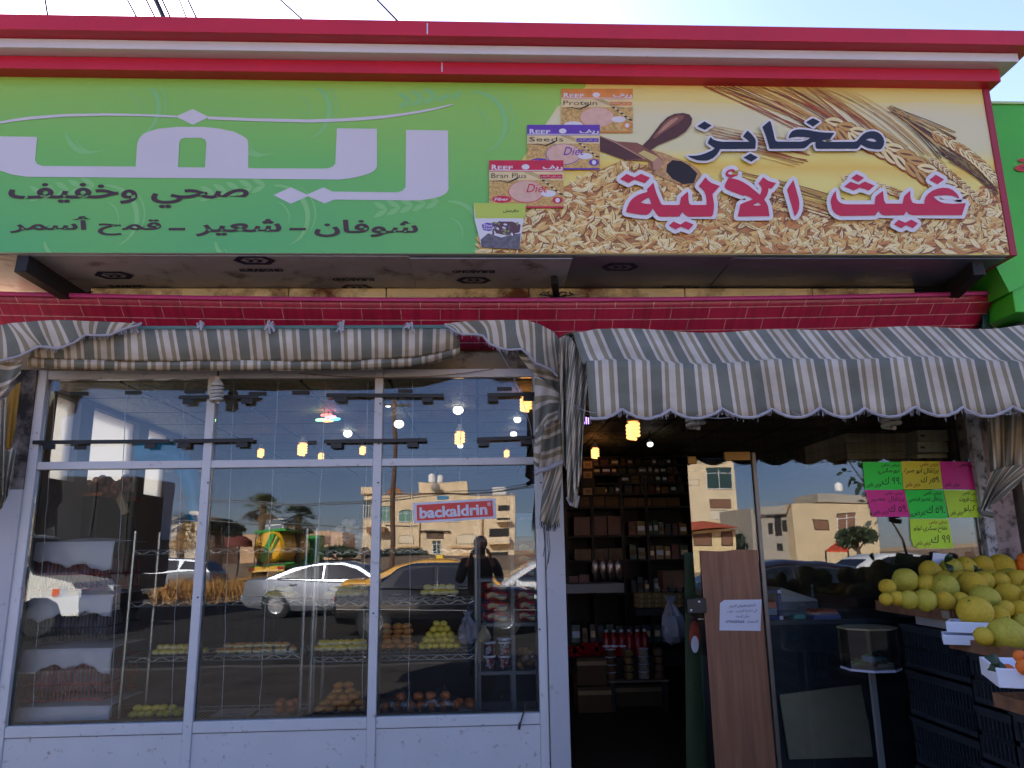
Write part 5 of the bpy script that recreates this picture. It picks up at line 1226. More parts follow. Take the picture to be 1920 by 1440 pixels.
for i, px in enumerate((1118,1133,1147,1161)):
    p = at(px,1085,Yb-.1); o = MB(); o.ball(p+Vector((0,0,.1)), (.045,.02,.11), 10, 8, 0, None, lambda d: 1+.1*math.sin(11*d.x+9*d.z)); tag(o.build('shiny_packet', SHINY), 'shiny foil packet beside the pink packs', 'packet', 'shiny foil packets')
t = tag(MB().box((at(1062,1100,2.6).x,2.6,at(1100,1112,2.6).z),(at(1170,1100,2.6).x,3.0,at(1100,1095,2.6).z)).build('white_ledge', M('ledge_grey', (120,116,118), .5)), 'pale grey ledge under the shiny packets inside the doorway', 'ledge')
# drawers with price tags
TAGM = M('price_tag', (170,130,88), .7)
o = thing('tag_board', 'dim board of small price tags at the left of the wall shelving', 'board', at(1098,920,Yb-.05))
q = MB(); a, c = q_box(1090,1113,862,930,Yb-.03); q.box((a.x,Yb-.04,a.z),(c.x,Yb-.02,c.z)); q.build('board', SHELFW, o)
for py in (872,891,922):
    q = MB(); a, c = q_box(1094,1110,py-7,py+6,Yb-.045); q.box((a.x,Yb-.048,a.z),(c.x,Yb-.042,c.z)); q.build('tag', TAGM, o)
    q = MB(); q.flat(txt('50' if py == 872 else '200', .02), lambda u, v: Vector((a.x+(c.x-a.x)*(.2+.6*u), Yb-.0495, a.z+(c.z-a.z)*(.25+.5*v)))); q.build('lettering', BLK, o, smooth=False)
# table with stacked jars
p0 = atz(1150,1336,0.012); Yt = p0.y
xa, xb = at(1141,1275,Yt).x, at(1254,1275,Yt).x; zt = at(1190,1276,Yt).z
t = thing('low_table', 'low dark table with a thin pale edge inside the doorway', 'table', ((xa+xb)/2,Yt+.3,0))
q = MB(); q.box((xa,Yt,zt-.018),(xb,Yt+.6,zt)); q.build('tabletop', M('table_top', (120,104,88), .5), t)
for x in (xa+.04, xb-.04):
    for y in (Yt+.03, Yt+.55): q = MB(); q.box((x-.022,y-.022,.012),(x+.022,y+.022,zt-.019)); q.build('leg', M('table_leg', (34,26,24), .6), t)
NUT = [M('nuts_%d' % i, c, .5, var=.5, scale=30) for i, c in enumerate(((96,64,40),(130,104,64),(150,140,130),(120,84,60)))]
for i, px in enumerate((1146,1180,1208,1236)):
    x = at(px,1270,Yt+.1).x
    for k in range(4):
        t = thing('nut_jar', 'clear tub of %s in the %s stack on the low table, %s' % (('brown nuts','mixed seeds','white nuts','toasted nuts')[i], ('leftmost','second','third','rightmost')[i], ('at the bottom','second up','third up','on top')[k]), 'jar', (x,Yt+.1,zt+k*.072), 'stacked nut tubs on the low table')
        q = MB(); q.lathe((x,Yt+.1,zt+.002+k*.072), [(.05,0),(.054,.06)], 12); q.build('tub', NUT[i], t); q = MB(); q.lathe((x,Yt+.1,zt+.063+k*.072), [(.056,0),(.056,.007)], 12); q.build('lid', JAR if i % 2 else PAPER, t)
REDB = M('red_bottle', (150,12,26), .3)
for i, px in enumerate((1138,1152,1167,1181,1197,1210)):
    p = at(px,1224,Yt+.22); t = thing('red_bottle', 'red drink bottle %s in the row behind the nut tubs' % ('leftmost','second from left','third from left','fourth from left','fifth from left','rightmost')[i], 'bottle', (p.x,Yt+.22,zt+.2), 'red bottles behind the nut tubs')
    q = MB(); q.lathe((p.x,Yt+.22,zt+.2), [(.042,0),(.045,.03),(.045,.16),(.03,.2),(.016,.23)], 12); q.build('bottle', REDB, t); q = MB(); q.lathe((p.x,Yt+.22,zt+.431), [(.018,0),(.018,.025)], 10); q.build('cap', PAPER, t)
    if i < 3: q = MB(); q.lathe((p.x,Yt+.22,zt+.29), [(.0456,0),(.0456,.02)], 12); q.build('label', PAPER, t)
b = MB(); b.box((xa+.05,Yt+.16,zt+.003),(xb-.05,Yt+.3,zt+.198)); tag(b.build('display_step', SHELFW), 'dark wooden step on the low table carrying the red bottles', 'step')
for i, (px0, px1, py0, py1, dy, lb) in enumerate(((1083,1137,1233,1286,.05,'upper brown cardboard box left of the low table'),(1085,1146,1288,1338,.0,'lower brown cardboard box left of the low table'),(1156,1252,1282,1336,.25,'wide brown cardboard box under the low table'))):
    a, c = q_box(px0,px1,py0,py1,Yt+dy); t = thing('cardboard_box', lb, 'box', ((a.x+c.x)/2,Yt+dy+.2,a.z), 'cardboard boxes by the low table')
    q = MB(); q.box((a.x,Yt+dy,max(.013,a.z)),(c.x,Yt+dy+.35,c.z)); q.build('carton', CARD, t, bevel=.004); q = MB(); q.box((a.x-.001,Yt+dy-.002,c.z-.07),(c.x+.001,Yt+dy,c.z-.03)); q.build('tape', M('box_tape', (150,120,84), .4), t)
REDF = M('red_wrapped', (170,16,28), .35, var=.3, scale=20)
b = MB()
for i in range(50): b.ball(at(rnd(1068,1128),rnd(1206,1232),Yt+.2+rnd(0,.15)), (.03,.03,.018), 7, 5)
tag(b.build('wrapped_sweets', REDF), 'heap of red wrapped sweets on the cardboard boxes', 'sweets', kind='stuff')
for i in range(18):
    p = at(1200+14*(i % 6), 1138-9*(i//6), 2.4); o = MB(); o.lathe(p, [(.06,0),(.062,.03),(.05,.045)], 10); tag(o.build('biscuit_pack', NUT[1]), 'round golden biscuit pack in the stack right of the doorway middle', 'pack', 'stacked biscuit packs')
b = MB(); b.box((at(1192,1142,2.35).x,2.35,at(1200,1146,2.35).z-.04),(at(1290,1142,2.35).x,2.8,at(1200,1142,2.35).z)); tag(b.build('serving_shelf', SHELFW), 'dark shelf under the stacked biscuit packs', 'shelf')
hang_bag(1262,1118,1208,42,1.2,'white plastic carrier bag hanging beside the green banner', M('white_bag', (150,150,158), .35, var=.1, scale=10))
b = MB(); a, c = q_box(1244,1286,1070,1102,2.2); b.box((a.x,2.2,a.z),(c.x,2.4,c.z)); t = tag(b.build('paper_box', M('kraft_box', (110,78,56), .8, var=.2, scale=6)), 'brown box with paper handles on the right of the wall shelving', 'box')
# green roll-up banner
t = thing('food_banner', 'tall green banner with a food picture and lettering behind the door edge', 'banner', (1.5,.3,0))
GB = M('banner_green', (24,50,17), .5, var=.1, scale=3); Yg = .22
P = [at(1287,1440,Yg), at(1325,1440,Yg), at(1312,1036,Yg), at(1283,1036,Yg)]
q = MB(); q.prism(P, (0,.01,0)); q.build('sheet', GB, t, smooth=False)
def bp_(u, v): return (P[0].lerp(P[1],u)).lerp(P[3].lerp(P[2],u), v)
q = MB()
for k, (cv, mi) in enumerate(((.62,0),(.60,1),(.56,2))):
    q.add([bp_(.55+(.42-.1*k)*math.cos(a*math.pi/10), cv+(.1-.03*k)*math.sin(a*math.pi/10))+Vector((0,-.002-.001*k,0)) for a in range(20)], [tuple(range(20))], mi)
q.build('food_print', [M('banner_dark', (44,28,24), .5), M('banner_meat', (150,60,36), .5, var=.4, scale=20), PAPER], t, smooth=False)
q = MB(); q.flat(txt('D A C F O O D', .02), lambda u, v: bp_(.42+.22*(1-v), .38-.34*u)+Vector((0,-.002,0))); q.build('lettering', M('banner_ink', (16,40,16), .5), t, smooth=False)

# ================================================================ GLASS DOOR, FIXED PANE
YD = 0.0
dr = thing('glass_door', 'frameless glass door leaf with a plywood sheet behind it and a black lock', 'door', (1.62,0,0))
xd0, xd1 = 1.405, 1.835
q = MB(); q.box((xd0,-.005,.03),(xd1,.005,2.135)); q.build('glass_pane', GLASS, dr, smooth=False)
PLY, n, l, bs = node_mat('plywood')
tc = n.new('ShaderNodeTexCoord'); mp = n.new('ShaderNodeMapping'); mp.inputs['Scale'].default_value = (26,26,1.2); no = n.new('ShaderNodeTexNoise'); no.inputs['Scale'].default_value = 1.5; no.inputs['Detail'].default_value = 6
l.new(tc.outputs['Object'], mp.inputs[0]); l.new(mp.outputs[0], no.inputs[0]); rp = n.new('ShaderNodeValToRGB'); rp.color_ramp.elements[0].position = .3; rp.color_ramp.elements[1].position = .75
rp.color_ramp.elements[0].color = lin((158,108,78)); rp.color_ramp.elements[1].color = lin((120,78,56)); l.new(no.outputs[0], rp.inputs[0]); l.new(rp.outputs[0], bs.inputs['Base Color']); bs.inputs['Roughness'].default_value = .6
q = MB(); q.prism([(1.452,-.008,.05),(1.832,-.008,.05),(1.828,-.008,1.53),(1.70,-.008,1.535),(1.60,-.008,1.525),(1.448,-.008,1.532)], (0,-.006,0)); q.build('plywood_sheet', PLY, dr)
BRASS = M('brass_fitting', (120,92,50), .4, metal=.8)
a, c = q_box(1288,1322,1122,1150,-.02); q = MB(); q.box((a.x,-.035,a.z),(c.x,-.006,c.z)); lk = q.build('lock', BLACK, dr, bevel=.003)
q = MB()
for px, py in ((1296,1144),(1311,1128)): q.lathe(at(px,py,-.036), [(.007,0),(.006,-.004)], 10, 0, 'Y')
q.build('screw', PAPER, lk)
for x0_, x1_, z0_, z1_ in ((1.41,1.465,2.10,2.15),(1.66,1.835,2.12,2.178)):
    q = MB(); q.box((x0_,-.012,z0_),(x1_,-.0055,z1_)); q.box((x0_,.0055,z0_),(x1_,.012,z1_)); q.build('hinge_patch', BRASS, dr, bevel=.002)
for x0_, x1_ in ((1.47,1.53),(1.70,1.83)):
    q = MB(); q.box((x0_,-.03,.015),(x1_,-.015,.09)); q.build('floor_patch', M('old_wood_block', (110,90,56), .7), dr, bevel=.003)
fp = thing('fixed_window', 'tall fixed glass pane beside the door carrying coloured price notes', 'window', (2.6,0,0))
ALU = M('dull_aluminium', (120,112,104), .4, metal=.5, var=.1, scale=8)
q = MB(); q.box((1.842,-.02,.02),(1.868,.02,2.17)); q.build('edge_channel', ALU, fp, bevel=.003)
q = MB(); q.box((1.869,-.004,.08),(3.355,.004,2.755)); q.build('glass_pane', GLASS, fp, smooth=False)
q = MB(); q.box((1.405,-.004,2.182),(1.866,.004,2.755)); q.build('glass_pane', GLASS, fp, smooth=False)
q = MB(); q.box((1.869,-.03,.02),(3.355,.03,.078)); q.build('bottom_rail', M('worn_rail', (110,106,112), .6, var=.2, scale=8, dirt=((50,44,40),.5,14)), fp)

def plate(name, pts, Y, mat, th=.0012, **kw):
    q = MB(); q.prism([at(x,y,Y) for x, y in pts], (0,th,0)); return q
# notice on the door
t = thing('paper_notice', 'white paper notice with printed Arabic lines taped to the plywood on the door', 'notice', at(1388,1182,-.018))
C4 = [(1349,1182),(1426,1183),(1428,1124),(1350,1130)]
q = plate('', [(1349,1182),(1426,1183),(1428,1124),(1358,1125),(1350,1131)], -.018, PAPER); q.build('sheet', PAPER, t, smooth=False)
def inquad(C, Y, u, v):
    x = (C[0][0]+(C[1][0]-C[0][0])*u)*(1-v)+(C[3][0]+(C[2][0]-C[3][0])*u)*v; y = (C[0][1]+(C[1][1]-C[0][1])*u)*(1-v)+(C[3][1]+(C[2][1]-C[3][1])*u)*v
    return at(x, y, Y)
def quad_text(mb, C, Y, s, u0, v0, u1, v1, bold=0., mi=0, shear=0.):
    mb.flat(txt(s, bold, 2, shear), lambda u, v: inquad(C, Y, u0+(u1-u0)*u, v0+(v1-v0)*v), mi)
INK = M('blue_black_ink', (40,40,84), .6)
q = MB(); ar = arabic
quad_text(q, C4, -.0192, ar('استديو مفروش للايجار'), .22,.78,.86,.9); quad_text(q, C4, -.0192, ar('في ضاحية الرشيد - خلف'), .18,.58,.9,.72); quad_text(q, C4, -.0192, ar('سكن اميمه'), .4,.42,.72,.54)
quad_text(q, C4, -.0192, ar('للاستفسار : ')+'', .64,.24,.93,.36); quad_text(q, C4, -.0192, '0796683666', .15,.26,.6,.36)
q.build('lettering', INK, t, smooth=False)

# coloured notes
NG, NY, NM, NL = M('neon_green_paper', (.012,.78,.05), .5), M('yellow_paper', (.72,.64,.02), .5), M('magenta_paper', (.80,.012,.28), .5), M('lime_paper', (.56,.86,.015), .5)
PENK, PENR = M('black_marker', (18,18,20), .6), M('red_marker', (150,30,20), .6)
notes = [(((1622,918),(1694,918),(1689,866),(1617,866)), NG, ['عرض خاص','بوملي','٩٩. ك','عرض خاص'], 'neon green price note, top left of the notes', 0),
 (((1694.5,918),(1768,917),(1762,865),(1689.5,865)), NY, ['عرض خاص','برتقال ابو صرة','٥٩.ر ك','عرض خاص'], 'mustard yellow price note between the green and magenta notes', 1),
 (((1768.5,917),(1841,918),(1835,866),(1762.5,865)), NM, ['عرض خاص','','','عرض خاص'], 'dark magenta price note, top right of the notes', 0),
 (((1636,969),(1709,969),(1695,919),(1622,919)), NM, ['عرض خاص','برتقال عصير','٥٩. ك','عرض خاص'], 'magenta price note in the second row at the left', 0),
 (((1707,972),(1777,972),(1768,918.5),(1696,919)), NG, ['عرض خاص','برتقال عصير فرنسي','٥٩. ك','عرض'], 'neon green price note in the middle of the second row', 0),
 (((1780,971),(1840,970),(1841,919),(1769,918.5)), NL, ['عرض خاص','كريب فروت','٤ كيلو','عرض خاص'], 'lime price note at the right end of the second row', 0),
 (((1714,1028),(1788,1028),(1778,973),(1706,973)), NL, ['عرض خاص','تفاح سكري لولو','٩٩ ك','عرض خاص'], 'lime price note alone in the bottom row', 1)]
for Cn, mat, ws, lab, red in notes:
    t = thing('price_note', lab, 'note', at(Cn[0][0],Cn[0][1],-.008), 'coloured handwritten price notes')
    pts = list(Cn)
    if ws[1] == 'تفاح سكري لولو': pts = [(1722,1028),(1788,1028),(1778,973),(1706,973),(1708,1010),(1713,1024)]
    q = plate('', pts, -.0075, mat); q.build('sheet', mat, t, smooth=False)
    q = MB(); Yn = -.0086
    for s_, bx, mi in ((ws[0],(.48,.80,.95,.97),red),(ws[1],(.05 if len(ws[1]) > 10 else .38,.54,.94,.77),0),(ws[2],(.46,.18,.95,.46),0),(ws[3],(.05,.06,.44,.28),red)):
        if s_: quad_text(q, Cn, Yn, ar(s_), *bx, bold=.004, mi=mi, shear=.25)
    q.build('handwriting', [PENK, PENR], t, smooth=False)

# things behind the fixed pane
for k in range(3):
    a, c = q_box(1722-k*0,1776,806+k*22,827+k*22,.15); t = thing('white_carton', 'long white carton %s of the stack high behind the fixed pane' % ('at the top','in the middle','at the bottom')[k], 'box', ((a.x+c.x)/2,.9,a.z), 'white cartons behind the fixed pane')
    q = MB(); q.box((a.x,.15,a.z+.002),(c.x,1.2,c.z)); q.build('carton', M('white_carton_board', (190,186,174), .7, var=.08, scale=4), t, bevel=.003)
    q = MB(); q.box((a.x+.02,.147,a.z+.03),(a.x+.05,.149,a.z+.045)); q.build('print_mark', CARD, t)
a, c = q_box(1590,1722,812,866,.3)
for k in range(3):
    zz = a.z+(c.z-a.z)*k/3; b = MB(); b.box((a.x,.3,zz+.002),(c.x-.005,1.0,zz+(c.z-a.z)/3)); tag(b.build('shelf_carton', M('dim_carton', (130,120,106), .8, var=.15, scale=5), bevel=.003), 'dim grey-brown carton left of the white cartons, %s' % ('lowest','middle','uppermost')[k], 'box', 'dim cartons behind the fixed pane')
b = MB(); b.box((a.x-.1,.12,a.z-.03),(3.3,1.25,a.z)); tag(b.build('high_shelf', SHELFW), 'dark high shelf carrying the white cartons behind the fixed pane', 'shelf')
t = thing('shop_counter', 'dark blue-grey counter behind the fixed pane', 'counter', (2.3,.7,0)); NAVYC = M('counter_navy', (24,36,46), .5, var=.15, scale=3)
zc = at(1500,1162,.13).z
q = MB(); q.box((1.9,.13,.012),(3.0,.9,zc-.03)); q.build('front_panel', NAVYC, t); q = MB(); q.box((1.88,.11,zc-.029),(3.02,.92,zc)); q.build('counter_top', M('counter_top', (70,76,84), .4), t)
def onc(px, Y): return Vector((at(px,1160,Y).x, Y, zc))
t = thing('card_stand', 'blue framed card stand with an orange card beside the door edge', 'stand', onc(1450,.16)); p = onc(1450,.17)
BLF = M('stand_blue', (24,44,110), .5)
q = MB()
for a, c in (((-.06,0),(-.045,.19)),((.045,0),(.06,.19)),((-.045,.17),(.045,.19)),((-.045,0),(.045,.02))): q.box((p.x+a[0],p.y,p.z+a[1]),(p.x+c[0],p.y+.015,p.z+c[1]))
q.build('frame', BLF, t); q = MB(); q.box((p.x-.04,p.y+.004,p.z+.075),(p.x+.03,p.y+.01,p.z+.115)); q.build('orange_card', M('orange_card', (210,100,40), .5), t); q = MB(); q.box((p.x-.04,p.y+.004,p.z+.03),(p.x+.03,p.y+.01,p.z+.07)); q.build('pale_card', M('pale_card', (130,150,170), .5), t)
q = MB()
for a in (-.055,.055):
    for c in (.01,.18): q.box((p.x+a-.012,p.y-.003,p.z+c-.012),(p.x+a+.012,p.y-.0005,p.z+c+.012))
q.build('corner', PAPER, t)
t = thing('cash_register', 'grey cash register with a sloping white top on the counter', 'register', onc(1500,.32)); p = onc(1500,.32)
q = MB(); q.box((p.x-.12,p.y,p.z),(p.x+.14,p.y+.25,p.z+.1)); q.build('body', M('register_grey', (90,92,98), .5), t, bevel=.006); q = MB(); q.hexa([(p.x-.12,p.y,p.z+.101),(p.x+.14,p.y,p.z+.101),(p.x+.14,p.y+.25,p.z+.101),(p.x-.12,p.y+.25,p.z+.101)], [(p.x-.12,p.y,p.z+.2),(p.x+.13,p.y,p.z+.115),(p.x+.13,p.y+.25,p.z+.115),(p.x-.12,p.y+.25,p.z+.2)]); q.build('keyboard', M('register_white', (150,146,142), .5), t, bevel=.004)
t = thing('small_bottle', 'small dark green bottle standing behind the cash register', 'bottle', onc(1528,.6)); p = onc(1528,.6)
q = MB(); q.lathe(p, [(.022,0),(.022,.1),(.008,.14),(.008,.18)], 10); q.build('bottle', M('bottle_green', (20,60,40), .2), t); q = MB(); q.lathe(p+Vector((0,0,.181)), [(.01,0),(.01,.02)], 10); q.build('cap', M('cap_green', (40,90,60), .4), t)
cols = ((90,110,180),(120,130,170),(190,150,150),(196,92,50))
p = onc(1550,.16)
for i, cc in enumerate(cols):
    b = MB(); b.box((p.x-.09+.01*i,p.y-.0,p.z+.001+.014*i),(p.x+.1-.008*i,p.y+.2,p.z+.013+.014*i)); tag(b.build('notebook', M('notebook_%d' % i, cc, .5)), '%s notebook in the small stack on the counter' % ('blue, lowest','pale blue','pale pink','orange, topmost')[i], 'notebook', 'notebooks stacked on the counter')
b = MB(); p = onc(1500,.15); b.box((p.x-.04,p.y,p.z+.001),(p.x+.04,p.y+.06,p.z+.03)); tag(b.build('card_box', M('teal_box', (90,160,150), .5), bevel=.003), 'small teal and white box on the counter left of the notebooks', 'box')
b = MB(); b.prism([at(x,y,.09) for x, y in ((1480,1424),(1637,1419),(1628,1350),(1626,1345),(1614,1284),(1575,1288),(1462,1303))], (0,.015,0)); tag(b.build('cardboard_sheet', M('dusty_board', (170,162,138), .85, var=.1, scale=4)), 'dusty grey-brown board leaning against the counter behind the fixed pane', 'board')
# donation box on its post
t = thing('donation_box', 'clear eight-sided collection box of coins and notes on a thin grey post', 'collection box', at(1640,1440,-.45))
Yd = -.45; cT, cB = at(1626,1178,Yd), at(1633,1250,Yd); cx = cB.x; rr = .165
oc = lambda r_, z: [Vector((cx+r_*math.cos(R(22.5+45*i)), Yd+r_*math.sin(R(22.5+45*i)), z)) for i in range(8)]
q = MB(); q.prism(oc(rr,cB.z-.012), (0,0,.012)); q.build('base_plate', M('acrylic_edge', (170,170,190), .3), t); q = MB(); q.prism(oc(rr,cT.z), (0,0,.01)); q.build('lid', M('acrylic_lid', (120,112,84), .25), t)
q = MB(); a = oc(rr*.97,cB.z+.001); c = oc(rr*.97,cT.z-.001); q.add(a+c, [(i,(i+1)%8,8+(i+1)%8,8+i) for i in range(8)]); q.build('glass_side', CLEAR, t, smooth=False, thick=.003)
q = MB()
for i in range(90):
    rr_ = rr*.8*math.sqrt(rnd(0,1)); a = rnd(0,6.28); q.lathe((cx+rr_*math.cos(a),Yd+rr_*math.sin(a),cB.z+.003+rnd(0,.02)), [(.011,0),(.011,.002)], 8, random.choice((0,0,1)))
q.build('coins', [M('coin_silver', (170,168,160), .35, metal=.6), M('coin_brass', (150,120,70), .4, metal=.6)], t)
for i in range(9):
    rr_ = rr*.6; a = rnd(0,6.28); c0 = Vector((cx+rr_*rnd(-1,1),Yd+rr_*rnd(-1,1),cB.z+.03+rnd(0,.04))); q = MB(); ax = Vector((math.cos(a),math.sin(a),rnd(-.3,.3))); ay = Vector((-math.sin(a),math.cos(a),rnd(-.3,.3)))
    q.grid(lambda u, v: c0+ax*.06*(u-.5)*2*.6+ay*.06*(v-.5)+Vector((0,0,.012*math.sin(5*u))), 5, 3); q.build('banknote', M('banknote_%d' % (i % 3), ((60,110,120),(84,110,60),(120,140,150))[i % 3], .7), t, thick=.001)
q = MB(); zb_ = cB.z-.013; q.box((cx-.014,Yd-.014,0.02),(cx+.014,Yd+.014,zb_)); q.build('post', M('post_grey', (130,130,132), .4, metal=.4), t); q = MB(); q.box((cx-.12,Yd-.12,0.001),(cx+.12,Yd+.12,.02)); q.build('foot', DKSTEEL, t)

# ================================================================ FRUIT STAND
PLC = M('navy_crate_plastic', (26,34,44), .5, var=.1, scale=6)
def plastic_crate(x0, x1, y0, y1, z0, z1, lab, gp):
    t = thing('plastic_crate', lab, 'crate', ((x0+x1)/2,(y0+y1)/2,z0), gp); q = MB(); th = .012
    def wall(a, c, nrm):
        # slotted wall: rails and bars
        a = Vector(a); c = Vector(c); L = (c-a).length; d = (c-a).normalized(); h = z1-z0
        def bx(u0, u1, w0, w1):
            p = a+d*u0; r_ = a+d*u1; n_ = Vector(nrm)*th
            q.hexa([p+Vector((0,0,w0)),r_+Vector((0,0,w0)),r_+n_+Vector((0,0,w0)),p+n_+Vector((0,0,w0))], [p+Vector((0,0,w1)),r_+Vector((0,0,w1)),r_+n_+Vector((0,0,w1)),p+n_+Vector((0,0,w1))])
        bx(0,L,0,h*.14); bx(0,L,h*.46,h*.54); bx(0,L,h*.84,h); bx(0,.03,h*.14,h*.84); bx(L-.03,L,h*.14,h*.84)
        n_ = int(L/.03)
        for i in range(1, n_): bx(L*i/n_-.005, L*i/n_+.005, h*.14, h*.84)
    wall((x0,y0,z0),(x1,y0,z0),(0,1,0)); wall((x0,y1,z0),(x0,y0,z0),(1,0,0)); wall((x1,y1,z0),(x0,y1,z0),(0,-1,0)); wall((x1,y0,z0),(x1,y1,z0),(-1,0,0)); q.box((x0,y0,z0),(x1,y1,z0+.01)); q.build('slotted_shell', PLC, t)
    q = MB(); q.box((x0-.008,y0-.008,z1-.02),(x1+.008,y0,z1)); q.box((x0-.008,y0,z1-.02),(x0,y1,z1)); q.build('rim', PLC, t)
def wood_tray(x0, x1, y0, y1, z0, h, lab, rz=0):
    t = thing('wooden_tray', lab, 'tray', ((x0+x1)/2,(y0+y1)/2,z0), 'shallow wooden fruit trays'); th = .016
    q = MB(); q.box((x0,y0+th,z0),(x0+th,y1-th,z0+h)); q.build('side_board', WOOD, t, bevel=.002); q = MB(); q.box((x1-th,y0+th,z0),(x1,y1-th,z0+h)); q.build('side_board', WOOD, t, bevel=.002)
    q = MB(); q.box((x0,y0,z0),(x1,y0+th-.001,z0+h)); q.build('end_board', WOOD, t, bevel=.002); q = MB(); q.box((x0,y1-th+.001,z0),(x1,y1,z0+h)); q.build('end_board', WOOD, t, bevel=.002)
    q = MB(); n_ = 5
    for i in range(n_): q.box((x0+th,y0+th+(y1-y0-2*th)*i/n_,z0+.006),(x1-th,y0+th+(y1-y0-2*th)*(i+.85)/n_,z0+.014))
    q.build('floor_slats', WOOD, t)
    q = MB(); q.prism([(x0-.0025,y0+.03,z0+.01),(x0-.0025,y0+.1,z0+.012),(x0-.0025,y0+.105,z0+h-.01),(x0-.0025,y0+.025,z0+h-.006)], (.002,0,0)); q.build('paper_scrap', M('torn_paper', (150,140,132), .8, var=.2, scale=30), t)
wood_tray(2.52,3.5,-.93,-.12,1.145,.06,'upper wooden tray under the main heap of pomelos')
wood_tray(2.40,3.3,-1.66,-1.05,1.03,.06,'lower wooden tray jutting forward under the largest pomelo')
wx_ = at(1868,1312,-1.8); wood_tray(wx_.x,wx_.x+.7,-2.28,-1.78,wx_.z-.03,.055,'lowest wooden tray at the right edge under the oranges')
b = MB(); b.box((2.60,-.86,1.088),(3.4,-.42,1.143)); tag(b.build('foam_slab', M('grey_foam', (150,148,150), .8, var=.15, scale=8)), 'white foam slab under the upper wooden tray', 'foam')
for k in range(4):
    z0 = .0+.27*k
    plastic_crate(2.62,3.5,-.9,-.2,z0,z0+.262,'dark plastic crate in the rear stack, %s' % ('on the ground','second from the ground','third from the ground','topmost')[k],'dark plastic crates of the rear stack')
for k in range(4):
    z0 = .0+.257*k
    plastic_crate(2.47,3.3,-1.64,-1.08,z0,z0+.25,'dark navy slotted crate of the front stack, %s' % ('on the ground','second from the ground','third from the ground','directly under the lower wooden tray')[k],'navy slotted crates of the front stack')
for k in range(3):
    z0 = (wx_.z-.035-.775)+.26*k if k else .0; plastic_crate(wx_.x+.05,wx_.x+.7,-2.26,-1.8,z0,z0+.255,'dark crate of the foremost stack at the right edge, %s' % ('on the ground','in the middle','under the orange tray')[k],'dark crates of the foremost stack')
def foam_tray(c, lx, ly, rz, h, lab):
    t = thing('foam_tray', lab, 'tray', c, 'white foam fruit trays', rz); q = MB(); th = .014
    for a, d in (((-lx/2,-ly/2,0),(lx/2,-ly/2+th,h)),((-lx/2,ly/2-th,0),(lx/2,ly/2,h)),((-lx/2,-ly/2+th,0),(-lx/2+th,ly/2-th,h)),((lx/2-th,-ly/2+th,0),(lx/2,ly/2-th,h)),((-lx/2+th,-ly/2+th,0),(lx/2-th,ly/2-th,.012))):
        q.add([Vector(v)+Vector(c) for v in MB().box(a,d).v], [(0,3,2,1),(4,5,6,7),(0,1,5,4),(1,2,6,5),(2,3,7,6),(3,0,4,7)])
    q.build('tray', FOAM, t, bevel=.003); return t
foam_tray(at(1824,1184,-1.12),.21,.19,R(-38),.052,'upper white foam tray tilted under the pomelos')
foam_tray(at(1815,1206,-1.14),.22,.2,R(-30),.045,'lower white foam tray on the lower wooden tray')
foam_tray(at(1950,1280,-1.96),.34,.34,R(-24),.07,'white foam tray of oranges at the right edge')
# pomelos: one body, many copies
PM = [M('pomelo_yellow', (212,172,36), .62, var=.14, scale=7, bump=.5, bscale=110, dirt=((120,104,30),.0,5)), M('pomelo_green', (178,162,46), .62, var=.16, scale=6, bump=.25, bscale=160), M('pomelo_olive', (200,166,38), .62, var=.16, scale=7, bump=.25, bscale=160)]
LEAF = M('dark_leaf', (26,52,22), .5, var=.2, scale=10)
shapes = []
def pom(nm, mat, k):
    t = thing('pomelo', None, 'pomelo', (0,0,0)); q = MB()
    q.ball((0,0,0), (1,1,.96), 20, 14, 0, None, lambda d: 1-.05*max(0,d.z)**4+.09*max(0,d.z)**10*k+.015*math.sin(5*d.x+3*d.y)); q.build('rind', mat, t)
    q = MB(); q.lathe((0,0,.99+.06*k), [(.07,0),(.05,.03),(.0,.035)], 8); q.build('stem_scar', M('stem_scar', (96,100,40), .7), t); return t
PO = [pom('a',PM[0],.6), pom('b',PM[1],1.), pom('c',PM[2],.2)]
used = [False]*3
poms = [(210,330,44,0),(318,292,72,1),(200,405,36,0),(268,400,42,2),(340,408,52,1),(440,412,62,1),(555,412,56,0),(450,310,54,2),(475,235,60,2),(560,332,76,1),(600,220,62,1),(690,208,58,2),(790,200,58,0),(905,207,74,0),(728,318,78,0),(800,293,55,2),(900,292,52,2),(660,408,48,2),(805,408,80,1),(950,378,70,0),(745,480,92,2),(895,507,56,0),(935,462,46,2),(1010,290,62,2),(1028,466,52,0),(1040,545,60,1),(940,622,98,1),(800,632,50,2),(1040,375,56,2),(840,235,46,2),(630,290,42,2),(1090,410,60,0),(1110,320,60,0),(1090,500,60,2)]
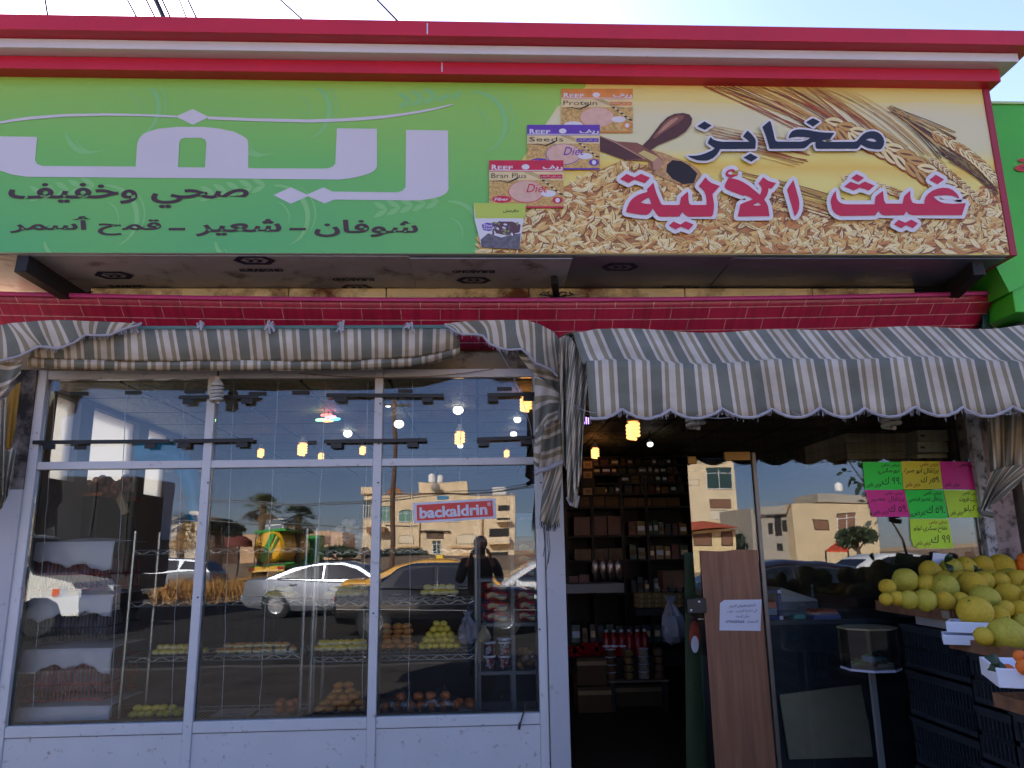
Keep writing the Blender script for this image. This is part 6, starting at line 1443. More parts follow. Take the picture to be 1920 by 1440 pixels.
pl_ = ['small yellow pomelo at the left end of the heap','large green pomelo above the left end of the heap','small yellow pomelo at the lower left corner of the tray','second pomelo from the left in the front row','third pomelo from the left in the front row, greenish','fourth pomelo from the left in the front row','fifth pomelo in the front row, yellow, above the wood joint','yellowish pomelo between the large green one and the middle','pomelo at the top of the heap left of the leafy one','big green pomelo in the middle of the left half','leafy pomelo under the white card at the top','pomelo right of the leafy one in the back row','pomelo half hidden in the back row beside the brown card','large yellow pomelo at the top right of the heap','big orange-yellow pomelo in the centre of the heap','tilted pomelo leaning on the big central one','pomelo behind the dark leaves on the right half','flat-looking pomelo above the upper foam tray','large greenish oval pomelo right of the centre','golden pomelo on the right half below the gap','largest oval pomelo lying in the upper foam tray','round yellow pomelo right of the foam tray','small pomelo peeping between two large ones on the right','pomelo at the right edge in the middle row','pomelo at the right edge above the largest green one','green pomelo at the right edge by the lower tray','largest green pomelo in front on the lower wooden tray','half hidden pomelo beside the largest green one','yellow pomelo at the right edge under the middle row','small pomelo filling the back row gap','small pomelo hidden behind the big green one in the middle','pomelo at the far right of the heap, lower','pomelo at the far right of the heap, upper','pomelo at the far right above the lower tray']
for i, (u, v, r_, kd) in enumerate(poms):
    px, py = 1600+u/3.272, 1000+v/3.272
    Y = -.42-.0026*(v-200)
    if v > 470: Y = -1.12
    if v > 600: Y = -1.42
    if v < 250: Y = -.30
    p = at(px,py,Y); s = r_/3.272/1414*((p-CAM).dot(FWD))*1.12
    o = PO[kd] if not used[kd] else copy_tree(PO[kd]); used[kd] = True
    o.location = p; o.scale = (s*rnd(.97,1.06), s*rnd(.95,1.03), s*rnd(.93,1.04)); o.rotation_euler = (rnd(-.9,.9), rnd(-.9,.9), rnd(0,6.28)); o['label'] = pl_[i]; o['category'] = 'pomelo'; o['group'] = 'pomelos heaped on the fruit stand'
for j in range(4):
    for i in range(6):
        for k in range(2 if j > 0 else 1):
            if k and (i in (0,5)): continue
            o = copy_tree(PO[random.choice((0,1,2))]); s = rnd(.058,.066); o.scale = (s,s,s*.96); o.location = (2.62+.14*i+.05*k, -.78+.15*j+.06*k, 1.165+.062+.11*k); o.rotation_euler = (rnd(-.9,.9), rnd(-.9,.9), rnd(0,6.28))
            o['label'] = 'pomelo mostly hidden inside the heap on the upper wooden tray'
def leafs(c, n_, s, lab):
    t = thing('fruit_leaf', lab, 'leaf', c, 'leaves among the fruit')
    for i in range(n_):
        a, e = rnd(0,6.28), rnd(-.5,.5); d = Vector((math.cos(a),-abs(math.sin(a))*.4,math.sin(a)*.8+e*.3)).normalized(); sd = d.cross(Vector((0,-1,.3))).normalized()
        q = MB(); q.grid(lambda u, v: c+d*s*u+sd*s*.32*math.sin(math.pi*min(.98,u+.02))*(v-.5)*2+Vector((0,-.02*math.sin(3*u),0)), 8, 4); q.build('blade', LEAF, t, thick=.001)
leafs(at(1600+560/3.272,1000+180/3.272,-.42),2,.07,'pair of dark leaves on the leafy pomelo near the white card'); leafs(at(1600+745/3.272,1000+240/3.272,-.45),3,.05,'cluster of small dark leaves in the middle of the heap'); leafs(at(1600+870/3.272,1000+320/3.272,-.62),2,.05,'dark leaves between pomelos on the right half'); leafs(at(1875,1240,-2.0),3,.07,'green leaves lying on the oranges')
b = MB(); b.prism([at(x,y,-.22) for x, y in ((1747,1062),(1786,1066),(1785,1040),(1750,1036))], (0,.004,0)); t = tag(b.build('price_card', PAPER), 'white price card standing behind the pomelos', 'card')
b = MB(); b.prism([at(x,y,-.2) for x, y in ((1808,1052),(1832,1048),(1825,1034),(1810,1035))], (0,.004,0)); tag(b.build('price_card', M('kraft_card', (150,106,64), .7)), 'torn brown card standing behind the pomelos', 'card')
ORG = M('orange_peel', (226,110,16), .45, var=.1, scale=6, bump=.3, bscale=200); ors = []
op = MB(); op.ball((0,0,0), (1,1,.93), 16, 10); ORB = None
for i, (px, py, r_, Y, lab) in enumerate(((1889,1246,12,-2.0,'small orange left of the others in the foam tray'),(1908,1248,15,-2.05,'large orange in the middle of the foam tray'),(1906,1228,12,-1.95,'orange partly under the leaves'),(1926,1236,15,-2.0,'orange cut by the picture edge'),(1930,1255,15,-2.1,'orange at the very front of the foam tray'),(1908,1062,10,-.3,'small red-orange fruit behind the pomelos at the right edge'),(1914,1050,12,-.32,'upper red-orange fruit at the right edge'),(1926,1064,14,-.34,'red-orange fruit cut by the right edge'),(1897,1068,8,-.28,'tiny orange fruit beside the top right pomelo'))):
    p = at(px,py,Y); s = r_/1414*((p-CAM).dot(FWD))
    if ORB is None:
        ORB = op.build('orange', ORG); o = ORB
    else: o = ORB.copy(); COL.objects.link(o)
    o.location = p; o.scale = (s,s,s); o.rotation_euler = (rnd(0,3),rnd(0,3),0); tag(o, lab, 'orange', 'oranges at the right edge')
# ================================================================ THE STREET BEHIND THE CAMERA (seen in the glass)
TYRE = M('tyre_rubber', (24,24,25), .8); RIM = M('alloy_rim', (170,172,176), .3, metal=.7); DARKGL = M('tinted_glass', (16,20,24), .06, spec=.8)
LRED = M('tail_lamp_red', (150,16,22), .2); LWHT = M('headlamp', (190,196,200), .15); CHROME = M('car_chrome', (104,106,110), .4, metal=.5); ARCH = M('wheel_arch', (10,10,11), .9)
def car(name, label, cat, paint, prof, roof, hw, wheels, wr, wins, loc, rz, extra=None, rim=RIM, cladding=None):
    """prof: (x, z bottom, z belt, half width), roof: (x, z) line of the greenhouse; x forward"""
    t = thing(name, label, cat, (0,0,0))
    q = MB(); N = len(prof); rings = []
    for (x, zb_, zt_, w_) in prof:
        rings.append([(x,-w_*.9,zb_),(x,-w_,zb_+.12*(zt_-zb_)+.04),(x,-w_*1.01,zb_+.55*(zt_-zb_)),(x,-w_*.95,zt_-.05),(x,-w_*.84,zt_),(x,w_*.84,zt_),(x,w_*.95,zt_-.05),(x,w_*1.01,zb_+.55*(zt_-zb_)),(x,w_,zb_+.12*(zt_-zb_)+.04),(x,w_*.9,zb_)])
    vs = [v for r_ in rings for v in r_]; k = 10
    fs = [(i*k+j,(i+1)*k+j,(i+1)*k+(j+1)%k,i*k+(j+1)%k) for i in range(N-1) for j in range(k)]+[tuple(range(k)), tuple(range((N-1)*k+k-1,(N-1)*k-1,-1))]
    q.add(vs, [f[::-1] for f in fs])
    def belt(x):
        for i in range(N-1):
            if prof[i][0] <= x <= prof[i+1][0] or prof[i+1][0] <= x <= prof[i][0]:
                f = (x-prof[i][0])/(prof[i+1][0]-prof[i][0]); return prof[i][2]+(prof[i+1][2]-prof[i][2])*f
        return prof[0][2]
    # greenhouse
    def gw(z, x): f = max(0,(z-belt(x)))/.5; return hw*.9-.17*f
    gr = [[(x,-gw(belt(x),x),belt(x)-.06),(x,-gw(z-.04,x),z-.04),(x,-gw(z,x)*.82,z),(x,gw(z,x)*.82,z),(x,gw(z-.04,x),z-.04),(x,gw(belt(x),x),belt(x)-.06)] for x, z in roof]
    vs = [v for r_ in gr for v in r_]; k = 6; N2 = len(gr)
    fs = [(i*k+j,(i+1)*k+j,(i+1)*k+(j+1)%k,i*k+(j+1)%k) for i in range(N2-1) for j in range(k)]+[tuple(range(k)), tuple(range(N2*k-1,(N2-1)*k-1,-1))]
    q.add(vs, [f[::-1] for f in fs]); body = q.build('body', paint, t, angle=28)
    for wpoly in wins:
        for sd in (-1, 1):
            q = MB(); pts = [Vector((x, sd*(gw(z,x)+.012), z)) for x, z in wpoly]; q.prism(pts, (0,sd*.006,0)); q.build('side_window', DARKGL, t, smooth=False)
            q = MB(); q.tube([p+Vector((0,sd*.006,0)) for p in pts+pts[:1]], .005, 5); q.build('window_trim', CHROME if cladding is None else cladding, t)
    def strip(i0, i1, nm):
        a, c = roof[i0], roof[i1]; pts = []
        for f in (.12,.9):
            x = a[0]+(c[0]-a[0])*f; z = a[1]+(c[1]-a[1])*f+.012; w_ = gw(z,x)*.78; pts.append([Vector((x,-w_,z)),Vector((x,w_,z))])
        q = MB(); q.prism([pts[0][0],pts[0][1],pts[1][1],pts[1][0]], (0,0,.004)); q.build(nm, DARKGL, t, smooth=False)
    strip(0,1,'rear_window'); strip(N2-1,N2-2,'windscreen')
    for wx in wheels:
        for sd in (-1, 1):
            q = MB(); q.lathe((wx,sd*(hw*1.0),wr), [(0.001,-.01*sd),(wr*1.14,-.01*sd),(wr*1.14,.006*sd),(0.001,.006*sd)], 24, 0, 'Y'); q.build('wheel_arch', ARCH, t)
            wheel = MB(); wheel.lathe((wx,sd*(hw*1.0-.09),wr), [(wr*.6,-.09),(wr*.96,-.09),(wr,-.05),(wr,.07),(wr*.95,.105),(wr*.68,.11),(wr*.6,.06)] if sd > 0 else [(wr*.6,.09),(wr*.96,.09),(wr,.05),(wr,-.07),(wr*.95,-.105),(wr*.68,-.11),(wr*.6,-.06)], 24, 0, 'Y')
            o = wheel.build('wheel', TYRE, t)
            q = MB(); y = sd*(hw+.012)
            q.lathe((wx,y,wr), [(wr*.68,0),(wr*.66,.012*sd),(wr*.6,.0)], 20, 0, 'Y'); q.lathe((wx,y,wr), [(0.001,.0),(wr*.14,.0),(wr*.14,.014*sd),(0.001,.014*sd)], 12, 0, 'Y')
            for i in range(14):
                a = i*math.pi/7; d = Vector((math.cos(a),0,math.sin(a))); q.bar(Vector((wx,y,wr))+d*wr*.1, Vector((wx,y,wr))+d*wr*.64, .02, .03, 0, (0,1,0))
            q.build('rim', rim, o)
    xr, xf = prof[0][0], prof[-1][0]
    for sd in (-1, 1):
        w_ = prof[0][3]; z = prof[0][2]
        q = MB(); q.hexa([(xr-.012,sd*w_*.5,z-.2),(xr-.012,sd*w_*.97,z-.2),(xr+.30,sd*w_*1.03,z-.12),(xr+.02,sd*w_*.5,z-.06)], [(xr-.012,sd*w_*.5,z-.08),(xr-.012,sd*w_*.97,z-.08),(xr+.28,sd*w_*1.03,z-.08),(xr+.02,sd*w_*.5,z-.04)]); q.build('tail_light', LRED, t)
        w_ = prof[-1][3]; z = prof[-1][2]
        q = MB(); q.hexa([(xf+.012,sd*w_*.45,z-.16),(xf+.012,sd*w_*.95,z-.16),(xf-.26,sd*w_*1.04,z-.12),(xf-.02,sd*w_*.45,z-.1)], [(xf+.012,sd*w_*.45,z-.06),(xf+.012,sd*w_*.95,z-.06),(xf-.26,sd*w_*1.04,z-.04),(xf-.02,sd*w_*.45,z-.05)]); q.build('headlight', LWHT, t)
        for hx in (wheels[0]+.45, (wheels[0]+wheels[1])/2+.25):
            zz = belt(hx)-.16; q = MB(); q.box((hx-.1,sd*(hw*1.0-.005)-.012,zz),(hx+.1,sd*(hw*1.0-.005)+.02,zz+.035)); q.build('door_handle', CHROME, t, bevel=.005)
        q = MB(); mx_ = roof[-1][0]-.25; q.ball((mx_,sd*(hw+.1),belt(mx_)+.06), (.1,.09,.07), 10, 7); q.build('mirror', paint, t)
        q = MB(); a = [(x,sd*(w2*1.012+.004),zb2+.42*(zt2-zb2)) for x, zb2, zt2, w2 in prof[1:-1]]; q.tube(a, .012, 5); q.build('side_moulding', CHROME, t)
    q = MB()
    for xx, w_, zz in ((xr-.03,prof[0][3],prof[0][1]),(xf+.03,prof[-1][3],prof[-1][1])): q.box((xx-.05,-w_*.98,zz+.08),(xx+.05,w_*.98,zz+.26))
    q.build('bumper', cladding or paint, t, bevel=.03)
    if extra: extra(t)
    t.location = loc; t.rotation_euler.z = rz
    return t
GZ = G0+.004
def paint(nm, col, met=.6, rough=.22): 
    m_ = M(nm, col, rough, metal=met); m_.node_tree.nodes['Principled BSDF'].inputs['Coat Weight'].default_value = .6; return m_
SEDAN = [(-2.35,.32,.98,.78),(-2.2,.25,1.04,.86),(-1.5,.2,1.02,.92),(0,.18,.94,.93),(1.2,.18,.90,.92),(1.9,.2,.84,.88),(2.3,.25,.72,.78),(2.42,.32,.62,.66)]
SROOF = [(-1.75,1.03),(-1.05,1.34),(-.3,1.46),(.3,1.46),(.8,1.34),(1.5,.93)]
SWIN = [[(-1.45,1.02),(-1.0,1.2),(-.55,1.34),(-.25,1.37),(-.25,1.0)],[(-.18,1.0),(-.18,1.38),(.3,1.36),(.75,1.23),(1.12,1.02),(1.0,.99)]]
p = atz(515,1160,GZ); q_ = atz(700,1160,GZ); rw = Vector((p.x,-p.y,GZ)); hd = math.atan2(-(q_.y-p.y), q_.x-p.x)*.45
def at_wheel(rw, hd, wx, side=.93): # car origin so that its near rear wheel stands on rw
    return Vector((rw.x-wx*math.cos(hd)+side*math.sin(hd), rw.y-wx*math.sin(hd)-side*math.cos(hd), rw.z))
SILVER = paint('silver_paint', (128,131,138), .35, .3)
car('parked_car', 'silver saloon car with chrome window line reflected in the middle pane', 'car', SILVER, SEDAN, SROOF, .92, (-1.42,1.43), .34, SWIN, at_wheel(rw,hd,-1.42), hd)
# old black saloon, nearer
OLD = [(-2.15,.36,.92,.78),(-2.1,.26,1.0,.82),(-1.4,.22,.99,.85),(0,.2,.96,.86),(1.2,.2,.93,.85),(2.0,.24,.90,.82),(2.2,.3,.86,.78)]
OROOF = [(-1.35,.98),(-.85,1.34),(-.6,1.40),(.4,1.41),(.6,1.36),(1.1,.95)]
OWIN = [[(-.95,1.0),(-.72,1.3),(-.12,1.34),(-.12,.99)],[(-.04,.99),(-.04,1.34),(.48,1.33),(.86,.99)]]
BLACKP = paint('old_black_paint', (9,10,13), .0, .18)
p = atz(700,1198,GZ); rw = Vector((p.x,-p.y,GZ))
def driver(t):
    q = MB(); q.lathe((.15,.32,.7), [(.2,0),(.24,.2),(.2,.4),(.07,.47),(.07,.52)], 12); q.ball((.15,.32,1.27), (.1,.085,.12), 12, 9); q.build('seat_back', M('seat_dark', (30,28,28), .8), t)
car('parked_car', 'old boxy black saloon car reflected in the right pane in front of the yellow taxi', 'car', BLACKP, OLD, OROOF, .85, (-1.3,1.32), .31, OWIN, at_wheel(rw,R(3),-1.3,.86), R(3), driver, rim=M('dull_rim', (110,112,116), .4, metal=.6))
# yellow taxi
p = seen(800,1060,-14.5); YELP = paint('taxi_yellow', (210,150,20), .0, .3)
def taxi_sign(t):
    q = MB(); q.box((-.1,-.16,1.455),(.08,.16,1.56)); q.build('roof_sign', M('taxi_sign', (220,190,60), .4), t, bevel=.02)
car('taxi', 'yellow taxi partly hidden behind the black saloon in the reflection', 'taxi', YELP, SEDAN, SROOF, .88, (-1.4,1.4), .33, SWIN, Vector((p.x+.35,-14.5,GZ)), R(2), taxi_sign)
p = seen(985,1062,-14); WHP = paint('white_paint', (214,212,210), .0, .3)
car('parked_car', 'white saloon car at the right end of the window reflection', 'car', WHP, SEDAN, SROOF, .9, (-1.4,1.42), .33, SWIN, Vector((p.x+.9,-13.6,GZ)), R(180))
p = seen(1500,1060,-8.2); DRED = paint('dark_maroon_paint', (20,7,8), .0, .2)
car('parked_car', 'dark maroon car parked close behind, reflected in the pane beside the door', 'car', DRED, SEDAN, SROOF, .92, (-1.42,1.43), .34, SWIN, Vector((p.x-.15,-8.2,GZ)), R(4))
p = seen(1625,1040,-16)
car('parked_car', 'white car with a sloping windscreen beyond the dark maroon car', 'car', WHP, SEDAN, SROOF, .9, (-1.4,1.42), .33, SWIN, Vector((p.x+.4,-16,GZ)), R(170))
# grey crossover on the verge
SUV = [(-2.15,.45,1.12,.8),(-2.05,.35,1.18,.88),(-1.4,.3,1.14,.93),(0,.28,1.06,.93),(1.1,.28,1.04,.93),(1.9,.32,.96,.88),(2.2,.42,.8,.74)]
UROOF = [(-2.05,1.16),(-1.75,1.52),(-1.2,1.64),(.2,1.66),(.6,1.56),(1.35,1.06)]
UWIN = [[(-1.75,1.2),(-1.6,1.46),(-.95,1.54),(-.8,1.2)],[(-.7,1.18),(-.7,1.55),(-.05,1.56),(-.05,1.14)],[(.03,1.14),(.03,1.55),(.5,1.5),(1.0,1.1)]]
p = seen(312,1100,-27); GREYP = paint('grey_paint', (88,91,97), .3, .3)
car('parked_car', 'silver-grey crossover on the sandy verge reflected in the leftmost pane', 'car', GREYP, SUV, UROOF, .93, (-1.3,1.35), .36, UWIN, Vector((p.x,-27,GZ-.01)), R(184), cladding=BLACK)
# white delivery van
t = thing('delivery_van', 'white delivery van cab reflected in the lower leftmost pane', 'van', (0,0,0)); VW = paint('van_white', (205,203,192), .0, .35)
q = MB(); pro = [(-3.2,.45),(-3.2,2.25),(-.1,2.25),(.35,2.2),(.95,1.3),(1.75,1.12),(1.95,.9),(1.98,.45),(1.62,.45),(1.5,.72),(1.28,.84),(1.0,.84),(.78,.72),(.66,.45),(-1.6,.45),(-1.72,.72),(-1.94,.84),(-2.22,.84),(-2.44,.72),(-2.56,.45)]
for a, c in ((-.95,.95),): q.flat(fill([pro]), lambda u, v: Vector((u,.95,v))); q.flat(fill([pro]), lambda u, v: Vector((u,-.95,v)))
n_ = len(pro); q.add([(x,-.95,z) for x, z in pro]+[(x,.95,z) for x, z in pro], [(i,(i+1)%n_,n_+(i+1)%n_,n_+i) for i in range(n_)]); q.build('body', VW, t, angle=30)
for sd in (-1, 1):
    y = sd*.956
    for poly in ([(-.55,1.35),(-.55,2.02),(.12,2.02),(.12,1.35)],[(.18,1.35),(.18,2.02),(.36,1.98),(.72,1.36)]):
        q = MB(); q.prism([(x,y,z) for x, z in poly], (0,sd*.006,0)); q.build('side_window', DARKGL, t, smooth=False)
    q = MB(); q.tube([(.74,sd*.96,1.3),(.74,sd*.964,.8)], .006, 4); q.tube([(-.62,sd*.96,2.1),(-.62,sd*.96,.5)], .006, 4); q.build('door_seam', BLACK, t)
    q = MB(); q.box((-.55,y-.01,1.12),(-.32,y+.02,1.16)); q.build('door_handle', BLACK, t, bevel=.004)
    q = MB(); q.box((.62,y+sd*.05-.02,1.26),(.82,y+sd*.05+.06,1.62)); q.build('mirror', BLACK, t, bevel=.02)
    for wx in (1.14,-2.08):
        q = MB(); q.lathe((wx,sd*.85,.36), [(.2,-.1),(.34,-.1),(.36,0),(.34,.1),(.2,.1)], 20, 0, 'Y'); o = q.build('wheel', TYRE, t); q = MB(); q.lathe((wx,sd*.9,.36), [(0.001,0),(.21,.0),(.21,sd*.03),(0.001,sd*.05)], 16, 0, 'Y'); q.build('rim', M('dull_rim', (110,112,116), .4), o)
    q = MB(); q.hexa([(1.985,sd*.55,.82),(1.985,sd*.93,.82),(1.5,sd*.962,.86),(1.6,sd*.6,.86)], [(1.985,sd*.55,.98),(1.985,sd*.93,.98),(1.5,sd*.962,1.06),(1.6,sd*.6,1.06)]); q.build('headlight', LWHT, t)
    q = MB(); q.box((1.36,sd*.955-.01,.86),(1.5,sd*.955+.012,1.0)); q.build('indicator', M('indicator_orange', (210,90,30), .3), t)
q = MB(); q.prism([(.42,-.85,2.14),(.42,.85,2.14),(.96,.85,1.34),(.96,-.85,1.34)], (.01,0,.008)); q.build('windscreen', DARKGL, t, smooth=False)
p = seen(170,1125,-13.2); t.location = (p.x-1.75,-13.2,GZ)
# dark lorry-shaped block added beyond the van to black out reflected sky
t = thing('added_dark_lorry', 'tall dark lorry-shaped block added behind the white van to darken the reflected sky', 'lorry', (0,0,0)); BLOCK_DARK = M('added_lorry_charcoal', (17,16,15), .85, var=.3, scale=3, bump=.3, bscale=3)
pa, pb = seen(-260,1000,-15.2), seen(262,884,-15.2); L_ = pb.x-pa.x; H_ = pb.z
q = MB(); q.box((0,-2.4,1.25),(L_,0,H_)); q.build('dark_block', BLOCK_DARK, t, bevel=.08)
for i in range(8): q = MB(); x_ = .2+(L_-.4)*i/7; q.box((x_-.03,0,1.25),(x_+.03,.035,H_-.05)); q.build('block_rib', M('rib_dark', (30,28,26), .8), t)
q = MB(); q.box((.0,-2.3,.85),(L_,-.1,1.22)); q.build('chassis', DKSTEEL, t)
for wx in (1.2,2.4,L_-1.0):
    for yy in (-.35,-2.05): q = MB(); q.lathe((wx,yy,.5), [(.001,-.15),(.46,-.15),(.5,-.08),(.5,.08),(.46,.15),(.001,.15)], 18, 0, 'Y'); q.build('wheel', TYRE, t)
t.location = (pa.x,-15.2,GZ)
# tanker lorry
t = thing('tanker_lorry', 'yellow and green tank lorry seen from behind in the middle pane reflection', 'lorry', (0,0,0))
TY = M('tanker_yellow', (214,160,20), .35); TG = M('tanker_green', (40,140,44), .4)
q = MB(); q.lathe((0,-4.2,2.25), [(.001,-3.6),(.75,-3.55),(1.0,-3.35),(1.08,-3.0),(1.08,3.4),(.9,3.6),(.001,3.7)], 28, 0, 'Y'); q.build('tank', TY, t)
q = MB(); q.prism([(-.55,-.475,1.35),(-.2,-.475,1.35),(.5,-.475,3.1),(.15,-.475,3.1)], (0,.012,0)); q.prism([(-.05,-.475,1.3),(.05,-.475,1.3),(.75,-.475,2.9),(.65,-.475,2.95)], (0,.012,0)); q.build('green_stripe', TG, t, smooth=False)
q = MB(); q.box((-1.1,-8,3.2),(1.1,-.7,3.38)); q.build('top_walkway', TG, t, bevel=.03)
q = MB()
for x in (-.85,-.5): q.tube([(x,-.42,1.1),(x,-.42,3.3)], .03, 6)
for i in range(8): q.tube([(-.85,-.42,1.3+i*.27),(-.5,-.42,1.3+i*.27)], .022, 5)
q.build('ladder', BLACK, t)
q = MB(); q.box((-1.25,-8.5,.8),(1.25,-.5,1.05)); q.build('chassis', TG, t); q = MB(); q.box((-1.25,-.49,.55),(1.25,-.4,.95)); q.build('rear_bar', TY, t)
q = MB()
for i in range(10): q.prism([(-1.2+i*.24,-.396,.6),(-1.1+i*.24,-.396,.6),(-1.02+i*.24,-.396,.7),(-1.12+i*.24,-.396,.7)], (0,.006,0))
q.build('warning_stripes', M('stripe_white_red', (206,190,180), .5), t, smooth=False)
for sd in (-1, 1):
    q = MB(); q.box((sd*1.0-.2,-.396,.72),(sd*1.0+.2,-.37,.92)); q.build('tail_light', LRED, t)
    for wy in (-1.6,-2.9,-8.6): q = MB(); q.lathe((sd*1.0,wy,.5), [(.001,-.2),(.48,-.2),(.5,-.1),(.5,.1),(.48,.2),(.001,.2)], 18, 0, 'X'); q.build('wheel', TYRE, t)
q = MB(); q.box((-1.25,-10.6,.8),(1.25,-8.7,3.1)); q.build('cab', TG, t, bevel=.1)
p = seen(496,1040,-48); t.location = (p.x,-48,GZ)
t.rotation_euler.z = R(3)

# straw coloured grass by the verge
b = MB()
p0, p1 = seen(360,1110,-26), seen(455,1110,-22)
for i in range(1500):
    x, y = rnd(p0.x-.6,p1.x+.3), rnd(-27.5,-23.6); h = rnd(.35,1.05); a = rnd(0,6.28); l_ = rnd(.1,.45)
    c = Vector((x,y,G0)); tip = c+Vector((math.cos(a)*l_, math.sin(a)*l_, h)); sd = Vector((-math.sin(a),math.cos(a),0))*.018
    m_ = c.lerp(tip,.6)+Vector((0,0,.08)); b.add([c-sd,c+sd,m_+sd*.7,tip,m_-sd*.7], [(0,1,2,3,4)])
tag(b.build('dry_grass', M('dry_straw', (180,132,66), .8, var=.3, scale=3), smooth=False), 'tall dry straw-coloured grass on the verge', 'grass', kind='stuff')
b = MB()
p0 = seen(420,1120,-25).x
b.grid(lambda u, v: Vector((-60+75*u, -40+15.9*v, G0+.004+.08*math.sin(9*u)*math.sin(3*v))), 30, 8); struct(b.build('sandy_verge', M('verge_sand', (186,142,86), .95, var=.2, scale=1.2)))

# palms and trees
def palm(px, py_top, Y, Hc, lab, dark, nfr=34, L=1.7, skirt=True):
    p = seen(px, 1060, Y); ztop = seen(px, py_top, Y).z; hc = ztop-L*.55
    t = thing('palm_tree', lab, 'tree', (p.x,Y,G0)); PB = M('palm_trunk', (96,76,58), .9, var=.3, scale=6, bump=.5, bscale=8)
    q = MB(); q.tube([(p.x+.06*math.sin(i),Y,G0+(hc-G0)*i/6) for i in range(7)], [.32,.26,.24,.23,.22,.24,.26], 10); q.build('trunk', PB, t)
    q = MB(); c = Vector((p.x,Y,hc))
    for i in range(nfr):
        a = rnd(0,6.28); el = rnd(-.7,1.35); d0 = Vector((math.cos(a)*math.cos(el), math.sin(a)*math.cos(el), math.sin(el))); LL = L*rnd(.8,1.1)
        stem = [c+d0*LL*.55*s_+Vector((0,0,-.25*s_*s_*LL)) for s_ in (0,.5,1.)]
        e = stem[-1]; sd = d0.cross(Vector((0,0,1)));  sd = sd.normalized() if sd.length > .01 else Vector((1,0,0)); up_ = sd.cross(d0)
        q.tube(stem, .02, 4, 0)
        for k in range(11):
            g = -1.25+2.5*k/10; dd = (d0*math.cos(g)+sd*math.sin(g)); tip = e+dd*LL*.55+Vector((0,0,-.18*LL)); w_ = up_*.0+sd*math.cos(g)*.035-d0*math.sin(g)*.035
            mid = e.lerp(tip,.5)+Vector((0,0,.06)); q.add([e,mid+w_,tip,mid-w_], [(0,1,2,3)], 0 if (el > -.15) else 1)
    q.build('crown', [M('palm_green_%d' % dark, ((84,92,40),(44,58,36))[dark], .7, var=.3, scale=3), M('palm_dead', (110,84,50), .8)], t, smooth=False); return t
palm(485,925,-50,0,'tall yellowish fan palm above the tank lorry',0,44,1.5); palm(556,945,-52,0,'shorter dark fan palm right of the tall palm',1,50,1.6); palm(335,962,-44,0,'fan palm above the grey crossover in the leftmost pane',1,34,1.6)
def tree(px, pyt, pyb, Y, rw_, lab, col, nl=1400, ls=.16, flat=1., seed=1):
    p = seen(px, 1060, Y); zt = seen(px,pyt,Y).z; zb_ = max(G0+.3, seen(px,pyb,Y).z); rd = random.Random(seed)
    t = thing('leafy_tree', lab, 'tree', (p.x,Y,G0)); BK = M('bark', (84,68,54), .9, var=.3, scale=8)
    q = MB(); cz = (zt+zb_)/2; q.tube([(p.x,Y,G0),(p.x+.05,Y,zb_),(p.x,Y,cz)], [.13,.1,.05], 7)
    cl = []
    for i in range(9):
        a, e = rd.uniform(0,6.28), rd.uniform(-.6,1.1); c = Vector((p.x+math.cos(a)*rw_*.6*math.cos(e), Y+math.sin(a)*rw_*.6*math.cos(e), cz+(zt-zb_)*.33*math.sin(e))); cl.append(c); q.tube([(p.x,Y,zb_+.1),tuple(c)], [.06,.02], 5)
    q.build('trunk', BK, t); q = MB()
    for i in range(nl):
        c = rd.choice(cl); d = Vector((rd.gauss(0,1),rd.gauss(0,1),rd.gauss(0,1))).normalized()*rd.uniform(.3,1)**.5; k = c+Vector((d.x*rw_*.5,d.y*rw_*.5,d.z*(zt-zb_)*.24*flat))
        a = Vector((rd.gauss(0,1),rd.gauss(0,1),rd.gauss(0,1))).normalized(); b2 = a.orthogonal().normalized(); s = ls*rd.uniform(.6,1.3)
        q.add([k-a*s,k+b2*s*.45,k+a*s,k-b2*s*.45], [(0,1,2,3)], rd.choice((0,0,1)))
    q.build('crown', [M('leaf_%s' % lab[:9].replace(' ','_'), col, .6), M('leafd_%s' % lab[:9].replace(' ','_'), tuple(x*.6 for x in col), .6)], t, smooth=False)
tree(412,978,1008,-46,1.35,'round clipped dark tree left of the tank lorry',(40,50,38),2600,.14,1.,2); tree(735,1030,1075,-60,1.8,'dark bush in front of the beige building, left',(56,62,44),1400,.2,1.,3); tree(768,1032,1070,-60,1.9,'bushy tree in front of the beige building entrance',(64,72,48),1600,.2,1.,4); tree(626,1022,1050,-62,2.0,'small green tree right of the tank lorry cab',(70,84,52),1200,.22,1.,5)
tree(1612,985,1035,-34,1.1,'shrubby tree between the grey house and the notes',(50,66,36),1500,.13,1.,6); tree(1400,1000,1035,-60,1.6,'small dark tree beside the red roofed house',(44,58,40),900,.2,1.,7)
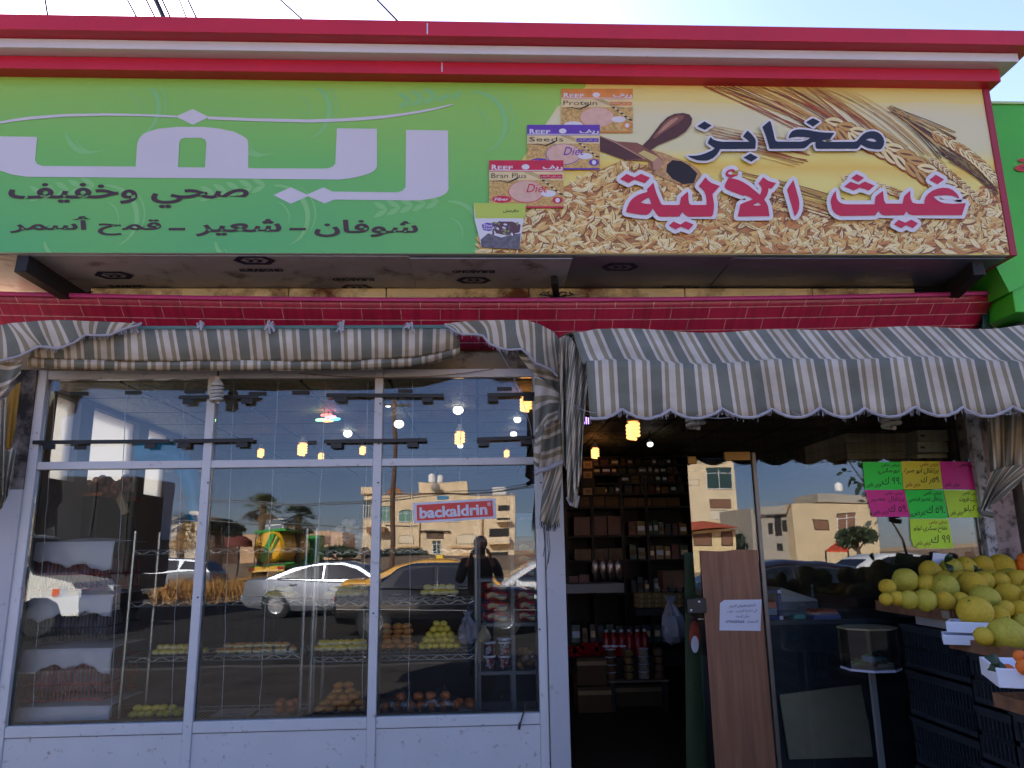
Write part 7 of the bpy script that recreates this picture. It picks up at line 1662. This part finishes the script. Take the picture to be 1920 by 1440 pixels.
# sparse leafy branch close behind the camera
t = thing('street_sapling', 'thin dark-leaved sapling reflected left of the coloured notes', 'tree', (0,0,0)); Yt_ = -5.6
q = MB(); st = [seen(x,y,Yt_) for x, y in ((1690,1010),(1660,960),(1628,915),(1600,880),(1580,855))]; g0 = Vector((st[0].x+.25,Yt_,0)); q.tube([g0]+st, [.02,.016,.013,.011,.009,.006], 6); t.location = g0; q.build('trunk', M('sapling_bark', (60,48,40), .9), t)
q = MB(); rd = random.Random(5)
for i in range(46):
    f = rd.uniform(.25,1); k = f*(len(st)-1); j = min(int(k),len(st)-2); c = st[j].lerp(st[j+1],k-j); d = Vector((rd.gauss(0,1),rd.gauss(0,.7),rd.gauss(0,1))).normalized(); c = c+d*rd.uniform(.05,.28); s = rd.uniform(.06,.1); sd = d.cross(Vector((rd.gauss(0,.4),1,rd.gauss(0,.4)))).normalized()
    q.add([c, c+d*s*.5+sd*s*.38, c+d*s*1.05+sd*s*.3, c+d*s*1.5, c+d*s*1.05-sd*s*.3, c+d*s*.5-sd*s*.38], [(0,1,2,3,4,5)])
q.build('crown', M('sapling_leaf', (36,50,34), .5), t, smooth=False)

# ---- buildings
LIME = M('beige_limestone', (208,184,148), .85, var=.16, scale=1.2); LIMES = M('beige_sill', (190,154,106), .85); GREYST = M('grey_render', (150,142,130), .85, var=.1, scale=.8); TANST = M('tan_wall', (186,150,116), .9, var=.15, scale=.7)
WFR = M('window_frame_white', (200,198,194), .5); WGL = M('house_glass', (30,56,54), .15, spec=.7); WDK = M('dark_opening', (26,24,24), .8); CURT = M('green_curtain', (90,130,116), .6)
def brect(px0, px1, py0, py1, Y):
    a, c = seen(px0,py1,Y), seen(px1,py0,Y); return a.x, c.x, a.z, c.z
def bwin(b_, px0, px1, py0, py1, Y, arch=False, frame=True, glass=None, bars=1):
    x0, x1, z0, z1 = brect(px0,px1,py0,py1,Y)
    q = MB()
    def outline(g=0):
        if arch:
            zc = z1-(z1-z0)*.22; return [(x0+g,z0+g),(x1-g,z0+g),(x1-g,zc)]+[((x0+x1)/2+((x1-x0)/2-g)*math.cos(math.pi*i/8), zc+(z1-zc-g)*math.sin(math.pi*i/8)) for i in range(1,8)]+[(x0+g,zc)]
        return [(x0+g,z0+g),(x1-g,z0+g),(x1-g,z1-g),(x0+g,z1-g)]
    q.prism([(x,Y+.02,z) for x, z in outline()], (0,-.05,0)); w_ = q.build('window', WDK, b_, smooth=False)
    q = MB(); q.prism([(x,Y+.035,z) for x, z in outline(.06)], (0,-.012,0)); q.build('pane', glass or WGL, w_, smooth=False)
    if frame:
        q = MB(); t_ = .07
        q.box((x0,Y+.02,z0),(x1,Y+.09,z0+t_)); q.box((x0,Y+.02,z0+t_),(x0+t_,Y+.09,z1-(z1-z0)*.2)); q.box((x1-t_,Y+.02,z0+t_),(x1,Y+.09,z1-(z1-z0)*.2))
        for i in range(bars): xx = x0+(x1-x0)*(i+1)/(bars+1); q.box((xx-.03,Y+.02,z0+t_),(xx+.03,Y+.08,z1-.1))
        q.box((x0+t_,Y+.02,z0+(z1-z0)*.7),(x1-t_,Y+.07,z0+(z1-z0)*.7+.05)); q.build('frame', WFR, w_)
def bbox_part(b_, nm, px0, px1, py0, py1, Y, dep, mat):
    x0, x1, z0, z1 = brect(px0,px1,py0,py1,Y); q = MB(); q.box((x0,Y-dep,max(G0,z0)),(x1,Y,z1)); return q.build(nm, mat, b_)
def water_tank(px, py, Y, w_, lab):
    p = seen(px,py,Y); s = w_/1414*(5-Y)/2; t = thing('water_tank', lab, 'water tank', p, 'white rooftop water tanks'); q = MB(); q.lathe(p, [(s,0),(s,s*1.7),(s*.8,s*2.05),(s*.3,s*2.2)], 16); q.build('tank', M('tank_white', (214,210,206), .5), t); q = MB(); q.lathe(p+Vector((0,0,s*2.2)), [(s*.3,0),(s*.28,s*.12)], 12); q.build('lid', WFR, t)
YB = -76
bd = thing('apartment_building', 'beige limestone apartment building with arched windows reflected behind the red sticker', 'building', (seen(820,1060,YB).x,YB-5,G0))
bbox_part(bd,'wall',676,966,924,1140,YB,10,LIME); bbox_part(bd,'penthouse',785,876,902,923.5,YB-1.5,6,LIME); bbox_part(bd,'wall',676,702,912,923.5,YB-.5,4,LIME)
bbox_part(bd,'cornice',674,968,921.5,924.5,YB+.25,.4,LIMES)
x0, x1, z0, z1 = brect(723,749,913,923,YB); q = MB(); q.prism([((x0+x1)/2+(x1-x0)/2*math.cos(math.pi*i/10), YB-1, z0+(z1-z0)*math.sin(math.pi*i/10)) for i in range(11)], (0,-1.5,0)); q.build('dome', M('dome_brown', (140,92,54), .7), bd)
bwin(bd,680,697,936,969,YB,bars=2); bwin(bd,714,736,946,975,YB,glass=CURT); bwin(bd,746,774,952,974,YB,True,glass=CURT); bwin(bd,836,862,950,974,YB,True); bwin(bd,932,956,943,954,YB,frame=False,glass=WDK)
PALEW = M('pale_panel', (214,196,166), .8)
bwin(bd,745,778,1001,1021,YB,True,frame=False,glass=PALEW); bwin(bd,857,890,999,1020,YB,True,frame=False,glass=PALEW)
for a in ((742,788,1026,1030),(848,897,1024,1028),(853,895,1044,1048)): bbox_part(bd,'sill',*a,YB+.3,.5,LIMES)
bwin(bd,802,834,995,1010,YB,frame=False,glass=M('rough_infill', (96,76,60), .9, var=.5, scale=2)); bbox_part(bd,'lintel',788,846,991,994,YB+.35,.5,WDK); bwin(bd,812,827,1014,1043,YB); bwin(bd,859,888,1049,1066,YB,frame=False,glass=PALEW)
x0, x1, z0, z1 = brect(856,893,1037,1045,YB+.4); q = MB(); q.prism([(x0,YB+.4,z0),(x1,YB+.4,z0),((x0+x1)/2,YB+.4,z1)], (0,-.5,0)); q.build('pediment', LIMES, bd)
for (a, c_, d_, e) in ((914,956,990,1020),(914,956,1036,1062),(930,957,968,976)): bwin(bd,a,c_,d_,e,YB,frame=False,glass=WDK); bbox_part(bd,'balcony',a-1,c_+2,d_+(e-d_)*.55,e+1,YB+1.0,1.0,LIME)
for a, c_ in ((899,901),(787.5,789.5)): bbox_part(bd,'facade_strip',a,c_,950,1028,YB+.2,.3,M('strip_brown', (150,112,74), .85))  # two thin strips, browner than the wall
bbox_part(bd,'balcony',687,720,985,997,YB+1.2,1.2,M('balcony_brown', (130,92,62), .8)); bwin(bd,686,692,1040,1060,YB,frame=False,glass=WDK); bwin(bd,686,720,1042,1062,YB,frame=False,glass=WDK)
water_tank(813,902,YB-4,14,'white water tank left on the beige building penthouse'); water_tank(829,902,YB-4,12,'white water tank right on the beige building penthouse')
t = tag(MB().box((seen(920,924,YB-3).x,YB-5,seen(920,924,YB-3).z),(seen(948,908,YB-3).x,YB-3,seen(948,908,YB-3).z)).build('roof_cabin', WFR), 'white ribbed cabin on the right of the beige roof', 'cabin')
t = thing('satellite_dish', 'dark satellite dish on the beige building penthouse', 'dish', seen(818,912,YB)); q = MB(); c = seen(820,912,YB-.5); q.lathe(c, [(.001,.12),(.3,.06),(.5,-.1),(.52,-.08),(.3,.08),(.001,.15)], 18, 0, 'Y'); q.build('dish', M('dish_grey', (130,120,110), .5), t); q = MB(); q.tube([c, c+Vector((0,-.3,-.7))], .06, 6); q.build('mast', DKSTEEL, t)
# right-hand apartment seen in the door
YA = -70
bd = thing('apartment_building', 'pale beige apartment block reflected in the glass door leaf', 'building', (seen(1330,1060,YA).x,YA-5,G0))
bbox_part(bd,'wall',1230,1374,850,1150,YA,10,M('pale_limestone', (206,186,152), .85, var=.1, scale=1)); bwin(bd,1325,1371,880,918,YA,bars=1,frame=True,glass=WGL); bwin(bd,1330,1370,936,955,YA,frame=False,glass=M('shutter_brown', (120,84,62), .7)); bwin(bd,1332,1362,958,976,YA,bars=3,glass=PALEW); bwin(bd,1285,1310,900,912,YA,frame=False,glass=PALEW)
t = thing('red_roof_house', 'low house with a red tiled roof in front of the pale apartment block', 'house', (seen(1330,1060,-48).x,-50,G0)); bbox_part(t,'wall',1285,1378,992,1140,-48,5,M('cream_wall', (206,184,140), .85)); bwin(t,1352,1372,996,1020,-48,frame=False,glass=M('shutter_brown', (120,84,62), .7)); bwin(t,1300,1334,998,1020,-48,frame=False,glass=M('shutter_brown', (120,84,62), .7))
x0, x1, z0, z1 = brect(1278,1382,974,991,-47.5); q = MB(); q.hexa([(x0,-47.2,z0),(x1,-47.2,z0),(x1,-53.5,z0),(x0,-53.5,z0)], [(x0+.4,-49.5,z1),(x1-2,-49.5,z1),(x1-2,-51,z1),(x0+.4,-51,z1)]); q.build('roof', M('red_tiles', (186,84,50), .7, var=.15, scale=3), t)
t = thing('apartment_building', 'far white apartment tower right of the glass door reflection', 'building', (seen(1395,1060,-150).x,-155,G0)); bbox_part(t,'wall',1376,1417,960,1100,-150,10,M('far_white', (214,200,184), .85))
for r_ in range(5):
    for c_ in range(4): bwin(t,1380+c_*9,1385+c_*9,965+r_*10,970+r_*10,-150,frame=False,glass=M('shutter_brown', (120,84,62), .7))
YG = -56
t = thing('flat_roof_house', 'grey flat-roofed house with brown windows reflected beside the notes', 'house', (seen(1520,1060,YG).x,YG-5,G0))
bbox_part(t,'wall',1420,1504,952,1140,YG-1.5,8,GREYST); bbox_part(t,'wall',1504,1640,946,1140,YG,9.5,M('warm_render', (190,170,136), .85, var=.1, scale=.8)); bbox_part(t,'upper_room',1536,1640,928,945.5,YG-3,5,GREYST); bbox_part(t,'parapet_cap',1418,1642,943.5,946.2,YG+.15,.4,LIMES)
for a in ((1440,1447,982,1000),(1453,1463,970,1003),(1467,1477,978,996),(1456,1466,1016,1030)): bwin(t,*a,YG-1.5,frame=False,glass=WDK)
bwin(t,1526,1551,973,991,YG,frame=False,glass=M('shutter_brown', (120,84,62), .7)); bwin(t,1568,1602,963,994,YG,frame=True,glass=M('shutter_brown', (120,84,62), .7)); bbox_part(t,'drain_pipe',1494,1496,952,1030,YG-1.3,.2,DKSTEEL); bbox_part(t,'lintel',1436,1490,969,971,YG-1.3,.4,DKSTEEL)
water_tank(1572,923,YG-4,15,'white water tank on the grey flat-roofed house'); t = thing('red_awning', 'sloping orange-red awning roof in front of the flat-roofed house', 'awning', seen(1575,1030,-40)); q = MB(); a = [seen(1545,1028,-38),seen(1590,1030,-38),seen(1600,1010,-41),seen(1572,1009,-41)]; q.prism(a, (0,0,-.08)); q.build('sheet', M('red_sheet', (196,70,36), .7), t); q = MB()
for v in a[:2]: q.tube([v, Vector((v.x,v.y,G0))], .05, 6)
q.build('post', DKSTEEL, t)
bd = thing('stone_house', 'far low stone house with a broken parapet above the grey crossover', 'house', (seen(350,1060,-62).x,-66,G0)); bbox_part(bd,'wall',312,378,971,1120,-62,7,M('pale_stone', (196,180,158), .9, var=.2, scale=1)); bbox_part(bd,'parapet',352,374,961,970.5,-63,3,M('pale_stone', (196,180,158), .9))
bwin(bd,356,364,986,1000,-62,frame=False,glass=WDK)
bd = thing('low_tan_house', 'long low tan house behind the tank lorry', 'house', (seen(500,1060,-66).x,-70,G0)); bbox_part(bd,'wall',388,640,996,1130,-66,8,TANST)
for a in ((400,416,1004,1018),(520,534,1004,1018),(600,616,1006,1020)): bwin(bd,*a,-66,frame=False,glass=M('shutter_brown', (120,84,62), .7))
t = thing('red_canopy', 'small reddish tent canopy left of the tank lorry', 'canopy', seen(447,1020,-52)); q = MB(); q.lathe(seen(447,1016,-52), [(.95,-.2),(.9,.2),(.5,.5),(.05,.65)], 14); q.build('cover', M('canopy_red', (96,40,28), .8), t); q = MB(); q.tube([seen(447,1016,-52), Vector((seen(447,1016,-52).x,-52,G0))], .06, 6); q.build('post', DKSTEEL, t)
t = thing('roof_pergola', 'white open roof frame between the two palms', 'pergola', seen(510,996,-66)); q = MB()
for px in (491,503,530): a = seen(px,996,-66.5); c = seen(px,976,-66.5); q.bar(a,c,.12,.12,0,(0,1,0))
for py in (976,986): q.bar(seen(490,py,-66.5),seen(531,py-.5,-66.5),.12,.12)
q.build('frame', WFR, t)
wl = thing('boundary_wall', 'long low dark boundary wall behind the parked cars', 'wall', (-6,-56,G0)); q = MB(); q.box((-60,-58,G0),(60,-57.7,1.1)); q.build('wall', M('boundary_dark', (96,82,70), .9, var=.25, scale=1), wl)
# utility pole and street wires
pp = seen(736,935,-30); zt_ = seen(738,742,-30).z; t = thing('utility_pole', 'brown utility pole with a crossarm standing before the beige building', 'pole', (pp.x,-30,G0)); q = MB(); q.tube([(pp.x,-30,G0),(pp.x,-30,zt_)], [.13,.09], 10); q.build('pole', M('pole_brown', (84,60,46), .85, var=.2, scale=6), t); q = MB(); q.bar((pp.x-.7,-30.1,zt_-.4),(pp.x+.7,-30.1,zt_-.4),.08,.1); q.build('crossarm', DKSTEEL, t); q = MB(); q.bar(seen(722,982,-30),seen(845,986,-30).lerp(seen(760,981,-30),.7),.06,.06); q.build('crossarm', DKSTEEL, t)
for i, (pts, lab) in enumerate((([(60,893),(200,915),(400,940),(560,946),(736,932),(1000,905)],'uppermost street wire sagging across the reflection'),([(60,900),(200,920),(400,944),(560,949),(736,936),(1000,911)],'second street wire just under the uppermost'),([(300,978),(420,981),(560,984),(690,990)],'short low street wire behind the palms'),([(690,942),(800,930),(900,920),(1000,908)],'street wire rising to the right over the beige building'))):
    q = MB(); q.tube([seen(x,y,-30+.15*i) for x, y in pts], .022, 5); tag(q.build('street_wire', BLACK), lab, 'wire', 'street wires in the reflection')

# ---- the photographer and the phone, reflected in the window
PH = thing('phone', 'black phone held up by the photographer', 'phone', (CAM.x,CAM.y-.02,CAM.z-.04))
q = MB(); q.box((-.08,-5.022,1.50),(.08,-5.013,1.60)); q.build('case', BLACK, PH, bevel=.004)
pr = thing('person', 'person in dark jacket and blue jeans holding up a phone, reflected in the right pane', 'person', (.02,-5.42,0))
def skin(name, verts, edges, rad, mat, lv=2):
    me = bpy.data.meshes.new(name); me.from_pydata([Vector(v)-Vector(pr.location) for v in verts], edges, []); me.materials.append(mat)
    o = bpy.data.objects.new(name, me); COL.objects.link(o); o.parent = pr
    md = o.modifiers.new('skin', 'SKIN'); md.use_smooth_shade = True
    for i, r_ in enumerate(rad):
        sv = me.skin_vertices[0].data[i]; sv.radius = r_ if isinstance(r_, tuple) else (r_, r_); sv.use_root = (i == 0)
    s_ = o.modifiers.new('sub', 'SUBSURF'); s_.levels = lv; s_.render_levels = lv
    return o
x, y = .02, -5.42
SKIN = M('skin', (176,124,96), .55); JK = M('dark_jacket', (30,28,36), .8, var=.2, scale=8); JN = M('blue_jeans', (44,58,84), .85, var=.2, scale=8)
# body with neck, head, arms and five-fingered hands
V = [(x,y,.95),(x,y,1.15),(x,y,1.36),(x,y+.01,1.46),(x,y+.03,1.54),(x,y+.03,1.66),(x,y+.03,1.72)]
Ra = [(.13,.10),(.13,.10),(.15,.1),(.06,.06),(.07,.085),(.08,.1),(.05,.06)]; Ed = [(i,i+1) for i in range(6)]
for sd in (-1, 1):
    k = len(V); V += [(x+sd*.19,y,1.40),(x+sd*.27,y+.06,1.16),(x+sd*.15,y+.30,1.40),(x+sd*.105,y+.37,1.53)]; Ra += [.055,.042,.03,(.036,.02)]; Ed += [(2,k),(k,k+1),(k+1,k+2),(k+2,k+3)]
    for j, (dx, dz, L_) in enumerate(((-.025,.03,.05),(-.02,.05,.06),(-.015,.065,.06),(-.01,.08,.05))):
        m_ = len(V); V += [(x+sd*(.10),y+.385,1.52+.018*j),(x+sd*(.10-L_*.6),y+.392,1.52+.018*j+.005)]; Ra += [.0095,.008]; Ed += [(k+3,m_),(m_,m_+1)]
    m_ = len(V); V += [(x+sd*.09,y+.36,1.57),(x+sd*.06,y+.37,1.585)]; Ra += [.011,.009]; Ed += [(k+3,m_),(m_,m_+1)]
skin('body', V, Ed, Ra, SKIN)
V = [(x,y,.93),(x,y,1.1),(x,y,1.28),(x,y,1.40),(x,y+.01,1.455)]; Ra = [(.19,.13),(.185,.13),(.2,.135),(.16,.1),(.075,.075)]; Ed = [(0,1),(1,2),(2,3),(3,4)]
for sd in (-1, 1):
    k = len(V); V += [(x+sd*.2,y,1.39),(x+sd*.285,y+.06,1.15),(x+sd*.165,y+.27,1.36)]; Ra += [.085,.065,.047]; Ed += [(3,k),(k,k+1),(k+1,k+2)]
skin('jacket', V, Ed, Ra, JK)
V = [(x,y,.96),(x,y,.9)]; Ra = [(.17,.125),(.165,.125)]; Ed = [(0,1)]
for sd in (-1, 1):
    k = len(V); V += [(x+sd*.1,y,.78),(x+sd*.11,y+.02,.48),(x+sd*.12,y,.08)]; Ra += [.095,.07,.055]; Ed += [(1,k),(k,k+1),(k+1,k+2)]
skin('trousers', V, Ed, Ra, JN)
for sd in (-1, 1): skin('shoe', [(x+sd*.12,y-.06,.04),(x+sd*.12,y+.06,.04),(x+sd*.125,y+.17,.03)], [(0,1),(1,2)], [(.045,.04),(.05,.045),(.04,.03)], BLACK)
q = MB(); q.ball((x,y+.0,1.66), (.092,.105,.1), 16, 12, 0, None, lambda d: 1 if d.y < .35 or d.z > .45 else .78); q.build('hair', M('dark_hair', (22,18,16), .7), pr)
q = MB(); q.ball((x-.03,y+.118,1.625),(.013,.008,.008),8,6); q.ball((x+.03,y+.118,1.625),(.013,.008,.008),8,6); q.build('eyes', BLK, pr)
q = MB(); q.ball((x,y+.125,1.59),(.014,.02,.022),8,6); q.build('nose', SKIN, pr); q = MB(); q.ball((x,y+.115,1.555),(.024,.008,.006),8,6); q.build('mouth', M('lips', (140,80,70), .5), pr)
